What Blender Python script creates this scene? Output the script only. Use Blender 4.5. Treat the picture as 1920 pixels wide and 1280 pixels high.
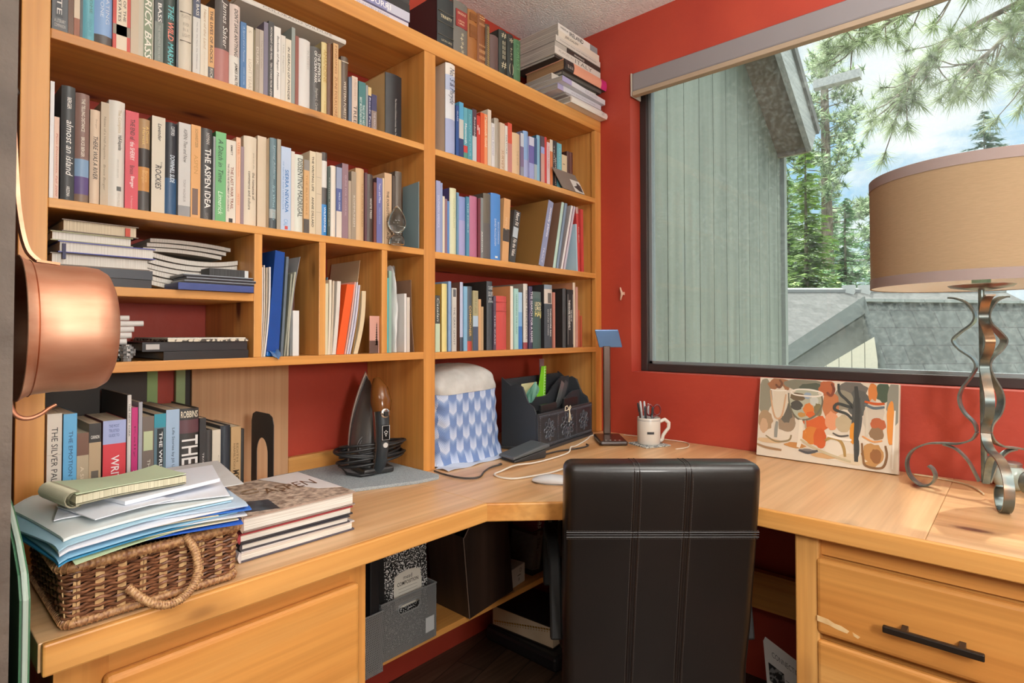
import bpy, bmesh, math, random
from mathutils import Vector, Matrix

for _o in list(bpy.data.objects):
    bpy.data.objects.remove(_o)
S = bpy.context.scene
COL = S.collection
R = math.radians

# ---------------------------------------------------------------- camera
cam_d = bpy.data.cameras.new('camera')
cam = bpy.data.objects.new('camera', cam_d)
COL.objects.link(cam)
S.camera = cam
YAW, PITCH, ROLL = 0.7329, 0.0193, -0.001
_f = Vector((math.cos(YAW) * math.cos(PITCH), math.sin(YAW) * math.cos(PITCH), math.sin(PITCH)))
_r = Vector((math.sin(YAW), -math.cos(YAW), 0))
_u = _r.cross(_f)
_r2 = _r * math.cos(ROLL) + _u * math.sin(ROLL)
_u2 = _u * math.cos(ROLL) - _r * math.sin(ROLL)
cam.matrix_world = Matrix(((_r2.x, _u2.x, -_f.x, -1.9736), (_r2.y, _u2.y, -_f.y, -1.2822), (_r2.z, _u2.z, -_f.z, 1.15), (0, 0, 0, 1)))
cam_d.sensor_width = 36
cam_d.lens = 1065.57 / 1920 * 36
cam_d.shift_y = (602.67 - 640) / 1920
cam_d.clip_start = 0.02
cam_d.clip_end = 400

# ---------------------------------------------------------------- world, sun, added fill lamps, exposure
S.view_settings.view_transform = 'Standard'
S.view_settings.look = 'None'
S.view_settings.gamma = 1.0
S.view_settings.exposure = 0.27
S.view_settings.use_curve_mapping = False
S.cycles.use_denoising = True
S.cycles.max_bounces = 8
S.cycles.diffuse_bounces = 5
S.cycles.transparent_max_bounces = 16
S.cycles.sample_clamp_indirect = 4.0
S.cycles.caustics_reflective = False
S.cycles.caustics_refractive = False

W = bpy.data.worlds.new('sky')
S.world = W
W.use_nodes = True


def build_sky(nt):
    N, L = nt.nodes, nt.links
    N.clear()
    tc = N.new('ShaderNodeTexCoord')
    sep = N.new('ShaderNodeSeparateXYZ')
    L.new(tc.outputs['Generated'], sep.inputs[0])
    grad = N.new('ShaderNodeValToRGB')
    e = grad.color_ramp.elements
    e[0].position = 0.0
    e[0].color = (0.66, 0.80, 0.90, 1)
    e[1].position = 0.75
    e[1].color = (0.20, 0.42, 0.72, 1)
    k = e.new(0.25)
    k.color = (0.38, 0.63, 0.88, 1)
    L.new(sep.outputs['Z'], grad.inputs[0])
    # clouds: noise over the direction, flattened towards the horizon
    mp = N.new('ShaderNodeMapping')
    mp.inputs['Scale'].default_value = (1.0, 1.0, 2.2)
    mp.inputs['Location'].default_value = (0.35, 0.10, 0.2)
    L.new(tc.outputs['Generated'], mp.inputs[0])
    no = N.new('ShaderNodeTexNoise')
    no.inputs['Scale'].default_value = 3.0
    no.inputs['Detail'].default_value = 9
    no.inputs['Roughness'].default_value = 0.55
    no.inputs['Distortion'].default_value = 0.25
    L.new(mp.outputs[0], no.inputs['Vector'])
    rp = N.new('ShaderNodeValToRGB')
    r = rp.color_ramp.elements
    r[0].position = 0.45
    r[0].color = (0, 0, 0, 1)
    r[1].position = 0.56
    r[1].color = (1, 1, 1, 1)
    L.new(no.outputs['Fac'], rp.inputs[0])
    no2 = N.new('ShaderNodeTexNoise')
    no2.inputs['Scale'].default_value = 6.0
    no2.inputs['Detail'].default_value = 6
    L.new(mp.outputs[0], no2.inputs['Vector'])
    shade = N.new('ShaderNodeValToRGB')
    q = shade.color_ramp.elements
    q[0].position = 0.35
    q[0].color = (0.74, 0.79, 0.83, 1)
    q[1].position = 0.6
    q[1].color = (0.97, 0.98, 0.98, 1)
    L.new(no2.outputs['Fac'], shade.inputs[0])
    mx = N.new('ShaderNodeMix')
    mx.data_type = 'RGBA'
    L.new(rp.outputs[0], mx.inputs['Factor'])
    L.new(grad.outputs[0], mx.inputs['A'])
    L.new(shade.outputs[0], mx.inputs['B'])
    bg = N.new('ShaderNodeBackground')
    # unseen zenith brightened and whitened, added to lift the outdoor light
    zenith_boost = N.new('ShaderNodeMapRange')
    zenith_boost.inputs['From Min'].default_value = 0.42
    zenith_boost.inputs['From Max'].default_value = 0.95
    zenith_boost.inputs['To Min'].default_value = 1.0
    zenith_boost.inputs['To Max'].default_value = 10.0
    L.new(sep.outputs['Z'], zenith_boost.inputs['Value'])
    L.new(zenith_boost.outputs[0], bg.inputs['Strength'])
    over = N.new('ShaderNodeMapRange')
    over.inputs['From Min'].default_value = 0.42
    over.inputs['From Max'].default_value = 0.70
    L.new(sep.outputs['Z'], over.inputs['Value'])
    zenith_mix = N.new('ShaderNodeMix')
    zenith_mix.data_type = 'RGBA'
    zenith_mix.inputs['B'].default_value = (0.92, 0.88, 0.80, 1)
    L.new(over.outputs[0], zenith_mix.inputs['Factor'])
    L.new(mx.outputs['Result'], zenith_mix.inputs['A'])
    L.new(zenith_mix.outputs['Result'], bg.inputs['Color'])
    out = N.new('ShaderNodeOutputWorld')
    L.new(bg.outputs[0], out.inputs['Surface'])


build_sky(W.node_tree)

sun_d = bpy.data.lights.new('sun', 'SUN')
sun_d.energy = 6.0
sun_d.angle = R(0.6)
sun_d.color = (1.0, 0.95, 0.86)
sun = bpy.data.objects.new('sun', sun_d)
COL.objects.link(sun)
sun.location = (5, 4, 8)
sun.rotation_euler = Vector((-0.50, -0.285, -0.95)).to_track_quat('-Z', 'Y').to_euler()


def area(name, loc, aim, sx, sy, power, color):
    d = bpy.data.lights.new(name, 'AREA')
    d.shape = 'RECTANGLE'
    d.size, d.size_y = sx, sy
    d.energy = power
    d.color = color
    o = bpy.data.objects.new(name, d)
    COL.objects.link(o)
    o.location = loc
    o.rotation_euler = (Vector(aim) - Vector(loc)).to_track_quat('-Z', 'Y').to_euler()
    return o


# fill lights added out of view to brighten the room; housings are built below
area('panel_fill', (-1.55, -2.75, 2.36), (-1.55, -2.75, 0), 1.2, 0.6, 22, (1.0, 0.97, 0.93))
pd = bpy.data.lights.new('globe_fill', 'POINT')
pd.energy = 50
pd.shadow_soft_size = 0.14
pd.color = (1.0, 0.97, 0.93)
po = bpy.data.objects.new('globe_fill', pd)
COL.objects.link(po)
po.location = (-1.80, -1.95, 1.3)
area('panel_fill', (-3.0, -1.75, 2.36), (-3.0, -1.75, 0), 0.6, 1.2, 20, (1.0, 0.97, 0.93))
area('ceiling_fill', (-1.15, -1.75, 1.90), (-1.15, -1.75, 3), 0.24, 0.24, 62, (1.0, 0.96, 0.9))  # upward light added to brighten the ceiling

# ---------------------------------------------------------------- materials
def lin(h):
    h = h.lstrip('#')
    c = [int(h[i:i + 2], 16) / 255 for i in (0, 2, 4)]
    return tuple(x / 12.92 if x <= 0.04045 else ((x + 0.055) / 1.055) ** 2.4 for x in c) + (1,)


_mats = {}


def new_mat(name):
    m = bpy.data.materials.new(name)
    m.use_nodes = True
    nt = m.node_tree
    b = nt.nodes['Principled BSDF']
    return m, nt, b


def M(h, rough=0.6, metal=0.0, spec=0.5, coat=0.0):
    k = (h, rough, metal, spec, coat)
    if k not in _mats:
        m, nt, b = new_mat('paint_' + h)
        b.inputs['Base Color'].default_value = lin(h)
        b.inputs['Roughness'].default_value = rough
        b.inputs['Metallic'].default_value = metal
        b.inputs['Specular IOR Level'].default_value = spec
        b.inputs['Coat Weight'].default_value = coat
        _mats[k] = m
    return _mats[k]


def nd(nt, t, **kw):
    n = nt.nodes.new(t)
    for k, v in kw.items():
        if k in n.inputs:
            n.inputs[k].default_value = v
        else:
            setattr(n, k, v)
    return n


def ramp(nt, src, stops):
    n = nt.nodes.new('ShaderNodeValToRGB')
    el = n.color_ramp.elements
    while len(el) < len(stops):
        el.new(0.5)
    for e, (p, c) in zip(el, stops):
        e.position = p
        e.color = c if len(c) == 4 else tuple(c) + (1,)
    nt.links.new(src, n.inputs[0])
    return n


def mixc(nt, fac, a, b, mode='MIX'):
    n = nt.nodes.new('ShaderNodeMix')
    n.data_type = 'RGBA'
    n.blend_type = mode
    for s, v in (('Factor', fac), ('A', a), ('B', b)):
        if hasattr(v, 'is_linked'):
            nt.links.new(v, n.inputs[s])
        else:
            n.inputs[s].default_value = v
    return n.outputs['Result']


def bump(nt, b, h, strength=0.3, dist=0.002):
    n = nt.nodes.new('ShaderNodeBump')
    n.inputs['Strength'].default_value = strength
    n.inputs['Distance'].default_value = dist
    nt.links.new(h, n.inputs['Height'])
    nt.links.new(n.outputs[0], b.inputs['Normal'])


def pos(nt, scale=(1, 1, 1), src='Position', loc=(0, 0, 0), rot=(0, 0, 0)):
    if src == 'Position':
        g = nt.nodes.new('ShaderNodeNewGeometry').outputs['Position']
    else:
        g = nt.nodes.new('ShaderNodeTexCoord').outputs[src]
    mp = nt.nodes.new('ShaderNodeMapping')
    mp.inputs['Scale'].default_value = scale
    mp.inputs['Location'].default_value = loc
    mp.inputs['Rotation'].default_value = rot
    nt.links.new(g, mp.inputs[0])
    return mp.outputs[0]


def noise_mat(name, c1, c2, scale=(8, 8, 8), detail=5, rough=0.7, bstr=0.0, bscale=None, lo=0.35, hi=0.65, metal=0.0, src='Position', bdist=0.002, coat=0.0):
    m, nt, b = new_mat(name)
    v = pos(nt, scale, src)
    n = nd(nt, 'ShaderNodeTexNoise', Scale=1.0, Detail=detail)
    nt.links.new(v, n.inputs['Vector'])
    r = ramp(nt, n.outputs['Fac'], ((lo, lin(c1)), (hi, lin(c2))))
    nt.links.new(r.outputs[0], b.inputs['Base Color'])
    b.inputs['Roughness'].default_value = rough
    b.inputs['Metallic'].default_value = metal
    b.inputs['Coat Weight'].default_value = coat
    if bstr:
        s = bscale or scale
        v2 = pos(nt, s, src)
        n2 = nd(nt, 'ShaderNodeTexNoise', Scale=1.0, Detail=4)
        nt.links.new(v2, n2.inputs['Vector'])
        bump(nt, b, n2.outputs['Fac'], bstr, bdist)
    return m


def wood(name, light, mid, dark, axis, rough=0.45, coat=0.15, knots=True, seed=0.0, fine=1.0):
    """Knotty pine; the grain runs along AXIS ('x', 'y' or 'z')."""
    m, nt, b = new_mat(name)
    i = 'xyz'.index(axis)
    s1 = [9.0 * fine] * 3
    s1[i] = 0.55
    s2 = [70.0 * fine] * 3
    s2[i] = 2.0
    n1 = nd(nt, 'ShaderNodeTexNoise', Scale=1.0, Detail=4, Distortion=0.6)
    nt.links.new(pos(nt, s1, loc=(seed, seed * 2, seed)), n1.inputs['Vector'])
    n2 = nd(nt, 'ShaderNodeTexNoise', Scale=1.0, Detail=3)
    nt.links.new(pos(nt, s2, loc=(seed, 0, seed)), n2.inputs['Vector'])
    r1 = ramp(nt, n1.outputs['Fac'], ((0.32, lin(dark)), (0.5, lin(mid)), (0.68, lin(light))))
    r2 = ramp(nt, n2.outputs['Fac'], ((0.35, (0.80, 0.76, 0.70)), (0.6, (1, 1, 1))))
    c = mixc(nt, 0.75, r1.outputs[0], r2.outputs[0], 'MULTIPLY')
    if knots:
        sk = [6.5] * 3
        sk[i] = 2.6
        vo = nd(nt, 'ShaderNodeTexVoronoi', Scale=1.0, Randomness=1.0)
        nt.links.new(pos(nt, sk, loc=(seed + 0.3, 0.37, 0.2 + seed)), vo.inputs['Vector'])
        rk = ramp(nt, vo.outputs['Distance'], ((0.06, (1, 1, 1)), (0.11, (0.30, 0.30, 0.30)), (0.20, (0, 0, 0))))
        c = mixc(nt, rk.outputs[0], c, lin('5a2d12'))
    nt.links.new(c, b.inputs['Base Color'])
    b.inputs['Roughness'].default_value = rough
    b.inputs['Coat Weight'].default_value = coat
    b.inputs['Coat Roughness'].default_value = 0.3
    bump(nt, b, n2.outputs['Fac'], 0.08, 0.001)
    return m


PINE = {a: wood('pine_' + a, 'dfa862', 'd4954c', 'c07c38', a, seed=1.7 * k) for k, a in enumerate('xyz')}
TOP = {a: wood('worktop_' + a, 'e2b98a', 'd9ab7a', 'c6935f', a, rough=0.4, coat=0.3, seed=4 + k) for k, a in enumerate('xyz')}


def pages_mat(name, c1, c2):
    m, nt, b = new_mat(name)
    n = nd(nt, 'ShaderNodeTexNoise', Scale=1.0, Detail=2)
    nt.links.new(pos(nt, (900, 6, 6), 'Object'), n.inputs['Vector'])
    r = ramp(nt, n.outputs['Fac'], ((0.35, lin(c1)), (0.65, lin(c2))))
    nt.links.new(r.outputs[0], b.inputs['Base Color'])
    b.inputs['Roughness'].default_value = 0.85
    return m


PAGES = {'w': pages_mat('pages_white', 'c9c4b9', 'efece4'), 'c': pages_mat('pages_cream', 'b7a68a', 'ddd0b6'),
         'g': pages_mat('pages_grey', '85807a', 'b7b1a6'), 'b': pages_mat('pages_brown', '8a6a4a', 'b08a62')}


# ---------------------------------------------------------------- mesh builder
class MB:
    def __init__(s):
        s.v, s.f, s.m = [], [], []

    def add(s, vs, fs, mi=0):
        o = len(s.v)
        s.v += [tuple(p) for p in vs]
        s.f += [tuple(i + o for i in f) for f in fs]
        s.m += [mi] * len(fs)
        return s

    def box(s, x0, y0, z0, x1, y1, z1, mi=0):
        vs = [(x, y, z) for z in (z0, z1) for y in (y0, y1) for x in (x0, x1)]
        return s.add(vs, [(0, 2, 3, 1), (4, 5, 7, 6), (0, 1, 5, 4), (2, 6, 7, 3), (0, 4, 6, 2), (1, 3, 7, 5)], mi)

    def obox(s, c, ax, ay, az, mi=0):
        c, ax, ay, az = map(Vector, (c, ax, ay, az))
        vs = [c + ax * i + ay * j + az * k for k in (-1, 1) for j in (-1, 1) for i in (-1, 1)]
        return s.add(vs, [(0, 2, 3, 1), (4, 5, 7, 6), (0, 1, 5, 4), (2, 6, 7, 3), (0, 4, 6, 2), (1, 3, 7, 5)], mi)

    def prism(s, pts, axis, a, b, mi=0, caps=True):
        """Extrude a 2D outline along AXIS from a to b; pts are in the two other axes, in order x<y<z."""
        i = 'xyz'.index(axis)

        def p3(p, h):
            q = list(p)
            q.insert(i, h)
            return q
        n = len(pts)
        vs = [p3(p, a) for p in pts] + [p3(p, b) for p in pts]
        fs = [(k, (k + 1) % n, n + (k + 1) % n, n + k) for k in range(n)]
        if caps:
            fs += [tuple(range(n))[::-1], tuple(range(n, 2 * n))]
        return s.add(vs, fs, mi)

    def plate(s, pts, t, mi=0):
        """A flat polygon in space given a thickness vector."""
        t = Vector(t)
        n = len(pts)
        vs = [Vector(p) for p in pts] + [Vector(p) + t for p in pts]
        fs = [(k, (k + 1) % n, n + (k + 1) % n, n + k) for k in range(n)] + [tuple(range(n))[::-1], tuple(range(n, 2 * n))]
        return s.add(vs, fs, mi)

    def tube(s, path, r, n=8, mi=0, closed=False, caps=True):
        P = [Vector(p) for p in path]
        rs = r if isinstance(r, (list, tuple)) else [r] * len(P)
        vs, fs = [], []
        ref = None
        m = len(P)
        for k in range(m):
            if closed:
                t = P[(k + 1) % m] - P[k - 1]
            else:
                t = P[min(k + 1, m - 1)] - P[max(k - 1, 0)]
            t = t.normalized() if t.length > 1e-9 else Vector((0, 0, 1))
            if ref is None:
                ref = t.orthogonal().normalized()
            ref = (ref - t * ref.dot(t))
            ref = ref.normalized() if ref.length > 1e-6 else t.orthogonal().normalized()
            bi = t.cross(ref)
            for j in range(n):
                a = 2 * math.pi * j / n
                vs.append(P[k] + (ref * math.cos(a) + bi * math.sin(a)) * rs[k])
        for k in range(m if closed else m - 1):
            k2 = (k + 1) % m
            for j in range(n):
                j2 = (j + 1) % n
                fs.append((k * n + j, k * n + j2, k2 * n + j2, k2 * n + j))
        if caps and not closed:
            fs += [tuple(range(n))[::-1], tuple(range((m - 1) * n, m * n))]
        return s.add(vs, fs, mi)

    def strip(s, path, side, w, t, mi=0, up=None):
        """A flat bar of width w (along SIDE, fixed) and thickness t following PATH."""
        P = [Vector(p) for p in path]
        m = len(P)
        vs, fs = [], []
        for k in range(m):
            tg = (P[min(k + 1, m - 1)] - P[max(k - 1, 0)]).normalized()
            sd = Vector(side(k / (m - 1)) if callable(side) else side)
            sd = (sd - tg * sd.dot(tg)).normalized()
            nn = tg.cross(sd)
            for a, b in ((-1, -1), (1, -1), (1, 1), (-1, 1)):
                vs.append(P[k] + sd * (a * w / 2) + nn * (b * t / 2))
        for k in range(m - 1):
            for j in range(4):
                j2 = (j + 1) % 4
                fs.append((k * 4 + j, k * 4 + j2, k * 4 + 4 + j2, k * 4 + 4 + j))
        fs += [(3, 2, 1, 0), tuple((m - 1) * 4 + j for j in range(4))]
        return s.add(vs, fs, mi)

    def lathe(s, prof, c=(0, 0, 0), n=32, mi=0, axis='z', close=True):
        """Revolve (radius, height) pairs round AXIS through c."""
        vs, fs = [], []
        for r, h in prof:
            for j in range(n):
                a = 2 * math.pi * j / n
                x, y = r * math.cos(a), r * math.sin(a)
                p = {'z': (x, y, h), 'x': (h, x, y), 'y': (y, h, x)}[axis]
                vs.append((p[0] + c[0], p[1] + c[1], p[2] + c[2]))
        for k in range(len(prof) - 1):
            for j in range(n):
                j2 = (j + 1) % n
                fs.append((k * n + j, k * n + j2, k * n + n + j2, k * n + n + j))
        if close:
            fs.append(tuple(range(n))[::-1])
            fs.append(tuple(range((len(prof) - 1) * n, len(prof) * n)))
        return s.add(vs, fs, mi)

    def grid(s, fn, nu, nv, mi=0, wrap=False):
        vs = [fn(u / (nu if wrap else nu - 1), v / (nv - 1)) for v in range(nv) for u in range(nu)]
        fs = []
        for v in range(nv - 1):
            for u in range(nu if wrap else nu - 1):
                u2 = (u + 1) % nu
                fs.append((v * nu + u, v * nu + u2, (v + 1) * nu + u2, (v + 1) * nu + u))
        return s.add(vs, fs, mi)

    def sheet(s, fn, nu, nv, t=0.0006, mi=0):
        """A thin bent sheet with real thickness along z."""
        a = [Vector(fn(u / (nu - 1), v / (nv - 1))) for v in range(nv) for u in range(nu)]
        n = len(a)
        vs = a + [p + Vector((0, 0, t)) for p in a]
        fs = []
        for v in range(nv - 1):
            for u in range(nu - 1):
                q = (v * nu + u, v * nu + u + 1, (v + 1) * nu + u + 1, (v + 1) * nu + u)
                fs.append(q[::-1])
                fs.append(tuple(i + n for i in q))
        ed = [v for v in range(nu)] + [v * nu + nu - 1 for v in range(1, nv)] + [(nv - 1) * nu + u for u in range(nu - 2, -1, -1)] + [v * nu for v in range(nv - 2, 0, -1)]
        for k in range(len(ed)):
            i, j = ed[k], ed[(k + 1) % len(ed)]
            fs.append((i, j, j + n, i + n))
        return s.add(vs, fs, mi)


ORG = {}


def thing(name, label, cat, loc=(0, 0, 0), rot=(0, 0, 0), group=None):
    o = bpy.data.objects.new(name, None)
    COL.objects.link(o)
    o.empty_display_size = 0.05
    o.location, o.rotation_euler = loc, rot
    o['label'], o['category'] = label, cat
    if group:
        o['group'] = group
    ORG[o.name] = Vector(loc)
    return o


def part(name, mb, mats, parent=None, smooth=None, bevel=0, local=False, label=None, subsurf=0, kind=None, seg=2):
    """Link a mesh builder as one object; world coordinates unless LOCAL."""
    me = bpy.data.meshes.new(name)
    org = Vector((0, 0, 0))
    if parent is not None and not local:
        org = ORG[parent.name]
    me.from_pydata([tuple(Vector(p) - org) for p in mb.v], [], mb.f)
    if not isinstance(mats, (list, tuple)):
        mats = [mats]
    for m in mats:
        me.materials.append(m)
    me.polygons.foreach_set('material_index', mb.m)
    bm = bmesh.new()
    bm.from_mesh(me)
    bmesh.ops.recalc_face_normals(bm, faces=bm.faces)
    bm.to_mesh(me)
    bm.free()
    o = bpy.data.objects.new(name, me)
    COL.objects.link(o)
    if parent is not None:
        o.parent = parent
    ORG[o.name] = org
    if smooth is not None:
        me.shade_smooth()
        me.set_sharp_from_angle(angle=R(smooth))
    if bevel:
        md = o.modifiers.new('edge', 'BEVEL')
        md.width, md.segments, md.limit_method, md.angle_limit = bevel, seg, 'ANGLE', R(40)
    if subsurf:
        md = o.modifiers.new('smooth', 'SUBSURF')
        md.levels = md.render_levels = subsurf
    if label:
        o['label'] = label
    if kind:
        o['kind'] = kind
    return o


def solo(name, mb, mats, label, cat, loc, group=None, **kw):
    """A thing that is a single mesh; origin at LOC."""
    d = Vector(loc)
    q = MB()
    q.v = [tuple(Vector(p) - d) for p in mb.v]
    q.f, q.m = mb.f, mb.m
    o = part(name, q, mats, None, local=True, **kw)
    o.location = loc
    o['label'], o['category'] = label, cat
    if group:
        o['group'] = group
    return o


def struct(name, mb, mats, parent=None, **kw):
    o = part(name, mb, mats, parent, **kw)
    if parent is None:
        o['kind'] = 'structure'
    return o


# ---------------------------------------------------------------- lettering
_fc = bpy.data.curves.new('letters', 'FONT')
_fo = bpy.data.objects.new('letters', _fc)
COL.objects.link(_fo)
_tcache = {}


def text_mesh(txt, shear=0.0, bold=0.0):
    k = (txt, shear, bold)
    if k not in _tcache:
        _fc.body = txt
        _fc.resolution_u = 2
        _fc.shear = shear
        _fc.offset = bold
        _fc.space_line = 0.95
        dg = bpy.context.evaluated_depsgraph_get()
        dg.update()
        me = bpy.data.meshes.new_from_object(_fo.evaluated_get(dg))
        vs = [v.co.copy() for v in me.vertices]
        fs = [tuple(p.vertices) for p in me.polygons]
        bpy.data.meshes.remove(me)
        x0, x1 = min(v.x for v in vs), max(v.x for v in vs)
        y0, y1 = min(v.y for v in vs), max(v.y for v in vs)
        vs = [((v.x - x0) / (x1 - x0), (v.y - y0) / (y1 - y0)) for v in vs]
        _tcache[k] = (vs, fs)
    return _tcache[k]


def put_text(mb, txt, o, ux, uy, mi=0, shear=0.0, bold=0.0):
    """Letters filling the parallelogram o, o+ux, o+uy."""
    vs, fs = text_mesh(txt, shear, bold)
    o, ux, uy = Vector(o), Vector(ux), Vector(uy)
    mb.add([o + ux * a + uy * b for a, b in vs], fs, mi)
    return mb


# ---------------------------------------------------------------- books
def book(label, loc, w, h, d, kind='h', cover='888888', left=None, pages='c', bands=(), text=(), rot=(0, 0, 0), group=None, rough=0.5, name='book', plates=()):
    """A standing book: x = thickness, y = depth (spine at y 0), z = height."""
    root = thing(name, label, 'book', loc, rot, group)
    hard = kind == 'h'
    t = min(0.0028, w * 0.18) if hard else min(0.0009, w * 0.12)
    ov = 0.003 if hard else 0.0008
    b = min(0.005, w * 0.2) if hard else 0.0004
    mats = [M(cover, rough), M(left or cover, 0.55)]
    idx = {}
    segs = [(1.0, cover)] if not bands else list(bands)
    mb = MB()
    n = 7 if hard else 2
    arc = []
    for k in range(n):
        a = k / (n - 1)
        arc.append((w * a, b * (1 - math.sin(math.pi * a)) if hard else 0.0))
    prof = arc + [(w, b + t), (0, b + t)]
    top = h
    for frac, col in segs:
        if col not in idx:
            if col == cover:
                idx[col] = 0
            else:
                idx[col] = len(mats)
                mats.append(M(col, rough))
        bot = h * (1 - frac)
        mb.prism(prof, 'z', bot, top, idx[col])
        top = bot
    mb.box(0, b + t * 0.5, 0, t, d, h, 1)
    mb.box(w - t, b + t * 0.5, 0, w, d, h, 0)
    part('cover', mb, mats, root, local=True, smooth=35)
    pg = MB().box(t, b + t, ov, w - t, d - (0.004 if hard else 0.0005), h - ov)
    part('page_block', pg, PAGES[pages], root, local=True)
    if text:
        for it in text:
            tm, ms = MB(), []
            s, col, ta, tb = it[:4]
            xa, xb = (it[4], it[5]) if len(it) > 5 else (0.27, 0.73)
            opt = it[6] if len(it) > 6 else ''
            m = M(col, 0.5)
            if m not in ms:
                ms.append(m)
            mi = ms.index(m)
            sh = 0.25 if 'i' in opt else 0.0
            bo = 0.012 if 'b' in opt else 0.0
            y = -0.0005
            if 'u' in opt:      # upright lettering
                put_text(tm, s, (xa * w, y, h * (1 - tb)), ((xb - xa) * w, 0, 0), (0, 0, (tb - ta) * h), mi, sh, bo)
            else:
                put_text(tm, s, (xa * w, y, h * (1 - ta)), (0, 0, -(tb - ta) * h), ((xb - xa) * w, 0, 0), mi, sh, bo)
            part('spine_lettering', tm, ms, root, local=True)
    for nm, col, ta, tb, xa, xb in plates:   # printed or stuck-on panels on the spine
        p = MB().box(xa * w, -0.0003, h * (1 - tb), xb * w, 0.002, h * (1 - ta))
        part(nm, p, M(col, 0.5), root, local=True)
    return root

# ---------------------------------------------------------------- the room shell
RED = noise_mat('red_plaster', 'a33627', 'b0412d', (3, 3, 3), 4, 0.55, 0.35, (26, 26, 26), bdist=0.004)
BROWN = noise_mat('brown_plaster', '453b33', '5c5046', (9, 9, 9), 6, 0.7, 0.6, (38, 38, 38), bdist=0.005)
CREAM = noise_mat('cream_plaster', 'd8ccb8', 'e0d5c2', (3, 3, 3), 3, 0.8)
CEIL = noise_mat('popcorn_ceiling', 'dfe0de', 'ecedeb', (60, 60, 60), 5, 0.9, 0.9, (140, 140, 140), bdist=0.006)


def floor_mat():
    m, nt, b = new_mat('floor_boards')
    v = pos(nt, (1, 1, 1), rot=(0, 0, R(-12)))
    br = nd(nt, 'ShaderNodeTexBrick', Scale=1.0)
    br.inputs['Color1'].default_value = lin('5a4434')
    br.inputs['Color2'].default_value = lin('3e3026')
    br.inputs['Mortar'].default_value = lin('1d1612')
    br.inputs['Mortar Size'].default_value = 0.002
    br.inputs['Brick Width'].default_value = 1.1
    br.inputs['Row Height'].default_value = 0.11
    nt.links.new(v, br.inputs['Vector'])
    n = nd(nt, 'ShaderNodeTexNoise', Scale=1.0, Detail=5)
    nt.links.new(pos(nt, (3, 70, 1), rot=(0, 0, R(-12))), n.inputs['Vector'])
    r = ramp(nt, n.outputs['Fac'], ((0.35, (0.5, 0.5, 0.5)), (0.65, (1.2, 1.2, 1.2))))
    c = mixc(nt, 0.8, br.outputs['Color'], r.outputs[0], 'MULTIPLY')
    nt.links.new(c, b.inputs['Base Color'])
    b.inputs['Roughness'].default_value = 0.45
    return m


ZC = 2.393           # ceiling
WY0, WY1, WZ0, WZ1 = -2.35, -0.136, 0.996, 2.171   # window opening in the plane x = 0
struct('floor', MB().box(-4.3, -4.1, -0.06, 0.3, 0.4, 0.0), floor_mat())
struct('ceiling', MB().box(-4.3, -4.1, ZC, 0.3, 0.4, ZC + 0.08), CEIL)
struct('wall_back', MB().box(-1.95, 0.286, 0, 0.0, 0.40, ZC), RED)
w = MB()
w.box(0, -4.1, 0, 0.16, 0.4, WZ0)
w.box(0, -4.1, WZ1, 0.16, 0.4, ZC)
w.box(0, WY1, WZ0, 0.16, 0.4, WZ1)
w.box(0, -4.1, WZ0, 0.16, WY0, WZ1)
struct('wall_right', w, RED)
struct('wall_left', MB().box(-4.3, -0.46, 0, -1.876, 0.40, ZC), BROWN)
struct('wall_far', MB().box(-4.38, -4.1, 0, -4.3, 0.4, ZC), CREAM)
struct('wall_front', MB().box(-4.3, -4.18, 0, 0.16, -4.1, ZC), CREAM)

# window: dark bronze frame and one large pane
BRONZE = M('3b3230', 0.4, 0.3)
GREYF = M('8d9496', 0.4, 0.4)


def glass_mat():
    m, nt, b = new_mat('dusty_window_glass')
    N, L = nt.nodes, nt.links
    tr = nd(nt, 'ShaderNodeBsdfTransparent')
    tr.inputs['Color'].default_value = (0.93, 0.965, 0.955, 1)
    gl = nd(nt, 'ShaderNodeBsdfGlossy')
    gl.inputs['Roughness'].default_value = 0.02
    fr = nd(nt, 'ShaderNodeFresnel', IOR=1.45)
    f2 = nd(nt, 'ShaderNodeMath', operation='MULTIPLY')
    f2.inputs[1].default_value = 0.6
    L.new(fr.outputs[0], f2.inputs[0])
    m1 = nd(nt, 'ShaderNodeMixShader')
    L.new(f2.outputs[0], m1.inputs[0])
    L.new(tr.outputs[0], m1.inputs[1])
    L.new(gl.outputs[0], m1.inputs[2])
    df = nd(nt, 'ShaderNodeBsdfTranslucent')
    df.inputs['Color'].default_value = (0.8, 0.86, 0.85, 1)
    no = nd(nt, 'ShaderNodeTexNoise', Scale=1.0, Detail=6, Roughness=0.7)
    L.new(pos(nt, (1, 60, 60)), no.inputs['Vector'])
    no2 = nd(nt, 'ShaderNodeTexNoise', Scale=1.0, Detail=3)
    L.new(pos(nt, (1, 2.2, 2.2)), no2.inputs['Vector'])
    r = ramp(nt, no.outputs['Fac'], ((0.45, (0.02, 0.02, 0.02)), (0.75, (0.16, 0.16, 0.16))))
    r2 = ramp(nt, no2.outputs['Fac'], ((0.3, (0.3, 0.3, 0.3)), (0.7, (1, 1, 1))))
    dust = mixc(nt, 1.0, r.outputs[0], r2.outputs[0], 'MULTIPLY')
    m2 = nd(nt, 'ShaderNodeMixShader')
    L.new(dust, m2.inputs[0])
    L.new(m1.outputs[0], m2.inputs[1])
    L.new(df.outputs[0], m2.inputs[2])
    L.new(m2.outputs[0], N['Material Output'].inputs['Surface'])
    return m


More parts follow.
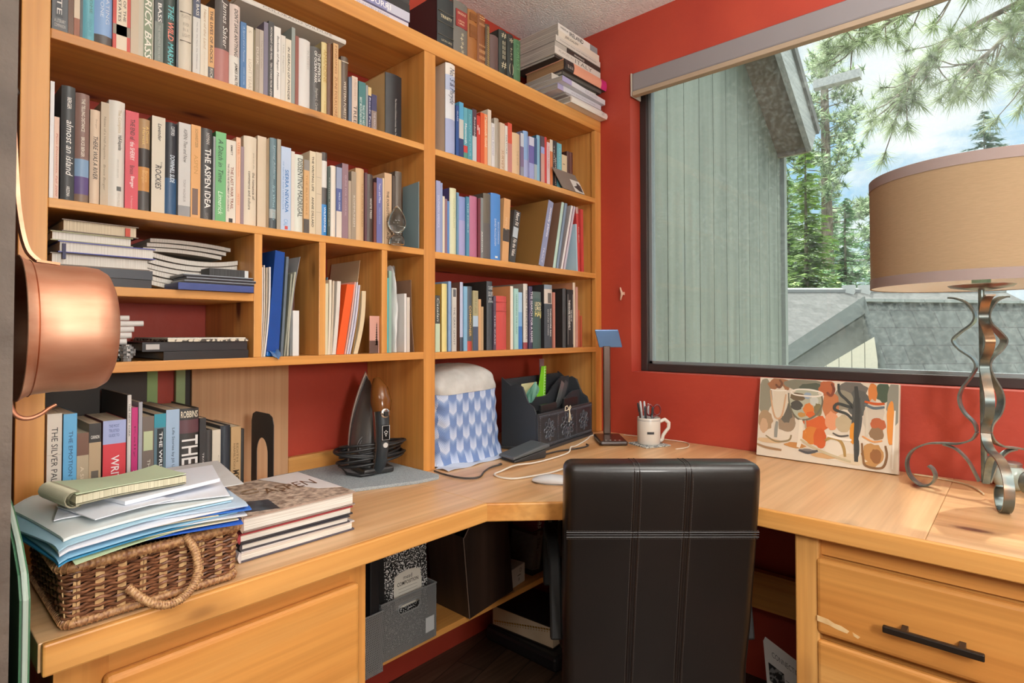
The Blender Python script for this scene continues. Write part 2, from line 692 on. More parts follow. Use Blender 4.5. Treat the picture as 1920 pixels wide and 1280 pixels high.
win = bpy.data.objects.new('window_1', None)
COL.objects.link(win)
win['kind'] = 'structure'
ORG[win.name] = Vector((0, 0, 0))
f = MB()
fx0, fx1, fw = 0.075, 0.13, 0.03
f.box(fx0, WY1 - fw, WZ0, fx1, WY1, WZ1)
f.box(fx0, WY0, WZ0, fx1, WY0 + fw, WZ1)
f.box(fx0, WY0 + fw, WZ0, fx1, WY1 - fw, WZ0 + fw)
f.box(fx0, WY0 + fw, WZ1 - fw, fx1, WY1 - fw, WZ1)
part('window_frame', f, BRONZE, win, bevel=0.003)
g = MB()
gx0, gx1 = 0.092, 0.122
y0, y1, z0, z1 = WY0 + fw, WY1 - fw, WZ0 + fw, WZ1 - fw
g.box(gx0, y1 - 0.012, z0, gx1, y1, z1)
g.box(gx0, y0, z0, gx1, y0 + 0.012, z1)
g.box(gx0, y0, z0, gx1, y1, z0 + 0.010)
g.box(gx0, y0, z1 - 0.010, gx1, y1, z1)
part('glazing_bead', g, GREYF, win)
part('window_pane', MB().box(0.104, y0, z0, 0.108, y1, z1), glass_mat(), win)

# unseen ceiling panels, added as housings for the fill light
for (cx, cy, sx, sy, lb) in ((-1.55, -2.75, 1.24, 0.64, 'added fill light panel on the ceiling nearest the window'), (-3.0, -1.75, 0.64, 1.24, 'added fill light panel on the ceiling nearest the far wall')):
    t = thing('fill_panel', lb, 'fill light', (cx, cy, ZC), group='added fill light panels')
    h = MB()
    h.box(cx - sx / 2, cy - sy / 2, ZC - 0.03, cx + sx / 2, cy - sy / 2 + 0.02, ZC)
    h.box(cx - sx / 2, cy + sy / 2 - 0.02, ZC - 0.03, cx + sx / 2, cy + sy / 2, ZC)
    h.box(cx - sx / 2, cy - sy / 2 + 0.02, ZC - 0.03, cx - sx / 2 + 0.02, cy + sy / 2 - 0.02, ZC)
    h.box(cx + sx / 2 - 0.02, cy - sy / 2 + 0.02, ZC - 0.03, cx + sx / 2, cy + sy / 2 - 0.02, ZC)
    part('frame', h, M('e6e6e4'), t)
    part('diffuser', MB().box(cx - sx / 2 + 0.02, cy - sy / 2 + 0.02, ZC - 0.02, cx + sx / 2 - 0.02, cy + sy / 2 - 0.02, ZC), M('f2f2f0'), t)

# unseen globe lamp stand, added for the fill light behind the camera
t = thing('fill_lamp', 'unseen globe fill lamp added behind the viewer', 'fill lamp', (-1.80, -1.95, 0))
part('base', MB().lathe([(0, .0005), (.14, .0005), (.14, .018), (.02, .03), (0, .03)], (-1.80, -1.95, 0), 32, close=False), M('303030'), t)
part('pole', MB().tube([(-1.80, -1.95, .03), (-1.80, -1.95, 1.13)], 0.011, 10), M('303030'), t)
part('holder', MB().lathe([(.0, 1.13), (.03, 1.13), (.05, 1.152), (.0, 1.153)], (-1.80, -1.95, 0), 20, close=False), M('303030'), t)

t = thing('fill_uplighter', 'unseen bronze fill lamp added to brighten the ceiling beside the drawer cabinet', 'fill lamp', (-1.15, -1.75, 0))  # unseen stand and bowl, added for the light thrown at the ceiling
part('base', MB().lathe([(0, .0005), (.13, .0005), (.13, .016), (.02, .03), (0, .03)], (-1.15, -1.75, 0), 32, close=False), M('3a302a', 0.4, 0.6), t)
part('pole', MB().tube([(-1.15, -1.75, .03), (-1.15, -1.75, 1.80)], 0.011, 10), M('3a302a', 0.4, 0.6), t)
part('bowl', MB().lathe([(0, 1.80), (.06, 1.805), (.17, 1.87), (.175, 1.875), (.165, 1.876), (.05, 1.815), (0, 1.812)], (-1.15, -1.75, 0), 36, close=False), M('e4dcd0', 0.5), t)

# ---------------------------------------------------------------- desk
ZD = 0.75
desk = thing('corner_desk', 'built-in L-shaped pine corner desk with diagonal inner edge', 'desk', (-0.9, 0, 0))
d = MB()
ZB = 0.712
d.prism([(-1.833, -0.335), (-1.017, -0.335), (-1.017, 0.284), (-1.833, 0.284)], 'z', ZB, ZD, 0)
d.prism([(-1.017, -0.335), (-0.62, -0.732), (-0.62, -1.135), (-0.004, -1.135), (-0.004, 0.284), (-1.017, 0.284)], 'z', ZB, ZD, 1)
d.prism([(-0.62, -1.1355), (-0.62, -2.5), (-0.004, -2.5), (-0.004, -1.1355)], 'z', ZB, ZD, 2)
part('worktop', d, [TOP['x'], TOP['x'], TOP['y']], desk, bevel=0.0015)
e = MB()
e.box(-1.83, -0.347, ZB - 0.003, -1.012, -0.335, ZD + 0.001)
part('front_edging', e, PINE['x'], desk, bevel=0.003)
e = MB()
c45 = Vector((-0.8185, -0.5335, (ZB + ZD) / 2 - 0.001)) - Vector((0.0042, 0.0042, 0))
e.obox(c45, Vector((0.2807, -0.2807, 0)) / 1.4142 * 1.4142 * 0.7071, Vector((0.0042, 0.0042, 0)), (0, 0, 0.021))
part('diagonal_edging', e, PINE['y'], desk, bevel=0.003)
e = MB()
e.box(-0.632, -2.5, ZB - 0.003, -0.62, -0.737, ZD + 0.001)
part('side_edging', e, PINE['y'], desk, bevel=0.003)
part('backsplash', MB().box(-1.2, 0.262, ZD, -0.9285, 0.285, ZD + 0.047), PINE['x'], desk, bevel=0.003)
part('kneehole_rail', MB().box(-0.06, -0.89, 0.256, -0.035, -0.2, 0.374), PINE['y'], desk)
part('low_shelf', MB().box(-1.31, -0.03, 0.282, -0.06, 0.284, 0.30), PINE['x'], desk, bevel=0.002)

# base cabinet below the basket
def drawer(parent, mb, handle=None):
    dr = part('drawer', mb, PINE['x'] if abs(max(v[0] for v in mb.v) - min(v[0] for v in mb.v)) > 0.2 else PINE['y'], parent, bevel=0.009, seg=3)
    return dr


cab = thing('base_cabinet', 'pine drawer cabinet under the worktop with the wicker basket', 'cabinet', (-1.57, -0.3, 0))
part('body', MB().box(-1.79, -0.28, 0.0, -1.324, 0.28, ZB - .004), PINE['z'], cab)
part('stile', MB().box(-1.811, -0.30, 0.0, -1.748, -0.28, ZB - .004), PINE['z'], cab)
part('stile', MB().box(-1.356, -0.30, 0.0, -1.32, -0.28, ZB - .004), PINE['z'], cab)
part('rail', MB().box(-1.748, -0.30, 0.64, -1.356, -0.28, ZB - .004), PINE['x'], cab)
part('rail', MB().box(-1.748, -0.30, 0.33, -1.356, -0.28, 0.39), PINE['x'], cab)
drawer(cab, MB().box(-1.757, -0.322, 0.375, -1.345, -0.30, 0.667))
drawer(cab, MB().box(-1.757, -0.322, 0.06, -1.345, -0.30, 0.355))

# drawer unit by the window
SCUFF = noise_mat('worn_bare_wood', 'd9b079', 'e6c592', (30, 60, 30), 4, 0.7)
cab = thing('drawer_cabinet', 'pine drawer cabinet with dark bar handle under the table lamp', 'cabinet', (-0.3, -1.2, 0))
part('body', MB().box(-0.565, -2.4, 0.0, -0.02, -0.905, ZB - .004), PINE['y'], cab)
part('corner_post', MB().box(-0.592, -0.942, 0.0, -0.53, -0.893, ZB - .004), PINE['z'], cab, bevel=0.004)
part('rail', MB().box(-0.575, -2.4, 0.66, -0.5655, -0.9425, ZB - .004), PINE['y'], cab)
for (z0, z1) in ((0.493, 0.657), (0.2, 0.480)):
    dr = drawer(cab, MB().box(-0.597, -1.42, z0, -0.576, -0.936, z1))
    if z0 > 0.4:
        zc = 0.560
        hb = MB()
        hb.box(-0.634, -1.222, zc - 0.0065, -0.623, -1.065, zc + 0.0065)
        hd = part('handle', hb, M('2e2620', 0.4, 0.6), dr, bevel=0.002)
        ps = MB().box(-0.624, -1.194, zc - 0.005, -0.597, -1.184, zc + 0.005)
        ps.box(-0.624, -1.104, zc - 0.005, -0.597, -1.094, zc + 0.005)
        part('handle_post', ps, M('3a302a', 0.4, 0.6), dr)
        for sp_ in ([(-.9385, .533), (-.960, .531), (-.972, .526), (-.985, .525), (-1.000, .519), (-.996, .513), (-.978, .515), (-.962, .519), (-.9385, .521)], [(-1.006, .519), (-1.020, .514), (-1.016, .509), (-1.008, .512)]):
            sc = MB().prism(sp_, 'x', -0.5974, -0.5968)
            part('scuff_mark', sc, SCUFF, dr)

# ---------------------------------------------------------------- bookcase
YB = 0.284
bc = thing('bookcase', 'two-bay knotty pine bookcase standing on the desk back', 'bookcase', (-0.91, 0.14, ZD))


def bpart(name, x0, x1, z0, z1, ax, y0=0.0, y1=YB, bev=0.0015):
    return part(name, MB().box(x0, y0, z0, x1, y1, z1), PINE[ax], bc, bevel=bev)


bpart('side_panel', -1.818, -1.778, ZD + .0004, 1.9700, 'z')
bpart('divider_panel', -0.928, -0.886, ZD + .0004, 1.9700, 'z')
bpart('side_panel', -0.036, -0.002, ZD + .0004, 1.9700, 'z', 0.0202)
bpart('stile', -0.044, -0.002, ZD + .0004, 1.9700, 'z', 0.0, 0.02)
bpart('top_board', -1.818, -0.002, 1.9704, 2.0153, 'x')
for (x0, x1, z0, z1) in ((-1.778, -0.928, 1.6767, 1.6948), (-1.778, -0.928, 1.3731, 1.3908), (-1.778, -0.928, 1.0739, 1.0946),
                         (-1.778, -1.4142, 1.2203, 1.2382), (-0.886, -0.0445, 1.6738, 1.6926), (-0.886, -0.0445, 1.3676, 1.3882), (-0.886, -0.0445, 1.0721, 1.0922)):
    bpart('shelf', x0, x1, z0, z1, 'x')
for (x0, x1) in ((-1.4142, -1.3959), (-1.256, -1.238), (-1.0725, -1.0545)):
    bpart('partition', x0, x1, 1.0946, 1.3731, 'z')

# ---------------------------------------------------------------- standing books: label, spine-foot corner, thickness, height, depth, binding, colours, lettering
BOOKS = [
('grey and charcoal paperback at the side-panel end on left bay upper shelf',(-1.7742,0.015,1.6952),0.023,0.215,0.17,'p','8b99a2',None,'c',[(0.62,'93a3ad'),(1,'4a4d50')],[('YOSEMITE','e8e6e0',0.25,0.84,0.3,0.62),('A LITERARY','d8d6d0',0.88,0.91,0.15,0.85,'u'),('COMPANION','d8d6d0',0.92,0.95,0.15,0.85,'u')],(0,0,0),[('title_panel','3b3d40',0.2,0.86,0.25,0.68)],'books on the left bay upper shelf'),
('thin dark brown paperback second along on left bay upper shelf',(-1.7508,0.015,1.6952),0.0082,0.2,0.17,'p','5f3d24',None,'c',(),(),(0,0,0),(),'books on the left bay upper shelf'),
('cream paperback with rust-brown foot on left bay upper shelf',(-1.7421,0.015,1.6952),0.0087,0.212,0.17,'p','d9c8ae',None,'c',[(0.82,'d9c8ae'),(1,'8c5236')],(),(0,0,0),(),'books on the left bay upper shelf'),
('very thin charcoal booklet beside the teal spine on left bay upper shelf',(-1.733,0.015,1.6952),0.004,0.21,0.17,'p','4b4f50',None,'c',(),(),(0,0,0),(),'books on the left bay upper shelf'),
('pale teal book with green title on left bay upper shelf',(-1.7286,0.015,1.6952),0.0176,0.222,0.17,'h','7fb6ba',None,'c',[(0.55,'a9c6b6'),(1,'6fb0bd')],[('THE SECOND HOME','5e8a80',0.2,0.75,0.55,0.8),('MEMOIR','5fa0ae',0.8,0.95,0.35,0.75)],(0,0,0),(),'books on the left bay upper shelf'),
('sky blue book lettered EATING STONE on left bay upper shelf',(-1.7106,0.015,1.6952),0.0282,0.226,0.17,'h','8fb0da',None,'c',[(0.9,'8fb0da'),(1,'5a5450')],[('EATING','d7e2f0',0.55,0.8,0.6,0.8),('STONE','d7e2f0',0.55,0.75,0.3,0.5)],(0,0,0),(),'books on the left bay upper shelf'),
('red history book with cream panel and grey band on left bay upper shelf',(-1.682,0.015,1.6952),0.0289,0.22,0.17,'p','bf4438',None,'c',(),[("PEOPLE'S HISTORY OF THE",'4a423c',0.05,0.72,0.58,0.74,'b'),('UNITED STATES','4a423c',0.3,0.73,0.3,0.46,'b')],(0,0,0),[('cream_panel','e6d9c2',0,1,0.2,0.8),('band','8a8070',0.76,0.85,0.01,0.99)],'books on the left bay upper shelf'),
('beige book next to the red history on left bay upper shelf',(-1.6526,0.015,1.6952),0.0135,0.222,0.17,'p','c4b49c',None,'c',(),(),(0,0,0),(),'books on the left bay upper shelf'),
('ivory and sage book with huge white capitals on left bay upper shelf',(-1.6382,0.015,1.6952),0.0265,0.226,0.17,'h','d9d3c2',None,'c',(),[('the','eeebe0',0.1,0.42,0.4,0.75,'i'),('RICK BASS','f4f0e4',0.45,0.99,0.36,0.8,'bi')],(0,0,0),[('sage_panel','7d8a70',0.05,1,0.3,0.85)],'books on the left bay upper shelf'),
('dark grey wolf-study paperback on left bay upper shelf',(-1.6112,0.015,1.6952),0.0153,0.215,0.17,'p','4c5250',None,'c',[(0.6,'3e4342'),(1,'727a72')],[('RICK BASS','f0eee8',0.2,0.6,0.35,0.8,'b'),('THE NINEMILE WOLVES','b9bdb4',0.63,0.96,0.4,0.65)],(0,0,0),(),'books on the left bay upper shelf'),
('dark green book lettered THE WILD MARSH on left bay upper shelf',(-1.5955,0.015,1.6952),0.023,0.222,0.17,'h','3e4a45',None,'c',(),[('THE','6cc4c8',0.42,0.56,0.35,0.8,'bi'),('WILD','f08a78',0.58,0.75,0.35,0.8,'bi'),('MARSH','6cc4c8',0.77,0.98,0.35,0.8,'bi')],(0,0,0),(),'books on the left bay upper shelf'),
('thin slate booklet beside the wide ivory spine on left bay upper shelf',(-1.5715,0.015,1.6952),0.004,0.205,0.17,'p','43474a',None,'c',(),(),(0,0,0),(),'books on the left bay upper shelf'),
('wide ivory book with ruled title block on left bay upper shelf',(-1.567,0.015,1.6952),0.0259,0.232,0.17,'h','d8cfbd',None,'c',(),[('PLATTE','a69c8c',0.48,0.51,0.2,0.8,'u'),('RIVER','a69c8c',0.55,0.58,0.3,0.75,'u'),('IN A','a69c8c',0.6,0.63,0.3,0.7,'u'),('LIGHT','a69c8c',0.65,0.68,0.25,0.8,'u')],(0,0,0),[('rule','6f675c',0.455,0.46,0.1,0.9),('rule','6f675c',0.715,0.72,0.1,0.9)],'books on the left bay upper shelf'),
('white paperback with navy top on left bay upper shelf',(-1.54,0.015,1.6952),0.0141,0.208,0.17,'p','d3d2cc',None,'c',[(0.4,'3d445a'),(1,'d5d4ce')],[('RICK BASS','e6e4dc',0.12,0.38,0.4,0.8,'b'),('The Sky, the Stars, the Wilderness','7b7c7c',0.44,0.93,0.45,0.65)],(0,0,0),(),'books on the left bay upper shelf'),
('cream paperback lettered HEART OF THE LAND on left bay upper shelf',(-1.5254,0.015,1.6952),0.0154,0.1576,0.17,'p','e0d8c6',None,'c',(),[('Heart of the Land','c2a888',0.05,0.6,0.4,0.75,'i'),('ESSAYS ON LAST GREAT PLACES','c9bfac',0.64,0.96,0.45,0.62)],(0,0,0),(),'books on the left bay upper shelf'),
('tan paperback lettered THE LIVES OF ROCKS on left bay upper shelf',(-1.5094,0.015,1.6952),0.0119,0.158,0.17,'p','d2a26a',None,'c',[(0.82,'d2a26a'),(1,'4e4a46')],[('THE LIVES OF ROCKS','3a322c',0.04,0.76,0.25,0.75,'b'),('RICK','e6e0d4',0.84,0.98,0.3,0.75)],(0,0,0),(),'books on the left bay upper shelf'),
('thick charcoal-brown book with rose-coloured lower half on left bay upper shelf',(-1.4953,0.015,1.6952),0.0301,0.1903,0.17,'h','4e4540',None,'c',[(0.6,'4e4540'),(1,'a9716a')],[('James Salter','f0ece4',0.03,0.58,0.42,0.82,'i')],(0,0,0),(),'books on the left bay upper shelf'),
('white book with pink stain lettered DONT SAVE ANYTHING on left bay upper shelf',(-1.4647,0.015,1.6952),0.0224,0.1865,0.17,'h','e4ded2',None,'c',[(0.62,'ddccc2'),(1,'e4e0d6')],[("DON'T SAVE ANYTHING",'3d3a36',0.05,0.63,0.4,0.75,'bi'),('JAMES SALTER','3d3a36',0.7,1.0,0.4,0.75,'bi')],(0,0,0),(),'books on the left bay upper shelf'),
('blue novel lettered A SPORT AND A PASTIME on left bay upper shelf',(-1.4417,0.015,1.6952),0.0123,0.1544,0.17,'p','44709f',None,'c',(),[('A Sport and a Pastime','b9cde0',0.06,0.58,0.35,0.75,'i'),('JAMES SALTER','a9c2da',0.66,0.92,0.45,0.7)],(0,0,0),(),'books on the left bay upper shelf'),
('cream novel lettered LIGHT YEARS on left bay upper shelf',(-1.4288,0.015,1.6952),0.0149,0.1504,0.17,'p','e2dac8',None,'c',(),[('LIGHT YEARS','b7ac98',0.5,0.98,0.3,0.8),('S','b7ac98',0.06,0.1,0.3,0.7)],(0,0,0),(),'books on the left bay upper shelf'),
('thin olive booklet between cream and taupe novels on left bay upper shelf',(-1.4132,0.015,1.6952),0.004,0.147,0.17,'p','75694c',None,'c',(),(),(0,0,0),(),'books on the left bay upper shelf'),
('taupe novel lettered DUSK on left bay upper shelf',(-1.4088,0.015,1.6952),0.009,0.1523,0.17,'p','9c9080',None,'c',(),[('DUSK','d8d0c2',0.28,0.55,0.25,0.8),('JAMES SALTER','b9b0a2',0.62,0.92,0.4,0.7)],(0,0,0),(),'books on the left bay upper shelf'),
('pale taupe paperback beside the DUSK novel on left bay upper shelf',(-1.3993,0.015,1.6952),0.0092,0.1525,0.17,'p','b2a79a',None,'c',(),[('The Wet Cellar','8d8276',0.15,0.6,0.4,0.7)],(0,0,0),(),'books on the left bay upper shelf'),
('plum-grey book between taupe and black spines on left bay upper shelf',(-1.3894,0.015,1.6952),0.01,0.1753,0.17,'p','70697a',None,'c',(),(),(0,0,0),(),'books on the left bay upper shelf'),
('black paperback of ten stories with white capitals on left bay upper shelf',(-1.3788,0.015,1.6952),0.0126,0.1814,0.17,'p','33302f',None,'c',(),[('MOONLIGHT OVER PEARL','e4e0da',0.07,0.5,0.35,0.7,'b'),('TEN STORIES FROM ASPEN','e4e0da',0.53,0.97,0.35,0.7,'b')],(0,0,0),(),'books on the left bay upper shelf'),
('white paperback lettered BACKSIDE OF ASPEN MOUNTAIN on left bay upper shelf',(-1.3655,0.015,1.6952),0.0161,0.1749,0.17,'p','e6e4de',None,'c',(),[('Backside of Aspen Mountain','33302e',0.12,0.85,0.35,0.75,'i')],(0,0,0),(),'books on the left bay upper shelf'),
('pale grey booklet beside the BACKSIDE paperback on left bay upper shelf',(-1.3488,0.015,1.6952),0.0111,0.1602,0.17,'p','d8d5cc',None,'c',(),[('The Pilgrim','a5a096',0.12,0.55,0.35,0.7)],(0,0,0),(),'books on the left bay upper shelf'),
('cream ski paperback with bold black slanting capitals on left bay upper shelf',(-1.3371,0.015,1.6952),0.0139,0.1563,0.17,'p','e0d8c6',None,'c',(),[('IN SEARCH OF POWDER','35322e',0.12,0.93,0.35,0.75,'bi')],(0,0,0),(),'books on the left bay upper shelf'),
('grey-green floppy-backed periodical on left bay upper shelf',(-1.3225,0.015,1.6952),0.0087,0.1894,0.17,'p','8d9690',None,'g',(),(),(0,0,0),(),'books on the left bay upper shelf'),
('thin rust red book next to the big white one on left bay upper shelf',(-1.3131,0.015,1.6952),0.0088,0.1724,0.17,'p','82473a',None,'c',(),(),(0,0,0),(),'books on the left bay upper shelf'),
('big plain white hardback on left bay upper shelf',(-1.3036,0.015,1.6952),0.0305,0.1724,0.17,'h','dedcd8','b5aa9c','c',(),[('IN REVIEW','b9b7b2',0.15,0.42,0.7,0.85)],(0,0,0),(),'books on the left bay upper shelf'),
('dark grey novel lettered THE EMPEROR OF OCEAN PARK on left bay upper shelf',(-1.2724,0.015,1.6952),0.0286,0.1641,0.17,'h','4b4845',None,'c',(),[('THE EMPEROR','f0eee8',0.08,0.52,0.62,0.88,'b'),('OF OCEAN PARK','f0eee8',0.06,0.55,0.3,0.56,'b'),('Stephen L. Carter','d0ccc4',0.62,0.98,0.35,0.65,'i')],(0,0,0),(),'books on the left bay upper shelf'),
('pale yellow book with faded gold capitals on left bay upper shelf',(-1.2431,0.015,1.6952),0.0147,0.1847,0.17,'h','d9c78e','b9a878','c',(),[('AMANDINE','b5924a',0.1,0.55,0.3,0.85),('A Novel','c4a868',0.8,0.95,0.35,0.7)],(0,0,0),(),'books on the left bay upper shelf'),
('dark chestnut book beside pale yellow on left bay upper shelf',(-1.2277,0.015,1.6952),0.0149,0.1878,0.17,'h','5d3a20','7a5432','c',(),(),(0,0,0),(),'books on the left bay upper shelf'),
('tan book lettered ZUNI FOLKLORE on left bay upper shelf',(-1.212,0.015,1.6952),0.0144,0.1937,0.17,'p','d0a877','6a3d1e','c',(),[('FINDING','94653a',0.03,0.4,0.35,0.75),('ZUNI FOLKLORE','8c5c34',0.44,0.97,0.3,0.8)],(0,0,0),(),'books on the left bay upper shelf'),
('thin straw-coloured book on left bay upper shelf',(-1.1969,0.015,1.6952),0.0077,0.1567,0.17,'p','c9ad7e',None,'c',(),(),(0,0,0),(),'books on the left bay upper shelf'),
('brown book lettered WESTERN FORESTS on left bay upper shelf',(-1.1877,0.015,1.6952),0.0202,0.1692,0.17,'h','5c4c3e',None,'c',(),[('WESTERN FORESTS','e6dccb',0.38,0.98,0.3,0.65)],(0,0,0),[('band','e2d8c4',0.075,0.085,0.02,0.98)],'books on the left bay upper shelf'),
('slate blue guide on left bay upper shelf',(-1.1667,0.015,1.6952),0.0087,0.1215,0.17,'p','5d6c80',None,'c',(),(),(0,0,0),(),'books on the left bay upper shelf'),
('cream book with big black TREE capitals on left bay upper shelf',(-1.1572,0.015,1.6952),0.0168,0.1274,0.17,'p','d6c3b2',None,'c',(),[('A FIELD GUIDE TO','b59a86',0.05,0.5,0.4,0.75),('TREE','3a3430',0.6,0.97,0.3,0.85)],(0,0,0),(),'books on the left bay upper shelf'),
('teal guide with two-line white title on left bay upper shelf',(-1.1371,0.015,1.6952),0.0213,0.1206,0.17,'p','3f7273',None,'c',(),[('BEST MOUNTAIN HIKES','d5e2de',0.35,0.97,0.15,0.45,'b'),('TRAILS OF THE WEST','d5e2de',0.5,0.95,0.55,0.85,'b')],(0,0,0),(),'books on the left bay upper shelf'),
('slim grey booklet beside the teal guide on left bay upper shelf',(-1.115,0.015,1.6952),0.0067,0.1169,0.17,'p','8f9697',None,'c',(),(),(0,0,0),(),'books on the left bay upper shelf'),
('navy booklet with straw-coloured top on left bay upper shelf',(-1.1075,0.015,1.6952),0.0097,0.114,0.17,'p','2f3357',None,'c',[(0.2,'d8bf8a'),(1,'2f3357')],[('Roads Past','d8d8e2',0.25,0.95,0.3,0.75)],(0,0,0),(),'books on the left bay upper shelf'),
('short mauve and navy paperback on left bay upper shelf',(-1.0969,0.015,1.6952),0.0165,0.0982,0.17,'p','75656a',None,'c',[(0.45,'3a3a5c'),(1,'8a7a72')],[('THE PRINCE','c9c2c6',0.5,0.95,0.35,0.7)],(0,0,0),(),'books on the left bay upper shelf'),
('big black county history with beige board on left bay upper shelf',(-1.0491,0.015,1.6952),0.0544,0.176,0.2,'h','17171a','cfac78','c',(),[('The History of Dutchess County, New York','d2d0cc',0.38,1.0,0.5,0.62)],(0,0,0),(),'books on the left bay upper shelf'),
('tall bluish-white booklet against the side panel on left bay second shelf',(-1.7747,0.015,1.3912),0.0058,0.2132,0.17,'p','dfe4e6',None,'c',(),(),(0,0,0),(),'books on the left bay second shelf'),
('pinkish beige booklet with red script on left bay second shelf',(-1.7685,0.015,1.3912),0.0072,0.1504,0.17,'p','d8bba8',None,'c',(),[('Penn Documents, Fall 2000','b3564a',0.2,0.96,0.35,0.75,'i')],(0,0,0),(),'books on the left bay second shelf'),
('charcoal book with handwritten ALMOST AN ISLAND title on left bay second shelf',(-1.7583,0.015,1.3912),0.0203,0.2122,0.17,'h','3d3f40',None,'c',(),[('BERGER','e6e4de',0.1,0.2,0.4,0.7,'b'),('almost an island','f2f0ea',0.3,0.78,0.35,0.85,'i'),('ARIZONA','d8d6d0',0.87,0.96,0.4,0.65,'b')],(0,0,0),(),'books on the left bay second shelf'),
('glossy brown, blue and purple banded book on left bay second shelf',(-1.7376,0.015,1.3912),0.0213,0.2051,0.17,'h','7d6259',None,'c',[(0.6,'7d6259'),(0.76,'7f9bb8'),(0.92,'594a78'),(1,'7a6656')],[('THE TELLING DISTANCE','e6ddcc',0.05,0.35,0.4,0.65,'b'),('BRUCE BERGER','e6ddcc',0.4,0.58,0.4,0.65,'b')],(0,0,0),(),'books on the left bay second shelf'),
('cream book lettered THERE WAS A RIVER on left bay second shelf',(-1.7151,0.015,1.3912),0.0153,0.1799,0.17,'h','d9c3aa',None,'c',(),[('Berger','b09c86',0.1,0.2,0.45,0.7),('THERE WAS A RIVER','43382f',0.28,0.73,0.3,0.75,'bi')],(0,0,0),(),'books on the left bay second shelf'),
('taupe book lettered NOTES OF A HALF-ASPENITE on left bay second shelf',(-1.699,0.015,1.3912),0.0126,0.1985,0.17,'p','b8a890',None,'c',(),[('Notes of a Half-Aspenite','7f7260',0.14,0.55,0.3,0.65),('Bruce Berger','7f7260',0.6,0.85,0.3,0.65,'i')],(0,0,0),(),'books on the left bay second shelf'),
('thick white book lettered THE COMPLETE HALF-ASPENITE on left bay second shelf',(-1.6859,0.015,1.3912),0.0264,0.2076,0.17,'h','dcd8ce',None,'c',(),[('The Complete','c2b190',0.08,0.3,0.5,0.75),('Half-Aspenite','3b3a36',0.32,0.46,0.5,0.8,'b'),('BRUCE BERGER','bdb9b0',0.55,0.72,0.5,0.62),('WHO PRESS','c2beb4',0.86,0.98,0.55,0.7)],(0,0,0),[('emblem','4f4d4a',0.8,0.84,0.5,0.78)],'books on the left bay second shelf'),
('red paperback lettered THE END OF THE SHERRY on left bay second shelf',(-1.659,0.015,1.3912),0.0219,0.1941,0.17,'p','c64551','b23c48','c',(),[('THE END of','4a1a20',0.08,0.29,0.35,0.7,'b'),('the SHERRY','f6e6e4',0.31,0.5,0.35,0.7,'b'),('Bruce','6a1f28',0.55,0.64,0.35,0.7,'b'),('Berger','f6e6e4',0.66,0.78,0.35,0.7,'b'),('la frequencia','e8b4b4',0.86,0.99,0.4,0.6)],(0,0,0),(),'books on the left bay second shelf'),
('brown, orange and black mottled book on left bay second shelf',(-1.6362,0.015,1.3912),0.0194,0.1854,0.17,'h','a07a4e',None,'c',[(0.32,'a98860'),(0.52,'38322e'),(0.78,'c18a4c'),(1,'4a4744')],[('A Desert','e8c87c',0.08,0.26,0.62,0.85),('Harvest','e8c87c',0.1,0.28,0.3,0.55),('Bruce','e2b878',0.56,0.68,0.55,0.8),('Berger','e2b878',0.56,0.7,0.25,0.5)],(0,0,0),(),'books on the left bay second shelf'),
('cream book lettered THE ROCKIES on left bay second shelf',(-1.614,0.015,1.3912),0.0238,0.1966,0.17,'p','d2cab8','8d8676','c',(),[('Lavender','2e2c2a',0.07,0.25,0.45,0.72,'bi'),('THE','3a3834',0.46,0.52,0.66,0.78),('ROCKIES','2a2826',0.5,0.75,0.28,0.72,'bi')],(0,0,0),(),'books on the left bay second shelf'),
('glossy navy-black book lettered DOWNHILL SLIDE on left bay second shelf',(-1.5897,0.015,1.3912),0.0221,0.1911,0.17,'h','26282e','3c3a38','c',[(0.6,'25262c'),(1,'2d4e70')],[('CLIFFORD','d8dcdf',0.04,0.14,0.45,0.75,'b'),('DOWNHILL SLIDE','d5e2ec',0.35,0.65,0.4,0.78,'bi')],(0,0,0),(),'books on the left bay second shelf'),
('silver-white book lettered ASPEN THEN AND NOW on left bay second shelf',(-1.5652,0.015,1.3912),0.0228,0.1968,0.17,'p','c3c0bb',None,'c',[(0.88,'c9c7c3'),(1,'8c8d8e')],[('ASPEN: Then and Now','55504c',0.06,0.42,0.4,0.7,'i'),('TONY VAGNEUR','8a8682',0.6,0.84,0.4,0.6)],(0,0,0),(),'books on the left bay second shelf'),
('orange-tan book with photo strip at its foot on left bay second shelf',(-1.5414,0.015,1.3912),0.0187,0.1983,0.17,'p','d7a267',None,'c',(),[('SCHWEITZER','8f7448',0.04,0.24,0.4,0.7),('ASPEN','b98d4e',0.32,0.52,0.3,0.72)],(0,0,0),[('photo_strip','6a5348',0.68,0.96,0.15,0.75)],'books on the left bay second shelf'),
('charcoal book lettered THE ASPEN IDEA on left bay second shelf',(-1.5221,0.015,1.3912),0.024,0.1974,0.17,'h','413e3c',None,'c',(),[('HYMAN','cfcac4',0.05,0.17,0.42,0.7),('THE ASPEN IDEA','f2efe9',0.22,0.87,0.32,0.82,'b'),('OKLAHOMA','8d8a86',0.92,1,0.4,0.65)],(0,0,0),(),'books on the left bay second shelf'),
('thin grey booklets wedge beside the green spine on left bay second shelf',(-1.4975,0.015,1.3912),0.0044,0.1839,0.17,'p','8d9294',None,'c',(),(),(0,0,0),(),'books on the left bay second shelf'),
('apple green book lettered A DITCH IN TIME on left bay second shelf',(-1.4926,0.015,1.3912),0.0216,0.1967,0.17,'p','67a870','4f8a5a','c',(),[('A Ditch in Time','1f3a2a',0.08,0.56,0.25,0.72,'i'),('Limerick','d9efd8',0.66,0.92,0.25,0.7,'i')],(0,0,0),(),'books on the left bay second shelf'),
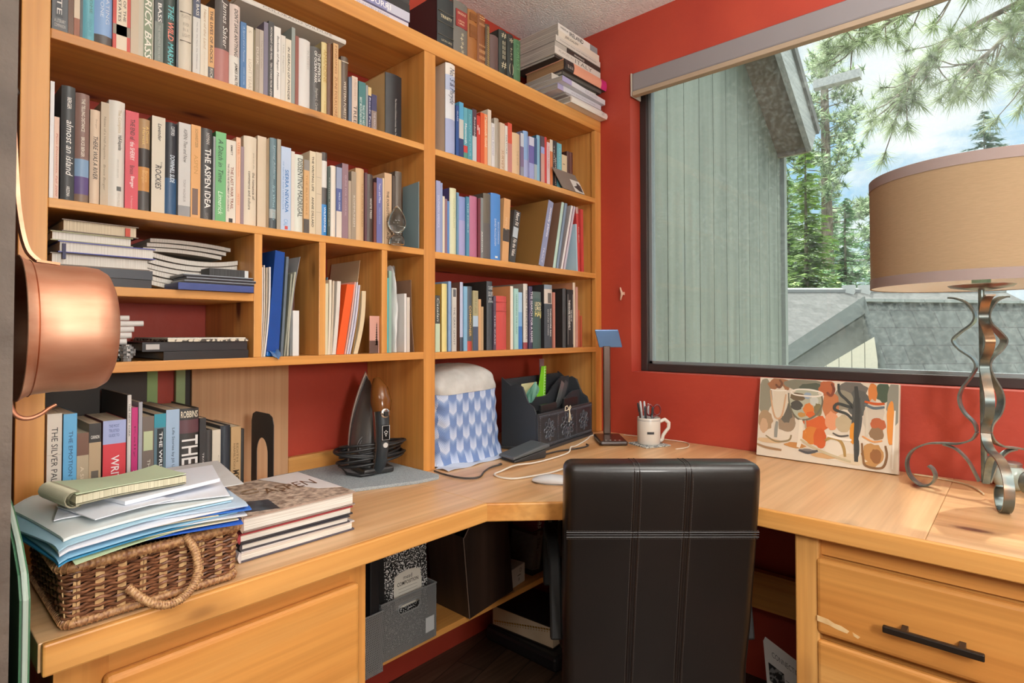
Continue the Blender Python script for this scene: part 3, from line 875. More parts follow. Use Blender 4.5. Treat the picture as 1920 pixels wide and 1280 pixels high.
('white book lettered THE LAST WAR TRAIL on left bay second shelf',(-1.4705,0.015,1.3912),0.0204,0.1846,0.17,'p','dfd8ca',None,'c',(),[('EMMITT','3a2c22',0.06,0.18,0.45,0.65,'b'),('THE LAST WAR TRAIL','7a3a1c',0.32,0.83,0.45,0.75,'b'),('THE UTES & THE SETTLEMENT OF COLORADO','3a342e',0.29,0.86,0.14,0.32,'b')],(0,0,0),[('emblem','2f2b28',0.94,0.99,0.3,0.7)],'books on the left bay second shelf'),
('peach paperback about mountain people on left bay second shelf',(-1.4495,0.015,1.3912),0.0098,0.1946,0.17,'p','e2b797',None,'c',(),[('UTES:','c9825a',0.06,0.2,0.3,0.75,'b'),('The Mountain People','c98f6c',0.22,0.45,0.35,0.7),('PETTIT','d08a62',0.65,0.78,0.3,0.7)],(0,0,0),(),'books on the left bay second shelf'),
('thin mauve booklet beside the peach paperback on left bay second shelf',(-1.4391,0.015,1.3912),0.007,0.1765,0.17,'p','8b777c',None,'c',(),(),(0,0,0),(),'books on the left bay second shelf'),
('thick ivory book on romance of commerce and culture on left bay second shelf',(-1.4315,0.015,1.3912),0.0287,0.204,0.17,'h','ddd0ba',None,'c',(),[('james sloan allen','a89c88',0.18,0.36,0.62,0.8),('the romance of','3f382e',0.4,0.7,0.62,0.82),('commerce and culture','3f382e',0.39,0.82,0.3,0.52)],(0,0,0),(),'books on the left bay second shelf'),
('cream book partly behind the short black one on left bay second shelf',(-1.3934,0.035,1.3912),0.0206,0.2174,0.17,'p','d8c7ae',None,'c',(),(),(0,0,0),(),'books on the left bay second shelf'),
('teal-grey memoir with pale script title on left bay second shelf',(-1.3724,0.015,1.3912),0.0157,0.214,0.17,'h','60787f','d8c7ae','c',[(0.78,'60787f'),(0.88,'9fa6a4'),(1,'3e474a')],[('Lynsey Addario','b9cdd2',0.08,0.45,0.4,0.75,'i'),("It's What I Do",'9fc0c8',0.52,0.9,0.4,0.75,'i')],(0,0,0),(),'books on the left bay second shelf'),
('slim grey-beige book next to the teal memoir on left bay second shelf',(-1.3561,0.015,1.3912),0.009,0.2146,0.17,'p','9d9789',None,'c',(),(),(0,0,0),(),'books on the left bay second shelf'),
('pale blue book lettered SIERRA NEVADA on left bay second shelf',(-1.3464,0.015,1.3912),0.0243,0.1999,0.17,'p','b9cbe4',None,'c',(),[('SIERRA NEVADA','2c6fae',0.27,0.78,0.4,0.75,'b'),('OF NATURE AND LANDSCAPE','5f8fbe',0.18,0.75,0.15,0.28),('CAL','6f9fce',0.86,0.94,0.3,0.7)],(0,0,0),[('emblem','c0504a',0.94,0.98,0.4,0.7)],'books on the left bay second shelf'),
('white torn-topped booklet beside pale blue on left bay second shelf',(-1.3215,0.015,1.3912),0.0087,0.1938,0.17,'p','d8d2c8',None,'c',(),(),(0,0,0),(),'books on the left bay second shelf'),
('white book with tall spidery black capitals on left bay second shelf',(-1.3121,0.015,1.3912),0.0224,0.1898,0.17,'h','d9dcd0','a89c88','c',(),[('DISSENTING MADRIGAL','35403e',0.05,0.8,0.3,0.85)],(0,0,0),(),'books on the left bay second shelf'),
('tan book with grey top and photographic foot on left bay second shelf',(-1.289,0.015,1.3912),0.0139,0.1811,0.17,'p','c9a070',None,'c',[(0.14,'85807a'),(0.8,'cda473'),(1,'4c4844')],[('THE BLUE NILE','a8824f',0.2,0.75,0.35,0.65)],(0,0,0),(),'books on the left bay second shelf'),
('cream book lettered THE WRITING LIFE on left bay second shelf',(-1.2744,0.015,1.3912),0.0162,0.2058,0.17,'p','d9cbae',None,'c',(),[('THE WRITING LIFE','3a352c',0.06,0.48,0.35,0.7,'b'),('ANNIE DILLARD','3a352c',0.55,0.91,0.35,0.7,'b')],(0,0,0),(),'books on the left bay second shelf'),
('beige book with ruled spine beside THE WRITING LIFE on left bay second shelf',(-1.2575,0.015,1.3912),0.0158,0.2071,0.17,'p','cdbfa6',None,'c',(),(),(0,0,0),[('rule','9d9280',0.3,0.304,0.1,0.9),('rule','9d9280',0.5,0.504,0.1,0.9),('rule','9d9280',0.72,0.724,0.1,0.9)],'books on the left bay second shelf'),
('tattered white, black and bright blue book on left bay second shelf',(-1.2409,0.015,1.3912),0.0146,0.2109,0.17,'h','e0dfda',None,'c',[(0.1,'403a36'),(0.42,'dcdad4'),(0.62,'4a4644'),(1,'2f7fc0')],[('WILDERNESS','e8f0f6',0.65,0.95,0.35,0.7,'b')],(0,0,0),(),'books on the left bay second shelf'),
('thin dark green paperback on left bay second shelf',(-1.2256,0.015,1.3912),0.0081,0.1772,0.17,'p','3d4a44',None,'c',(),[('Gonna Change','a9b5ae',0.15,0.85,0.35,0.7)],(0,0,0),(),'books on the left bay second shelf'),
('cream-white plain hardback beside dark green on left bay second shelf',(-1.2167,0.015,1.3912),0.015,0.1826,0.17,'h','e4dcce',None,'c',(),(),(0,0,0),(),'books on the left bay second shelf'),
('lilac, navy and cream banded paperback on left bay second shelf',(-1.2009,0.015,1.3912),0.0152,0.182,0.17,'p','8390ad',None,'c',[(0.3,'8f99b2'),(0.62,'4d5a8c'),(1,'ddd3c6')],[('WILD CARE','c9d2e2',0.35,0.6,0.4,0.7,'b')],(0,0,0),(),'books on the left bay second shelf'),
('dusky mauve paperback with faint lettering on left bay second shelf',(-1.1849,0.015,1.3912),0.0178,0.1954,0.17,'p','8a6f78','6a5668','c',(),[('GUNS FOR GENERAL','b9a2a6',0.15,0.7,0.45,0.7)],(0,0,0),(),'books on the left bay second shelf'),
('short taupe booklet beside dusky mauve on left bay second shelf',(-1.1663,0.015,1.3912),0.0079,0.1539,0.17,'p','a89884',None,'c',(),(),(0,0,0),(),'books on the left bay second shelf'),
('grey-brown book with white capitals on left bay second shelf',(-1.1576,0.015,1.3912),0.0143,0.18,0.17,'p','988a78',None,'c',(),[('KOMMUNISM','d8d0c4',0.35,0.8,0.4,0.75)],(0,0,0),(),'books on the left bay second shelf'),
('broad buff hardback with worn rounded back on left bay second shelf',(-1.1425,0.015,1.3912),0.0252,0.1928,0.17,'h','cba97f',None,'c',(),[('THE RIVER ROAD','b18f68',0.2,0.8,0.6,0.8)],(0,0,0),(),'books on the left bay second shelf'),
('thin plum booklet on left bay second shelf',(-1.1165,0.015,1.3912),0.0066,0.185,0.17,'p','5a3c44',None,'c',(),(),(0,0,0),(),'books on the left bay second shelf'),
('dark brown book lettered WHITE TREES on left bay second shelf',(-1.1091,0.015,1.3912),0.0193,0.1836,0.17,'h','453832',None,'c',(),[('WHITE TREES','e0d8d0',0.35,0.65,0.4,0.7,'b')],(0,0,0),(),'books on the left bay second shelf'),
('narrow oxblood book on left bay second shelf',(-1.089,0.015,1.3912),0.0085,0.1649,0.17,'p','6b3c34',None,'c',(),(),(0,0,0),(),'books on the left bay second shelf'),
('periwinkle book with white script title on left bay second shelf',(-1.0796,0.015,1.3912),0.0181,0.1794,0.17,'p','6a6c9e','5a4048','c',(),[('Yours and Mine','e2e4f2',0.08,0.38,0.35,0.7),('MARION MANVILLE','a4a8cc',0.45,0.7,0.4,0.65)],(0,0,0),(),'books on the left bay second shelf'),
('thin cream booklet beside periwinkle on left bay second shelf',(-1.0607,0.015,1.3912),0.0052,0.1819,0.17,'p','d8c2a2',None,'c',(),(),(0,0,0),(),'books on the left bay second shelf'),
('buff book lettered THE FORGOTTEN beside the glass stopper on left bay second shelf',(-1.0546,0.015,1.3912),0.0239,0.1983,0.17,'p','cfae8c',None,'c',(),[('THE FORGOTTEN','33281e',0.25,0.68,0.3,0.62,'b'),('AQ','33281e',0.82,0.92,0.3,0.62,'b')],(0,0,0),(),'books on the left bay second shelf'),
('thin dark book behind the glass stopper on left bay second shelf',(-1.028,0.015,1.3912),0.0108,0.195,0.17,'p','4a4038',None,'c',(),(),(0,0,0),(),'books on the left bay second shelf'),
('dark olive-brown cloth hardback by the blue-grey plate on left bay second shelf',(-1.0163,0.015,1.3912),0.0229,0.2107,0.17,'h','5a4e42',None,'c',(),(),(0,0,0),(),'books on the left bay second shelf'),
('ivory cookbook with tall black capitals behind the wicker basket',(-1.7678,0.045,0.7504),0.0217,0.251,0.15,'p','d5cfc2',None,'c',(),[('THE SILVER PALATE COOKBOOK','2e2b28',0.1,0.95,0.3,0.72)],(0,0,0),[('rule','b0a898',0.3,0.303,0.05,0.95),('rule','b0a898',0.6,0.603,0.05,0.95)],'books standing on the desk'),
('bright sky blue thesaurus behind the wicker basket',(-1.7441,0.045,0.7504),0.0204,0.2485,0.15,'p','5aa6d6','3f4a52','c',[(0.8,'62abd8'),(1,'34414c')],[('THE EMOTION THESAURUS','2c4f72',0.13,0.76,0.4,0.7),('A WRITER','d5dde2',0.84,0.98,0.4,0.7)],(0,0,0),(),'books standing on the desk'),
('tan book with dark picture at its top behind the wicker basket',(-1.7233,0.045,0.7504),0.0181,0.2101,0.15,'p','b5a488',None,'c',[(0.2,'6e4e3e'),(1,'b5a488')],[('A SHORT HISTORY OF','e0d4bc',0.3,0.97,0.3,0.6)],(0,0,0),(),'books standing on the desk'),
('sepia illustrated book with black top band behind the wicker basket',(-1.7048,0.045,0.7504),0.019,0.226,0.15,'p','b79f7e',None,'c',[(0.16,'2e2b29'),(1,'b79f7e')],[('CANNON','e8e4dc',0.1,0.13,0.15,0.85,'bu'),('THE FAR','8a4a3a',0.7,0.95,0.3,0.7)],(0,0,0),[('picture','5e564c',0.4,0.62,0.2,0.8)],'books standing on the desk'),
('thick red handbook with lilac top behind the wicker basket',(-1.6828,0.045,0.7504),0.0379,0.2285,0.15,'p','cf3f48','6a3a44','c',[(0.2,'a3afd8'),(1,'cf3f48')],[("WRITER'S MARKET",'f6ecec',0.3,1.0,0.35,0.72,'b'),('THE MOST','4c5a8c',0.035,0.06,0.25,0.7,'u'),('TRUSTED','4c5a8c',0.075,0.1,0.25,0.7,'u'),('GUIDE TO','4c5a8c',0.115,0.14,0.25,0.7,'u')],(0,0,0),(),'books standing on the desk'),
('tall thin white book with black boards behind the wicker basket',(-1.6427,0.045,0.7504),0.0068,0.2756,0.2,'h','dad6d0','2b2a29','c',(),[('THE NEW YORK','4a4a4a',0.06,0.3,0.3,0.7)],(0,0,0),(),'books standing on the desk'),
('magenta paperback with white script behind the wicker basket',(-1.6354,0.045,0.7504),0.0106,0.2502,0.15,'p','b82d70','b82d70','c',(),[('Kelly','7a1c48',0.15,0.4,0.3,0.7),('Smile, Genoa','f0d8e4',0.5,0.97,0.25,0.8,'i')],(0,0,0),(),'books standing on the desk'),
('tall clear-sleeved grey booklet behind the wicker basket',(-1.6234,0.045,0.7504),0.0065,0.26,0.2,'p','9ea0a8',None,'c',(),(),(0,0,0),(),'books standing on the desk'),
('brown-grey writing guide with ring emblem behind the wicker basket',(-1.6164,0.045,0.7504),0.0204,0.2295,0.15,'p','6c6159',None,'c',(),[("THE WRITER'S JOURNEY",'e0ddd0',0.38,1.0,0.35,0.7)],(0,0,0),[('ring_emblem','b9c49c',0.13,0.3,0.1,0.9)],'books standing on the desk'),
('teal and charcoal writing guide behind the wicker basket',(-1.5955,0.045,0.7504),0.021,0.2326,0.15,'p','2c7d8e','3a4a50','c',[(0.12,'2f8a9c'),(1,'55707c')],[("THE WRITER'S JOURNEY",'f2f4f4',0.16,0.98,0.35,0.72,'b')],(0,0,0),[('title_strip','1e2629',0.13,1,0.25,0.8)],'books standing on the desk'),
('pale blue book of life stories behind the wicker basket',(-1.574,0.045,0.7504),0.0251,0.239,0.2,'p','a2bcd6','5e5a58','c',(),[('Life Stories by Jill Uris','3f4c5c',0.16,0.55,0.4,0.65)],(0,0,0),(),'books standing on the desk'),
('thick black novel with huge white capitals behind the wicker basket',(-1.5479,0.045,0.7504),0.0382,0.238,0.17,'h','2c2a29','332a28','c',[(0.1,'2c2a29'),(0.22,'5a3a40'),(1,'34312f')],[('ROBBINS','e8dfc8',0.02,0.08,0.04,0.9,'bu'),('THE PIRATE','eceae6',0.24,0.98,0.1,0.92,'b')],(0,0,0),(),'books standing on the desk'),
('slim black theatre paperback behind the wicker basket',(-1.5092,0.045,0.7504),0.013,0.2146,0.15,'p','2f2f30',None,'c',(),[('TROUPE: EQUITY WANTED','e6e4e0',0.35,0.97,0.4,0.7)],(0,0,0),(),'books standing on the desk'),
('short charcoal book beside the theatre paperback behind the wicker basket',(-1.4957,0.045,0.7504),0.0121,0.1875,0.15,'h','3b3938',None,'c',(),(),(0,0,0),(),'books standing on the desk'),
('short cream-spined book with pale blue foot behind the wicker basket',(-1.4831,0.045,0.7504),0.0173,0.1856,0.15,'p','d5cdbb',None,'c',(),[('OLD PARIS','a59c8c',0.3,0.85,0.7,0.85)],(0,0,0),(),'books standing on the desk'),
('navy black leather book with rounded back behind the wicker basket',(-1.4652,0.045,0.7504),0.0211,0.1925,0.15,'h','2a3038',None,'c',(),(),(0,0,0),(),'books standing on the desk'),
('tan book lettered MYTHOLOGY behind the wicker basket',(-1.4435,0.045,0.7504),0.0217,0.1874,0.15,'p','b3946a',None,'c',(),[('EDITH','6a5234',0.2,0.42,0.55,0.75),('HAMILTON','6a5234',0.2,0.5,0.25,0.45),('MYTHOLOGY','3a2c1c',0.52,0.97,0.2,0.85,'b')],(0,0,0),(),'books standing on the desk'),
('thin black book touching the metal bookend behind the wicker basket',(-1.4212,0.045,0.7504),0.0072,0.1807,0.15,'h','252423',None,'c',(),(),(0,0,0),(),'books standing on the desk'),
('tall white slip-cased book with blue watercolour foot on right bay upper shelf',(-0.8431,0.0,1.693),0.0378,0.2738,0.2,'h','dfe3ea','d3c3ae','c',[(0.13,'ece9e2'),(0.3,'b4c2de'),(0.62,'dde2ea'),(1,'a4b0d6')],[('No. 5 & Phryde','46506a',0.05,0.45,0.2,0.85,'i')],(0,0,0),(),'books on the right bay upper shelf'),
('narrow navy book beside the slip-cased one on right bay upper shelf',(-0.786,0.02,1.693),0.0123,0.1644,0.16,'p','2c4f8c',None,'c',(),[('GLASS','d5dce8',0.1,0.3,0.3,0.7)],(0,0,0),(),'books on the right bay upper shelf'),
('sky blue and white guide with dark foot on right bay upper shelf',(-0.7726,0.02,1.693),0.0182,0.1794,0.16,'p','4f9bc4',None,'c',[(0.3,'58a6cf'),(0.64,'cfcfc9'),(1,'2c3c6a')],(),(0,0,0),(),'books on the right bay upper shelf'),
('blue-green guide lettered MAMMOTH with red band on right bay upper shelf',(-0.7532,0.02,1.693),0.0162,0.168,0.16,'p','5fa3b2',None,'c',[(0.72,'62a8b8'),(0.85,'c2413f'),(1,'4f8a7a')],[('Mammoth','eef2f2',0.3,0.68,0.3,0.8,'b')],(0,0,0),(),'books on the right bay upper shelf'),
('teal guide with pale speckles on right bay upper shelf',(-0.7359,0.02,1.693),0.0199,0.1685,0.16,'p','4f97a8',None,'c',(),[('MOUNTAIN TOUR','8cc0cc',0.1,0.9,0.3,0.7)],(0,0,0),(),'books on the right bay upper shelf'),
('dark plum guide with white foot on right bay upper shelf',(-0.7148,0.02,1.693),0.0179,0.1744,0.16,'p','5a4650',None,'c',[(0.5,'4e3c48'),(1,'c4cdd2')],[('Roadside','e6e2e0',0.15,0.5,0.35,0.75)],(0,0,0),(),'books on the right bay upper shelf'),
('scarlet booklet with white bars on right bay upper shelf',(-0.6957,0.02,1.693),0.0157,0.1588,0.16,'p','bf3a2e',None,'c',(),(),(0,0,0),[('white_bar','f0e4e0',0.2,0.3,0.2,0.4),('white_bar','f0e4e0',0.24,0.38,0.6,0.8)],'books on the right bay upper shelf'),
('orange-red guide lettered MAMMOTH GOLD on right bay upper shelf',(-0.6788,0.02,1.693),0.0321,0.173,0.16,'p','cf5a30','c0341f','c',(),[('Mammoth Gold','f6e4cc',0.05,0.62,0.62,0.9,'b')],(0,0,0),[('strip','e89a6a',0,1,0.55,0.97)],'books on the right bay upper shelf'),
('tall cream paperback beside orange-red on right bay upper shelf',(-0.6454,0.02,1.693),0.0164,0.1928,0.16,'p','dcd2c2',None,'c',(),(),(0,0,0),(),'books on the right bay upper shelf'),
('white booklet with grey-lilac title on right bay upper shelf',(-0.6278,0.02,1.693),0.0153,0.1531,0.16,'p','e0e0e2',None,'c',(),[('Desert Survival','8a84a0',0.1,0.7,0.3,0.75)],(0,0,0),(),'books on the right bay upper shelf'),
('taupe grey plain hardback on right bay upper shelf',(-0.6112,0.02,1.693),0.0234,0.175,0.16,'h','a8a092',None,'c',(),(),(0,0,0),(),'books on the right bay upper shelf'),
('cream book with brown engraved pattern on right bay upper shelf',(-0.5865,0.02,1.693),0.0238,0.1657,0.16,'p','d9c6b0',None,'c',(),[('SURVEY','b08a6a',0.55,0.95,0.3,0.8,'i')],(0,0,0),(),'books on the right bay upper shelf'),
('slim white book with grey capitals on right bay upper shelf',(-0.5614,0.02,1.693),0.0129,0.1619,0.16,'p','e6e3dc',None,'c',(),[('NATURE','7c8084',0.2,0.6,0.3,0.75)],(0,0,0),(),'books on the right bay upper shelf'),
('brick red paperback with rose lower half on right bay upper shelf',(-0.5471,0.02,1.693),0.021,0.1761,0.16,'p','cc5540','c24b36','c',[(0.4,'cf5641'),(1,'c0807a')],(),(0,0,0),(),'books on the right bay upper shelf'),
('broad buff hardback with faded spine on right bay upper shelf',(-0.5234,0.02,1.693),0.042,0.15,0.16,'h','dcbf9a','b9834e','c',(),[('THE RIVER','b79c7c',0.4,0.75,0.5,0.7)],(0,0,0),(),'books on the right bay upper shelf'),
('white and mauve speckled booklet on right bay upper shelf',(-0.48,0.02,1.693),0.0157,0.1579,0.16,'p','8d86a2',None,'c',[(0.3,'c9d0dc'),(0.75,'7a6888'),(1,'8a8c9c')],(),(0,0,0),(),'books on the right bay upper shelf'),
('light blue hardback with brown lower board on right bay upper shelf',(-0.4628,0.02,1.693),0.0277,0.1716,0.16,'h','7ba0d2','6d82a8','c',[(0.6,'86a8d6'),(1,'a3acd6')],(),(0,0,0),(),'books on the right bay upper shelf'),
('lilac and white booklet on right bay upper shelf',(-0.4337,0.02,1.693),0.0268,0.158,0.16,'p','b9b6dc',None,'c',[(0.2,'d2d4ea'),(0.6,'6a62a4'),(1,'9ea6d8')],(),(0,0,0),(),'books on the right bay upper shelf'),
('navy booklet with white mottling on right bay upper shelf',(-0.4054,0.02,1.693),0.0151,0.1599,0.16,'p','35507a',None,'c',[(0.6,'35507a'),(1,'9fb0b8')],(),(0,0,0),(),'books on the right bay upper shelf'),
('ice blue hardback with teal side on right bay upper shelf',(-0.3888,0.02,1.693),0.0199,0.1745,0.16,'h','7fb0cc','2f6480','c',(),(),(0,0,0),(),'books on the right bay upper shelf'),
('booklet banded plum, lilac and pink on right bay upper shelf',(-0.3673,0.02,1.693),0.0202,0.1762,0.16,'p','6a5660',None,'c',[(0.22,'5a4650'),(0.36,'9aa6d8'),(1,'c99a90')],(),(0,0,0),(),'books on the right bay upper shelf'),
('thin bright red booklet on right bay upper shelf',(-0.3461,0.02,1.693),0.0117,0.1785,0.16,'p','c43a36',None,'c',(),(),(0,0,0),(),'books on the right bay upper shelf'),
('pinkish white booklet with red flecks on right bay upper shelf',(-0.3329,0.02,1.693),0.0175,0.1627,0.16,'p','e0c4c8',None,'c',(),[('INDIAN TRIBES','c47a80',0.1,0.6,0.3,0.7)],(0,0,0),(),'books on the right bay upper shelf'),
('orange paperback with white top on right bay upper shelf',(-0.3144,0.02,1.693),0.0161,0.1772,0.16,'p','cf7a4a',None,'c',[(0.25,'e2d6c4'),(1,'cf7a4a')],(),(0,0,0),(),'books on the right bay upper shelf'),
('black paperback with white dotted capitals on right bay upper shelf',(-0.2973,0.02,1.693),0.0242,0.1785,0.16,'p','2f2b2c',None,'c',(),[('ARCHAEOLOGY','d8d2cc',0.35,0.95,0.55,0.8,'b'),('TRAIL','c9c2bc',0.1,0.5,0.2,0.4,'b')],(0,0,0),(),'books on the right bay upper shelf'),
('aqua paperback on right bay upper shelf',(-0.2714,0.02,1.693),0.0284,0.1753,0.16,'p','6bb0c0',None,'c',(),[('CALIFORNIA','a8d2d8',0.1,0.7,0.4,0.7)],(0,0,0),(),'books on the right bay upper shelf'),
('short cream paperback with dark dashes on right bay upper shelf',(-0.2413,0.02,1.693),0.0324,0.1379,0.16,'p','d9c6a4',None,'c',(),(),(0,0,0),[('dash','6a5a44',0.25,0.27,0.2,0.6),('dash','6a5a44',0.5,0.52,0.2,0.6)],'books on the right bay upper shelf'),
('dark brown leather book with rounded back on right bay upper shelf',(-0.2054,0.02,1.693),0.0174,0.1591,0.12,'h','4a2a22',None,'c',(),(),(0,0,0),(),'books on the right bay upper shelf'),
('reddish brown leather book, last before the gap on right bay upper shelf',(-0.1862,0.02,1.693),0.0212,0.1599,0.12,'h','5a2c22',None,'c',(),(),(0,0,0),(),'books on the right bay upper shelf'),
('tall lilac-blue book with silvery lettering on right bay middle shelf',(-0.8674,0.018,1.3886),0.0167,0.2171,0.16,'p','9fa6cc',None,'c',(),[('SOUTHERN AMERICA','d8dcec',0.2,0.65,0.3,0.75)],(0,0,0),(),'books on the right bay middle shelf'),
('thin lilac book beside the silvery one on right bay middle shelf',(-0.8503,0.018,1.3886),0.0078,0.2132,0.16,'p','8d9cc2',None,'c',(),(),(0,0,0),(),'books on the right bay middle shelf'),
('thin ivory booklet on right bay middle shelf',(-0.8418,0.018,1.3886),0.0079,0.1743,0.16,'p','ded6c0',None,'c',(),(),(0,0,0),(),'books on the right bay middle shelf'),
('dusty rose and grey booklet on right bay middle shelf',(-0.8333,0.018,1.3886),0.0097,0.1678,0.16,'p','8a6a74',None,'c',(),(),(0,0,0),(),'books on the right bay middle shelf'),
('thin mid-blue booklet on right bay middle shelf',(-0.823,0.018,1.3886),0.0087,0.163,0.16,'p','5a86c2',None,'c',(),(),(0,0,0),(),'books on the right bay middle shelf'),
('pale celery green hardback on right bay middle shelf',(-0.8096,0.018,1.3886),0.0265,0.2065,0.16,'h','d9dcb8','4c4474','c',(),[('GENTLE MISCELLANY','b4bc94',0.15,0.6,0.4,0.65)],(0,0,0),(),'books on the right bay middle shelf'),
('thin steel blue booklet beside celery green on right bay middle shelf',(-0.7824,0.018,1.3886),0.0067,0.1964,0.16,'p','6a92b4',None,'c',(),(),(0,0,0),(),'books on the right bay middle shelf'),
('periwinkle hardback with pinker lower part on right bay middle shelf',(-0.7751,0.018,1.3886),0.0305,0.1865,0.16,'h','8493cc',None,'c',[(0.4,'8897cc'),(1,'a3a0cc')],(),(0,0,0),(),'books on the right bay middle shelf'),
('steel teal paperback on right bay middle shelf',(-0.7434,0.018,1.3886),0.0127,0.1906,0.16,'p','4f88a4',None,'c',(),[('THE EDIBLE','a8c8d4',0.1,0.6,0.3,0.7)],(0,0,0),(),'books on the right bay middle shelf'),
('rose pink glossy hardback with maroon side on right bay middle shelf',(-0.726,0.018,1.3886),0.0332,0.1972,0.16,'h','b06a88','5a1f2c','c',(),(),(0,0,0),(),'books on the right bay middle shelf'),
('narrow maroon book on right bay middle shelf',(-0.6921,0.018,1.3886),0.0109,0.1943,0.16,'p','6a2430',None,'c',(),(),(0,0,0),(),'books on the right bay middle shelf'),
('slim grey book with white base lettering on right bay middle shelf',(-0.6803,0.018,1.3886),0.0117,0.1982,0.16,'p','7c8080',None,'c',(),[('ARIZONA','e6e6e2',0.55,0.9,0.3,0.75)],(0,0,0),(),'books on the right bay middle shelf'),
('dark book with mottled landscape picture on right bay middle shelf',(-0.6636,0.018,1.3886),0.0337,0.2171,0.16,'h','3a3634','4a4440','c',[(0.45,'5e564a'),(1,'55504e')],(),(0,0,0),(),'books on the right bay middle shelf'),
('cornflower blue history with oval portrait on right bay middle shelf',(-0.6287,0.018,1.3886),0.0464,0.2246,0.16,'h','4d86cc',None,'c',(),[('BRAVE COMPANIONS','d5e2f2',0.42,0.75,0.6,0.75),('DAVID McCULLOUGH','e6eef6',0.38,0.78,0.28,0.45)],(0,0,0),[('label','e8ecee',0.93,0.96,0.35,0.6)],'books on the right bay middle shelf'),
('mint paperback with dark patterned upper half on right bay lower shelf',(-0.8712,0.016,1.0926),0.0176,0.1682,0.16,'p','c2d4b8',None,'c',[(0.5,'3f4240'),(1,'c4d6ba')],[('Catalan','d8dcd2',0.05,0.46,0.3,0.8,'i')],(0,0,0),(),'books on the right bay lower shelf'),
('straw yellow hardback with mustard boards on right bay lower shelf',(-0.8431,0.016,1.0926),0.0202,0.2051,0.16,'h','ded08a','c99a3c','c',(),(),(0,0,0),(),'books on the right bay lower shelf'),
('tall steel blue hardback on right bay lower shelf',(-0.8185,0.016,1.0926),0.0119,0.2138,0.16,'h','7fa0c8',None,'c',(),(),(0,0,0),(),'books on the right bay lower shelf'),
('pale grey paperback with black title panel on right bay lower shelf',(-0.8055,0.016,1.0926),0.0187,0.1943,0.16,'p','c9c6be',None,'c',(),[('THE GRAY GHOST','6a6a6a',0.3,0.9,0.3,0.7)],(0,0,0),[('title_panel','55565a',0.02,0.14,0.25,0.85)],'books on the right bay lower shelf'),
('pale lilac hardback with brown board and dark foot on right bay lower shelf',(-0.7701,0.016,1.0926),0.0124,0.2145,0.16,'h','b7bcd8','6a4a3e','c',[(0.8,'bcc2dc'),(1,'3e4656')],(),(0,0,0),(),'books on the right bay lower shelf'),
('powder blue paperback on right bay lower shelf',(-0.7565,0.016,1.0926),0.0149,0.2021,0.16,'p','83b4d4',None,'c',(),(),(0,0,0),(),'books on the right bay lower shelf'),
('dark blue-grey hardback lettered COMMONER on right bay lower shelf',(-0.7405,0.016,1.0926),0.0233,0.2033,0.16,'h','46505a',None,'c',[(0.85,'46505a'),(1,'b0453c')],[('COMMONER','d8b46a',0.3,0.78,0.3,0.7,'b')],(0,0,0),(),'books on the right bay lower shelf'),
('khaki paperback with pale blue middle and navy foot on right bay lower shelf',(-0.7161,0.016,1.0926),0.0225,0.1911,0.16,'p','a9a07c',None,'c',[(0.42,'a9a07c'),(0.6,'b4c9dc'),(1,'454f66')],[('DOCTOR AT LARGE','7d7658',0.03,0.38,0.3,0.75)],(0,0,0),(),'books on the right bay lower shelf'),
('narrow tan paperback beside khaki on right bay lower shelf',(-0.6923,0.016,1.0926),0.012,0.1646,0.16,'p','cda276',None,'c',(),(),(0,0,0),(),'books on the right bay lower shelf'),
('thin short buff booklet on right bay lower shelf',(-0.6796,0.016,1.0926),0.0102,0.141,0.16,'p','b79a74',None,'c',(),(),(0,0,0),(),'books on the right bay lower shelf'),
('tall glossy black cookbook with stacked white capitals on right bay lower shelf',(-0.6497,0.016,1.0926),0.0263,0.2254,0.22,'h','3a4046','2a2624','c',(),[('CLASSIC','dfe4e6',0.07,0.12,0.1,0.9,'u'),('SOUPS','dfe4e6',0.15,0.22,0.1,0.9,'u'),('AND','dfe4e6',0.24,0.27,0.2,0.7,'u'),('STEWS','dfe4e6',0.28,0.31,0.1,0.9,'u')],(0,0,0),(),'books on the right bay lower shelf'),
('dark violet paperback with white title on right bay lower shelf',(-0.6221,0.016,1.0926),0.0115,0.1782,0.16,'p','504454',None,'c',(),[('THE CASE','d8d2dc',0.35,0.9,0.3,0.7)],(0,0,0),(),'books on the right bay lower shelf'),
('red cloth hardback with ribbed rounded back on right bay lower shelf',(-0.608,0.016,1.0926),0.0524,0.1798,0.16,'h','bf4a46','8c2830','c',(),(),(0,0,0),[('band','9c3634',0.11,0.115,0.02,0.98),('band','9c3634',0.28,0.285,0.02,0.98)],'books on the right bay lower shelf'),
('tall white book with orange-brown handwritten board on right bay lower shelf',(-0.5395,0.016,1.0926),0.0136,0.2159,0.2,'p','ebe4d6','c98a5a','c',(),(),(0,0,0),(),'books on the right bay lower shelf'),
('pale aqua paperback on right bay lower shelf',(-0.5205,0.016,1.0926),0.0221,0.209,0.16,'p','a8d2cc',None,'c',(),[('HARRASSING THE LAND','4a8284',0.1,0.75,0.4,0.7)],(0,0,0),(),'books on the right bay lower shelf'),
('blue paperback fading from pale to deep on right bay lower shelf',(-0.4975,0.016,1.0926),0.0189,0.1972,0.16,'p','6a9fd4',None,'c',[(0.35,'a8cdea'),(0.6,'7fb0de'),(1,'3a74ba')],(),(0,0,0),(),'books on the right bay lower shelf'),
('tall grey-white hardback with red-splashed foot on right bay lower shelf',(-0.4672,0.016,1.0926),0.0225,0.2289,0.16,'h','d2cec8','8a8078','c',[(0.9,'d2cec8'),(1,'8c3c44')],[('SECRET RENDEZVOUS','5a5856',0.1,0.85,0.35,0.7)],(0,0,0),(),'books on the right bay lower shelf'),
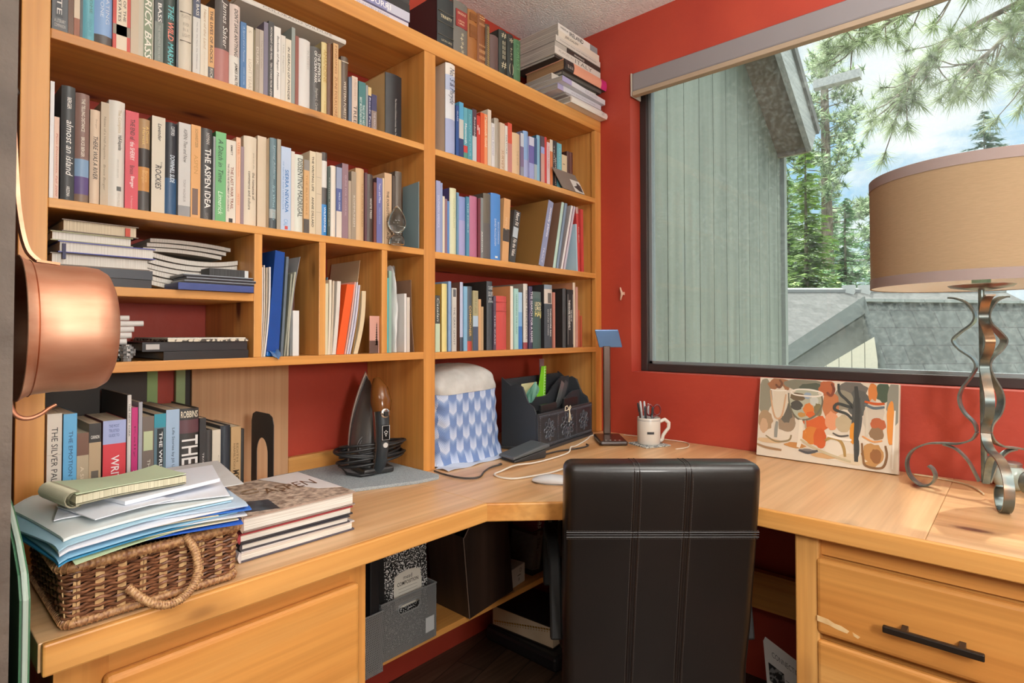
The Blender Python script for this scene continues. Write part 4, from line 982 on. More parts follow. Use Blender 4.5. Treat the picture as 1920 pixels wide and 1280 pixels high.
('dark violet hardback with white capitals on right bay lower shelf',(-0.4383,0.016,1.0926),0.0206,0.2212,0.16,'h','3c3350',None,'c',(),[('THE SEARCH FOR A NAME','e4e0ec',0.08,0.9,0.25,0.8,'b')],(0,0,0),(),'books on the right bay lower shelf'),
('dark sea-green hardback with cream block capitals on right bay lower shelf',(-0.4148,0.016,1.0926),0.0453,0.2041,0.16,'h','47605e',None,'c',[(0.12,'50605e'),(1,'3f5654')],[('LEON','efe4b8',0.18,0.25,0.12,0.88,'bu'),('URIS','efe4b8',0.26,0.33,0.12,0.88,'bu'),('HAJ','efe08c',0.34,0.47,0.12,0.88,'bu')],(0,0,0),(),'books on the right bay lower shelf'),
('dark slate biography with portrait near its top on right bay lower shelf',(-0.3494,0.016,1.0926),0.0459,0.2332,0.16,'h','3b4047','2c2b2d','c',[(0.07,'7f8c98'),(0.3,'cfc4ba'),(1,'3c424a')],[('THEODORE REX','e6e4e0',0.37,0.82,0.58,0.76,'b'),('EDMUND MORRIS','d2d0cc',0.39,0.8,0.28,0.42)],(0,0,0),[('portrait','5a5450',0.13,0.29,0.35,0.75)],'books on the right bay lower shelf'),
('thin rose-brown book on right bay lower shelf',(-0.3025,0.016,1.0926),0.012,0.2071,0.16,'p','b9796a',None,'c',(),(),(0,0,0),(),'books on the right bay lower shelf'),
('dark grey book with black round-marked board on right bay lower shelf',(-0.2393,0.016,1.0926),0.022,0.225,0.2,'h','3c3c3e','26211f','c',(),(),(0,0,0),(),'books on the right bay lower shelf'),
('black paperback in white-ruled frame on right bay lower shelf',(-0.2155,0.016,1.0926),0.0399,0.2227,0.16,'p','211f1f',None,'c',(),[('THE RISE OF','e8e4de',0.35,0.55,0.55,0.75,'b'),('THEODORE ROOSEVELT','f0ece6',0.18,0.7,0.2,0.48,'b')],(0,0,0),[('border','d8d4ce',0.08,0.95,0.12,0.14),('border','d8d4ce',0.08,0.95,0.9,0.92)],'books on the right bay lower shelf'),
('tall cream hardback with brown board on right bay lower shelf',(-0.1739,0.016,1.0926),0.0159,0.2514,0.2,'h','dcc6b0','b07a5a','c',(),(),(0,0,0),(),'books on the right bay lower shelf'),
('thin rose pink booklet by the cream hardback on right bay lower shelf',(-0.1569,0.016,1.0926),0.0114,0.2356,0.16,'p','c49488',None,'c',(),(),(0,0,0),(),'books on the right bay lower shelf'),
('short rust booklet on right bay lower shelf',(-0.1444,0.016,1.0926),0.0115,0.1461,0.16,'p','b0583c',None,'c',(),(),(0,0,0),(),'books on the right bay lower shelf'),
('shortest brick-coloured booklet on right bay lower shelf',(-0.1292,0.016,1.0926),0.0127,0.1233,0.16,'p','a84e34',None,'c',(),(),(0,0,0),(),'books on the right bay lower shelf'),
('thick black leather book with gold emblems on bookcase top',(-0.8572,0.022,2.0157),0.0649,0.1621,0.22,'h','2e3436','3a1f22','c',(),[('TRINITY','d8cfae',0.36,0.42,0.15,0.85,'bu'),('LEON URIS','c9c0a0',0.82,0.86,0.2,0.85,'u')],(0,0,0),[('band','5c5a4c',0.29,0.3,0.02,0.98),('band','5c5a4c',0.5,0.51,0.02,0.98),('band','5c5a4c',0.74,0.75,0.02,0.98)],'leather books on the bookcase top'),
('grey book with red title label on bookcase top',(-0.7912,0.022,2.0157),0.0593,0.1748,0.18,'h','6c6a64',None,'c',(),[('EXODUS','e8d8b0',0.19,0.23,0.25,0.8,'u'),('LEON','e8d8b0',0.33,0.36,0.3,0.7,'u'),('URIS','e8d8b0',0.38,0.41,0.3,0.7,'u'),('*+*+*','d8cfae',0.55,0.92,0.42,0.68)],(0,0,0),[('red_label','8c3230',0.15,0.46,0.12,0.92)],'leather books on the bookcase top'),
('tan leather book with embossed frames on bookcase top',(-0.7307,0.022,2.0157),0.0429,0.1716,0.17,'h','96602f',None,'c',(),[('WAR','6a3f1c',0.1,0.16,0.2,0.8,'u'),('PEACE','6a3f1c',0.4,0.46,0.2,0.8,'u')],(0,0,0),[('frame','7d4c24',0.06,0.2,0.15,0.85),('frame','7d4c24',0.28,0.52,0.15,0.85)],'leather books on the bookcase top'),
('brown leather book with dense gilding on bookcase top',(-0.6866,0.022,2.0157),0.0345,0.1745,0.16,'h','7d4a28',None,'c',(),[('===','d8a878',0.04,0.1,0.15,0.85,'u'),('****','d8a878',0.16,0.22,0.1,0.9,'u'),('++++','d8a878',0.56,0.62,0.1,0.9,'u'),('####','d8a878',0.66,0.74,0.1,0.9,'u'),('####','d8a878',0.78,0.86,0.1,0.9,'u'),('####','d8a878',0.9,0.97,0.1,0.9,'u')],(0,0,0),(),'leather books on the bookcase top'),
('dark brown leather book with gilt ladder pattern on bookcase top',(-0.6509,0.022,2.0157),0.0202,0.1544,0.16,'h','4c3a28',None,'c',(),[('##########','b09a68',0.05,0.95,0.2,0.8)],(0,0,0),(),'leather books on the bookcase top'),
('mauve-brown plain leather book on bookcase top',(-0.6282,0.022,2.0157),0.0401,0.1296,0.18,'h','5f4c4a',None,'c',(),(),(0,0,0),(),'leather books on the bookcase top'),
('black-green leather book with gilt squares on bookcase top',(-0.5855,0.022,2.0157),0.0414,0.1632,0.17,'h','2b332f','26302c','c',(),[('#','c9c4a8',0.05,0.16,0.2,0.8,'u'),('====','c9c4a8',0.22,0.6,0.35,0.65),('#','c9c4a8',0.66,0.8,0.2,0.8,'u')],(0,0,0),(),'leather books on the bookcase top'),
('black leather book with gilt oval on bookcase top',(-0.5427,0.022,2.0157),0.0317,0.1652,0.16,'h','262b28',None,'c',(),[('*','c9c4a8',0.08,0.18,0.2,0.8,'u'),('+-+-+','c9c4a8',0.28,0.55,0.35,0.65),('( )','c9c4a8',0.62,0.85,0.15,0.85,'u')],(0,0,0),(),'leather books on the bookcase top'),
('green leather book beside the tall book stack on bookcase top',(-0.5096,0.022,2.0157),0.0353,0.16,0.16,'h','47704f',None,'c',(),[('FOREST','6a9870',0.1,0.7,0.3,0.7)],(0,0,0),(),'leather books on the bookcase top'),
('peach-tan rolled-back book with black band, leaning slightly on right bay middle shelf',(-0.58,0.018,1.3906),0.0321,0.2155,0.16,'p','d3a06c',None,'c',(),[('NEVILLE','e2c09a',0.3,0.5,0.3,0.6)],(0,0.0562,0),[('black_band','39302c',0.48,0.68,0.02,0.98)],'books on the right bay middle shelf'),
('black leaning paperback with boy portrait on right bay middle shelf',(-0.5457,0.018,1.3943),0.0329,0.1827,0.16,'p','35312f','44403c','c',(),[('Mort Fil','eee8e0',0.03,0.28,0.3,0.8,'b'),('Fils the Value','eee8e0',0.55,0.88,0.3,0.8,'b')],(0,0.1697,0),[('portrait','b9c4cc',0.32,0.52,0.15,0.9)],'books on the right bay middle shelf'),
('lavender-grey leaning cookbook with brown board lettered MOSTLY PLANTS on right bay middle shelf',(-0.3847,0.018,1.3959),0.0299,0.253,0.2,'p','8a90b0','8a6634','c',(),[('mostly plants','f0eef2',0.1,0.55,0.4,0.85,'b'),('TRACY','d8d8e6',0.72,0.95,0.35,0.65)],(0,0.2389,0),(),'books on the right bay middle shelf'),
('pale sea-green leaning hardback with brown photo board on right bay middle shelf',(-0.2969,0.018,1.3922),0.0159,0.262,0.2,'h','b5cfc4','7c5c4a','c',(),(),(0,0.2164,0),(),'books on the right bay middle shelf'),
('blue-grey leaning hardback on right bay middle shelf',(-0.2767,0.018,1.392),0.0145,0.262,0.19,'h','76879c','8a94a2','c',(),(),(0,0.2208,0),(),'books on the right bay middle shelf'),
('white leaning booklet with grey board on right bay middle shelf',(-0.2522,0.018,1.3917),0.011,0.262,0.18,'p','ece9ea','9c9494','c',(),(),(0,0.2668,0),(),'books on the right bay middle shelf'),
('clear-sleeved patchwork-covered booklet leaning upright on right bay middle shelf',(-0.2354,0.018,1.3917),0.0111,0.262,0.19,'p','c9c2d0','8c6270','c',(),(),(0,0.2653,0),(),'books on the right bay middle shelf'),
('thin ice blue booklet leaning back on right bay middle shelf',(-0.1491,0.018,1.3888),0.0075,0.1866,0.16,'p','b4d2e2',None,'c',(),(),(0,-0.0408,0),(),'books on the right bay middle shelf'),
('red quilt book leaning back, with checked top on right bay middle shelf',(-0.1351,0.018,1.3888),0.0152,0.2552,0.16,'h','b93a38',None,'c',[(0.1,'b9948c'),(1,'bd3a38')],[('The Quilt','f0d8d4',0.3,0.55,0.3,0.75)],(0,-0.0553,0),(),'books on the right bay middle shelf'),
('slim red book against the end panel on right bay middle shelf',(-0.1169,0.018,1.3888),0.0166,0.2509,0.16,'p','c24442',None,'c',(),(),(0,-0.0206,0),(),'books on the right bay middle shelf'),
]
for (_l, _p, _w, _h, _d, _k, _c, _lf, _pg, _b, _t, _ro, _pl, _g) in BOOKS:
    book(_l, _p, _w, _h, _d, _k, _c, _lf, _pg, _b, _t, _ro, _g, 0.45, 'book', _pl)

# ---------------------------------------------------------------- books lying flat (spine to the room): right end, y, z, length, depth, thickness
def flat(label, xr, y, z, ln, d, t, kind='h', cover='cccccc', left=None, pages='g', bands=(), text=(), rz=0.0, group=None, plates=(), rx=0.0):
    return book(label, (xr, y, z), t, ln, d, kind, cover, left, pages, bands, text, (rx, R(-90), rz), group, 0.45, 'book', plates)


GK = 'travel books stacked under the ceiling'
_z = 2.0158
for (lb, xr, y, ln, d, t, k, cv, lf, pg, bd, tx, rz) in (
    ('thick white book at the foot of the stack under the ceiling', -0.006, -0.036, 0.245, 0.20, 0.024, 'h', 'e2e0dc', 'dcdad6', 'g', (), (('SLATE', '8a8a8c', .82, .9),), 0.0),
    ('slim grey folder second from the foot of the ceiling stack', -0.02, -0.02, 0.25, 0.22, 0.010, 'p', '9a979a', None, 'g', (), (), 0.0),
    ('lavender-spined white travel book, lower in the ceiling stack', -0.022, -0.015, 0.29, 0.22, 0.021, 'p', 'cfd0dc', None, 'g', ((.12, 'a9a4cc'), (1, 'd2d2dc')), (('Bed, Spices, Sunshine and Balls', '8c8c9c', .3, .85, .35, .6),), 0.0),
    ('pale lavender book above another lavender one in the ceiling stack', -0.012, -0.028, 0.30, 0.21, 0.020, 'p', 'd5d8e0', None, 'g', ((.2, 'a8a5d0'), (1, 'd2d6e0')), (('GUIDE', 'b0b2c0', .5, .8),), 0.03),
    ('off-white book twisted sideways in the ceiling stack', -0.045, -0.005, 0.27, 0.21, 0.022, 'p', 'd2cdc2', None, 'g', (), (), -0.06),
    ('dark grey book under the peach one in the ceiling stack', -0.028, -0.02, 0.25, 0.20, 0.014, 'h', '55534f', None, 'g', (), (), -0.03),
    ('peach book with black and magenta spine ends in the ceiling stack', -0.004, -0.032, 0.275, 0.20, 0.040, 'h', 'e0a288', '5a4a44', 'b', ((.2, '2f2d2e'), (.86, 'e0a288'), (1, 'c22f74')), (('BEST', 'b8b4ac', .05, .17, .2, .5, 'u'),), -0.02),
    ('thin black book between peach and white in the ceiling stack', -0.02, 0.0, 0.29, 0.2, 0.010, 'p', '35322f', None, 'g', (), (), 0.0),
    ('white book lettered PLACES IN ITALY in the ceiling stack', -0.012, -0.006, 0.305, 0.2, 0.027, 'p', 'd6d3cc', None, 'g', (), (('PLACES IN', '9a968e', .08, .38, .45, .75), ('ITALY', '6f6b66', .42, .8, .25, .8)), 0.0),
    ('black-spined book with white label in the ceiling stack', -0.006, -0.002, 0.305, 0.2, 0.021, 'p', '3a3735', None, 'g', ((.24, 'b2afa8'), (1, '35322f')), (('PROVENCE', 'e2dfd8', .4, .62, .3, .65, 'b'),), 0.0),
    ('pale grey book with tiny black lettering in the ceiling stack', -0.01, -0.004, 0.298, 0.2, 0.022, 'p', 'cfccc4', None, 'g', (), (('Country Inns and Village Houses', '55524e', .08, .9, .35, .62),), 0.0),
    ('cream book lettered JERUSALEM in the ceiling stack', -0.012, 0.0, 0.275, 0.21, 0.027, 'p', 'dcd6c8', None, 'g', (), (('JERUSALEM', '4a4641', .14, .46, .3, .75, 'i'),), 0.0),
    ('white book lettered IRELAND, topmost under the ceiling', -0.016, 0.006, 0.265, 0.21, 0.029, 'p', 'e0ded8', None, 'g', ((.8, 'e2e0da'), (1, '8c9296')), (('Ireland on', '3a3836', .06, .24, .5, .8), ('IRELAND', '24221f', .27, .62, .25, .8, 'b')), 0.0),
):
    tt = tuple((a[0], a[1], a[2], a[3]) + tuple(a[4:]) for a in tx)
    flat(lb, xr, y, _z, ln, d, t, k, cv, lf, pg, bd, tt, rz, GK)
    _z += t + 0.0012

GJ = 'books lying at the case top by the red wall'
_z = 2.0158
for (lb, t, k, cv, bd, tx) in (
    ('thin white booklet lying lowest beside the thick black leather book', 0.017, 'p', 'dcd8e2', (), (('QUARTERLY REVIEW', 'a7a2b4', .35, .75),)),
    ('lavender and white book with bold white lettering, lying on the booklet', 0.026, 'p', '8d8fb4', ((.35, '3a3c48'), (.7, '8587b0'), (1, 'c3c5d6')), (('BEDOURRI', 'f2f2f6', .3, .75, .2, .8, 'b'),)),
    ('black book lying on the lavender one', 0.022, 'p', '2a2b2c', (), ()),
    ('charcoal book topmost in the short lying stack', 0.024, 'h', '3b3d3f', (), ()),
):
    flat(lb, -0.977, 0.012 if t < .02 else 0.006, _z, 0.26, 0.2, t, k, cv, None, 'w', bd, tx, 0.0, GJ)
    _z += t + 0.001

flat('large white wildlife book lying across the upright ones', -1.166, 0.03, 1.9068, 0.275, 0.2, 0.012, 'h', 'e2ded6', 'd8d0c8', 'c', (), (('COLORADO WILDLIFE', '8d867c', .2, .85, .3, .75),), 0.0)

# coffee-table books by the basket: spine to the side, foot edge to the room
GA = 'coffee-table books stacked by the basket'


def side(label, xl, y, z, ln, d, t, cover, top=None, rz=0.0, pages='w'):
    return book(label, (xl, y, z), t, ln, d, 'h', top or cover, cover, pages, (), (), (0, R(-90), R(-90) + rz), GA)


side('white-paged book lowest in the stack by the basket', -1.556, -0.268, 0.7506, 0.24, 0.232, 0.0185, '4a4650', 'c9c4c4', 0.01)
side('slim dark-boarded book second in the stack by the basket', -1.552, -0.266, 0.7698, 0.23, 0.215, 0.0125, '3b3940', '3b3940', -0.02)
side('red-boarded picture book below the topmost coffee-table book', -1.556, -0.266, 0.783, 0.24, 0.228, 0.0165, '2e2c30', '8c2f34', 0.0)
asp = side('coffee-table book with autumn trees and ASPEN title, topmost by the basket', -1.552, -0.265, 0.8002, 0.238, 0.23, 0.027, '8a7a72', 'a58e80', 0.0)
ART = noise_mat('aspen_grove_print', '5c463c', 'd9c6b2', (90, 90, 90), 6, 0.4, lo=0.3, hi=0.7)
tp = 0.0273
part('cover_picture', MB().box(0.0268, 0.004, 0.0, tp, 0.2295, 0.238), ART, asp, local=True)
q = MB()
q.plate([(tp, 0.14, 0.2385), (tp, 0.2298, 0.2385), (tp, 0.2298, 0.05), (tp, 0.19, 0.075), (tp, 0.165, 0.15)], (0.0003, 0, 0))
part('white_corner', q, M('e6e6e6', 0.3), asp, local=True)
q = MB()
q.plate([(tp, 0.006, 0.03), (tp, 0.075, 0.005), (tp, 0.085, 0.075), (tp, 0.02, 0.105)], (0.0003, 0, 0))
part('dark_inset_picture', q, noise_mat('lake_print', '1f2730', '4a5660', (40, 40, 40), 4, 0.3), asp, local=True)
q = MB()
put_text(q, 'ASPEN', (tp + 0.0006, 0.10, 0.112), (0, 0.115, 0), (0, 0, 0.045), 0, 0.2)
q.strip([(tp + 0.0006, 0.085 + 0.02 * math.cos(a), 0.15 + 0.014 * math.sin(a)) for a in [R(40 + k * 20) for k in range(14)]], (0, 0, 1), 0.0004, 0.003)
part('title_lettering', q, M('6a5038', 0.4), asp, local=True)

# ---------------------------------------------------------------- notebooks, magazines and folders in the low cubbies
ZS3, ZS4 = 1.2384, 1.0948


def slab(label, name, cat, x0, x1, y0, y1, z0, t, cover, pages='w', group=None, board=0.0018, spine=None, rz=0.0):
    """A closed notebook lying flat, page edges to the room unless SPINE."""
    t_ = thing(name, label, cat, (x0, y0, z0), (0, 0, rz), group)
    w, d = x1 - x0, y1 - y0
    c = MB()
    c.box(0, 0, 0, w, d, board)
    c.box(0, 0, t - board, w, d, t)
    if spine == 'front':
        c.box(0, 0, board, w, 0.002, t - board)
    else:
        c.box(0, d - 0.002, board, w, d, t - board)
    part('cover', c, M(cover, 0.4), t_, local=True)
    part('page_block', MB().box(0.003, 0.004, board, w - 0.003, d - 0.003, t - board), PAGES[pages], t_, local=True)
    return t_


GC = 'notebooks stacked behind the copper pan'
slab('black notebook lowest behind the copper pan', 'notebook', 'notebook', -1.768, -1.613, 0.01, 0.23, ZS3, 0.0165, '26262a', 'g', GC, spine='front')
slab('dark slate notebook second from the bottom behind the copper pan', 'notebook', 'notebook', -1.770, -1.612, 0.008, 0.23, ZS3 + .0170, 0.0175, '33383f', 'g', GC, spine='front')
slab('thick white-paged notebook above the dark slate one', 'notebook', 'notebook', -1.772, -1.616, 0.012, 0.22, ZS3 + .0350, 0.022, '6a5a4a', 'w', GC)
n = slab('blue-cornered white notebook with dark ribbon', 'notebook', 'notebook', -1.762, -1.608, 0.006, 0.22, ZS3 + .0575, 0.021, '3c3f8a', 'w', GC)
part('ribbon', MB().box(0.006, -0.002, -0.012, 0.011, 0.004, 0.016), M('2b2b4a'), n, local=True)
slab('narrower white notebook with olive board', 'notebook', 'notebook', -1.772, -1.645, 0.012, 0.2, ZS3 + .0790, 0.0175, '8c8a62', 'w', GC)
n = slab('cream notebook with red ribbon, topmost behind the copper pan', 'notebook', 'notebook', -1.756, -1.636, 0.012, 0.2, ZS3 + .0970, 0.0225, '5a4634', 'c', GC)
part('ribbon', MB().box(0.098, -0.0006, 0.002, 0.106, 0.003, 0.018), M('b5432f'), n, local=True)

GM = 'journals sagging in the notebook cubby'


def journal(label, x0, x1, y0, y1, z0, t, a, b, col='e6ddcf'):
    """A thick soft journal bent along its length: a = sag, b = slope."""
    def fn(u, v):
        return (x0 + (x1 - x0) * u, y0 + (y1 - y0) * v, z0 + a * (2 * u - 1) ** 2 + b * (1 - u))
    t_ = thing('journal', label, 'magazine', (x0, y0, z0), group=GM)
    m = MB().sheet(lambda u, v: fn(u, 0.004 + v * 0.99), 13, 2, t - 0.0014)
    part('page_block', m, PAGES['w'], t_, smooth=40)
    c = MB().sheet(lambda u, v: (fn(u, v)[0], fn(u, v)[1], fn(u, v)[2] + t - 0.0013), 13, 2, 0.0006)
    part('cover', c, M('8f8578', 0.5), t_, smooth=40)


_z = ZS3 + 0.001
for k, (x0, x1, t) in enumerate(((-1.60, -1.42, 0.010), (-1.607, -1.425, 0.010), (-1.602, -1.42, 0.011), (-1.605, -1.425, 0.010), (-1.603, -1.418, 0.011), (-1.596, -1.4165, 0.011))):
    journal(('white journal sagging lowest in the heap', 'white journal sagging second from the bottom of the heap', 'white journal sagging third from the bottom of the heap', 'white journal fourth from the bottom, curling upward', 'white journal fifth from the bottom, curling upward', 'white journal topmost of the sagging ones')[k], x0, x1, 0.082, 0.27, _z, t, 0.011, 0.003)
    _z += t + 0.0012
for k, (x0, x1, t) in enumerate(((-1.607, -1.45, 0.009), (-1.600, -1.44, 0.009), (-1.594, -1.43, 0.009))):
    journal(('white journal sloping just above the sagging heap', 'middle one of the three sloping white journals', 'topmost sloping white journal touching the shelf above')[k], x0, x1, 0.09, 0.27, _z + 0.0125, t, -0.004, 0.004)
    _z += t + 0.0012

GD = 'disc cases on the notebook shelf'
solo('card_box', MB().box(-1.572, -0.012, ZS3, -1.420, 0.072, ZS3 + 0.0145), M('36467e', 0.4), 'flat blue box under the disc cases', 'box', (-1.5, 0.03, ZS3), bevel=0.001)
for k, (dx, lb) in enumerate(((0.0, 'clear-edged disc case lying on the blue box'), (0.004, 'middle one of three disc cases'), (-0.002, 'topmost of three disc cases on the blue box'))):
    z0 = ZS3 + 0.0150 + k * 0.0062
    t_ = thing('disc_case', lb, 'disc case', (-1.5, 0.03, z0), group=GD)
    part('tray', MB().box(-1.560 + dx, -0.010, z0, -1.4185 + dx, 0.070, z0 + 0.0036), M('24272c', 0.3), t_)
    part('lid', MB().box(-1.560 + dx, -0.010, z0 + 0.0037, -1.4185 + dx, 0.070, z0 + 0.0054), M('9aa4ac', 0.15), t_)
t_ = thing('ribbed_box', 'small ribbed black box with white end on the disc cases', 'box', (-1.46, 0.05, ZS3 + 0.034))
part('body', MB().box(-1.502, 0.018, ZS3 + 0.0340, -1.4275, 0.066, ZS3 + 0.0515), noise_mat('ribbed_black', '1f1f20', '3c3c3c', (400, 4, 4), 1, 0.6), t_)
part('white_end', MB().box(-1.4272, 0.019, ZS3 + 0.0345, -1.419, 0.065, ZS3 + 0.0510), M('d8dcdc'), t_)

b1 = slab('black leather binder lying lowest in the lower cubby', 'binder', 'binder', -1.592, -1.424, 0.004, 0.25, ZS4, 0.0175, '1d1d1f', 'g', 'binders in the lower cubby', spine='front')
b2 = slab('black binder with grey label lying on the leather one', 'binder', 'binder', -1.628, -1.424, 0.010, 0.25, ZS4 + .0180, 0.0185, '232326', 'g', 'binders in the lower cubby', spine='front')
part('label', MB().box(0.006, -0.0008, 0.004, 0.030, 0.001, 0.0145), M('b5b0ac'), b2, local=True)
PAT = noise_mat('leaf_pattern_cover', '3a332b', 'd5cbb6', (120, 120, 120), 2, 0.5, lo=0.46, hi=0.52)
t_ = thing('notebook', 'leaf-patterned notebook lying on the black binders', 'notebook', (-1.5, 0.03, ZS4 + .037))
part('cover', MB().box(-1.585, 0.006, ZS4 + .0370, -1.424, 0.24, ZS4 + .0425), PAT, t_)
part('page_block', MB().box(-1.583, 0.010, ZS4 + .0426, -1.428, 0.236, ZS4 + .0450), PAGES['w'], t_)
solo('storage_tin', MB().box(-1.77, 0.028, ZS4, -1.64, 0.2, ZS4 + 0.030), M('2c332c', 0.4), 'dark green flat tin under the rolled papers', 'tin', (-1.7, 0.1, ZS4), bevel=0.002)
for k, (z, dx, rr, lb) in enumerate(((0.0305, 0.0, 0.006, 'lowest rolled white paper beside the copper pan'), (0.043, 0.008, 0.006, 'second rolled white paper beside the copper pan'), (0.0555, 0.012, 0.0055, 'third rolled white paper beside the copper pan'), (0.067, 0.028, 0.0055, 'longest rolled white paper beside the copper pan'), (0.0785, 0.004, 0.005, 'topmost rolled white paper beside the copper pan'))):
    m = MB()
    zc = ZS4 + z + rr + 0.0004
    P = [(-1.76, 0.05, zc), (-1.70, 0.045, zc), (-1.648 + dx, 0.035, zc + 0.001)]
    m.tube(P, rr, 12, caps=False)
    m.tube(P, rr * 0.6, 10, caps=False)
    solo('paper_roll', m, M('dcd9d4', 0.7), lb, 'paper roll', (-1.7, 0.045, zc), 'rolled papers beside the copper pan', smooth=60)
m = MB()
for k in range(7):
    for j in range(8):
        a = 2 * math.pi * (j + 0.5 * (k % 2)) / 8
        r0 = 0.011 * math.sin(math.pi * (k + 0.7) / 7.6)
        c = Vector((-1.654 + r0 * math.cos(a), -0.004 + 0.016 + r0 * math.sin(a), ZS4 + 0.004 + k * 0.0042))
        m.obox(c, Vector((math.cos(a), math.sin(a), 0.3)) * 0.004, Vector((-math.sin(a), math.cos(a), 0)) * 0.003, (0, 0, 0.0022))
m.tube([(-1.654, 0.012, ZS4 + 0.0002), (-1.654, 0.012, ZS4 + 0.03)], 0.009, 8)
solo('pine_cone', m, M('a8a8a6', 0.3, 0.8), 'silver pine cone ornament on the shelf edge', 'ornament', (-1.654, 0.012, ZS4))

GF = 'papers and folders in the upright cubbies'


def leaf(label, name, cat, xb, xt, h, th, col, bow=0.0, y0=0.012, d=0.22, rough=0.6, tab=None, slant=0.0, mat=None, zb=None, wtop=None):
    """An upright folder: foot at xb, head at xt, bowed sideways by BOW; SLANT drops the front upper corner."""
    zb = ZS4 + 0.0003 if zb is None else zb
    n = 9
    vs, fs = [], []
    for k in range(n):
        s = k / (n - 1)
        x = xb + (xt - xb) * s + bow * math.sin(math.pi * s)
        z = zb + h * s
        for (dx, dy) in ((0, 0), (th, 0), (th, d), (0, d)):
            vs.append((x + dx, y0 + dy, z - (slant * s if dy == 0 else 0)))
    for k in range(n - 1):
        for j in range(4):
            j2 = (j + 1) % 4
            fs.append((k * 4 + j, k * 4 + j2, k * 4 + 4 + j2, k * 4 + 4 + j))
    fs += [(3, 2, 1, 0), tuple((n - 1) * 4 + j for j in range(4))]
    m = MB().add(vs, fs)
    if tab:
        t_ = thing(name, label, cat, (xb, y0, zb), group=GF)
        part('body', m, mat or M(col, rough), t_, smooth=40)
        x = xt
        part('tab', MB().box(x, y0 + 0.03, zb + h - 0.001, x + th, y0 + 0.09, zb + h + 0.012), M(tab, rough), t_)
        return t_
    return solo(name, m, mat or M(col, rough), label, cat, (xb, y0, zb), GF, smooth=40)


def clear_mat(name, tint, a):
    m, nt, b = new_mat(name)
    tr = nd(nt, 'ShaderNodeBsdfTransparent')
    tr.inputs['Color'].default_value = lin(tint)
    mx = nd(nt, 'ShaderNodeMixShader')
    mx.inputs[0].default_value = a
    b.inputs['Base Color'].default_value = lin(tint)
    b.inputs['Roughness'].default_value = 0.15
    nt.links.new(tr.outputs[0], mx.inputs[1])
    nt.links.new(b.outputs[0], mx.inputs[2])
    nt.links.new(mx.outputs[0], nt.nodes['Material Output'].inputs['Surface'])
    return m


CLEAR = clear_mat('clear_plastic', 'd5dadd', 0.45)
CLEARB = clear_mat('clear_blue_plastic', '2b5fb4', 0.6)
F_ = 'file_folder'
leaf('outermost white paper folder by the first cubby wall', F_, 'folder', -1.3945, -1.391, .205, .0022, 'e2ded8', 0.002)
leaf('second white paper folder left of the blue binder cubby', F_, 'folder', -1.3915, -1.387, .210, .0022, 'd8d0c4', 0.003)
leaf('third beige paper folder beside the bright blue binder', F_, 'folder', -1.3885, -1.381, .205, .0022, 'c9bda8', 0.003)
leaf('white folder touching the bright blue binder', F_, 'folder', -1.3855, -1.374, .207, .003, 'e4e3e2', 0.004)
t_ = thing('ring_binder', 'bright blue binder in clear sleeve', 'binder', (-1.37, 0.01, ZS4), group=GF)
m = MB().prism([(-1.378, ZS4 + .0004), (-1.350, ZS4 + .0004), (-1.338, ZS4 + .205), (-1.361, ZS4 + .205)], 'y', 0.016, 0.24)
part('body', m, M('1c74c8', 0.3), t_, bevel=0.003)
m = MB()
m.plate([(-1.3785, 0.014, ZS4 + .012), (-1.3495, 0.014, ZS4 + .012), (-1.3365, 0.014, ZS4 + .245), (-1.359, 0.014, ZS4 + .248)], (0, 0.0008, 0))
m.plate([(-1.3785, 0.0148, ZS4 + .012), (-1.359, 0.0148, ZS4 + .248), (-1.359, 0.22, ZS4 + .248), (-1.3785, 0.22, ZS4 + .012)], (0.0006, 0, 0))
part('sleeve', m, CLEARB, t_)
m = MB().sheet(lambda u, v: (-1.374 + 0.022 * u, 0.014 - 0.022 * v, ZS4 + 0.0104 + 0.004 * math.sin(9 * u) - 0.012 * v * v + 0.003 * math.cos(14 * u)), 9, 5, 0.0006)
part('sleeve_tail', m, clear_mat('pale_blue_plastic', '8fb4dc', 0.5), t_, smooth=60)
leaf('dark slate document folder right of the blue binder', F_, 'folder', -1.3465, -1.3335, .235, .006, '5a6670', 0.0)
leaf('olive-grey paper folder beside dark slate', F_, 'folder', -1.3380, -1.322, .195, .0035, '8f9080', 0.001)
leaf('grey-green folder beside the olive-grey one', F_, 'folder', -1.3310, -1.313, .20, .004, 'a9a998', -0.003)
leaf('clear plastic sheet flaring to the partition', 'plastic_sleeve', 'plastic sleeve', -1.322, -1.2995, .238, .0012, 'd5dadd', -0.008, mat=CLEAR, slant=0.0)
leaf('short white booklet alone at the cubby middle', 'booklet', 'booklet', -1.3165, -1.3165, .108, .0155, 'dfe0de', 0)
leaf('small dark brown booklet standing behind the short white one', 'booklet', 'booklet', -1.2985, -1.2985, .165, .010, '4a2618', 0, y0=0.06, d=.15)
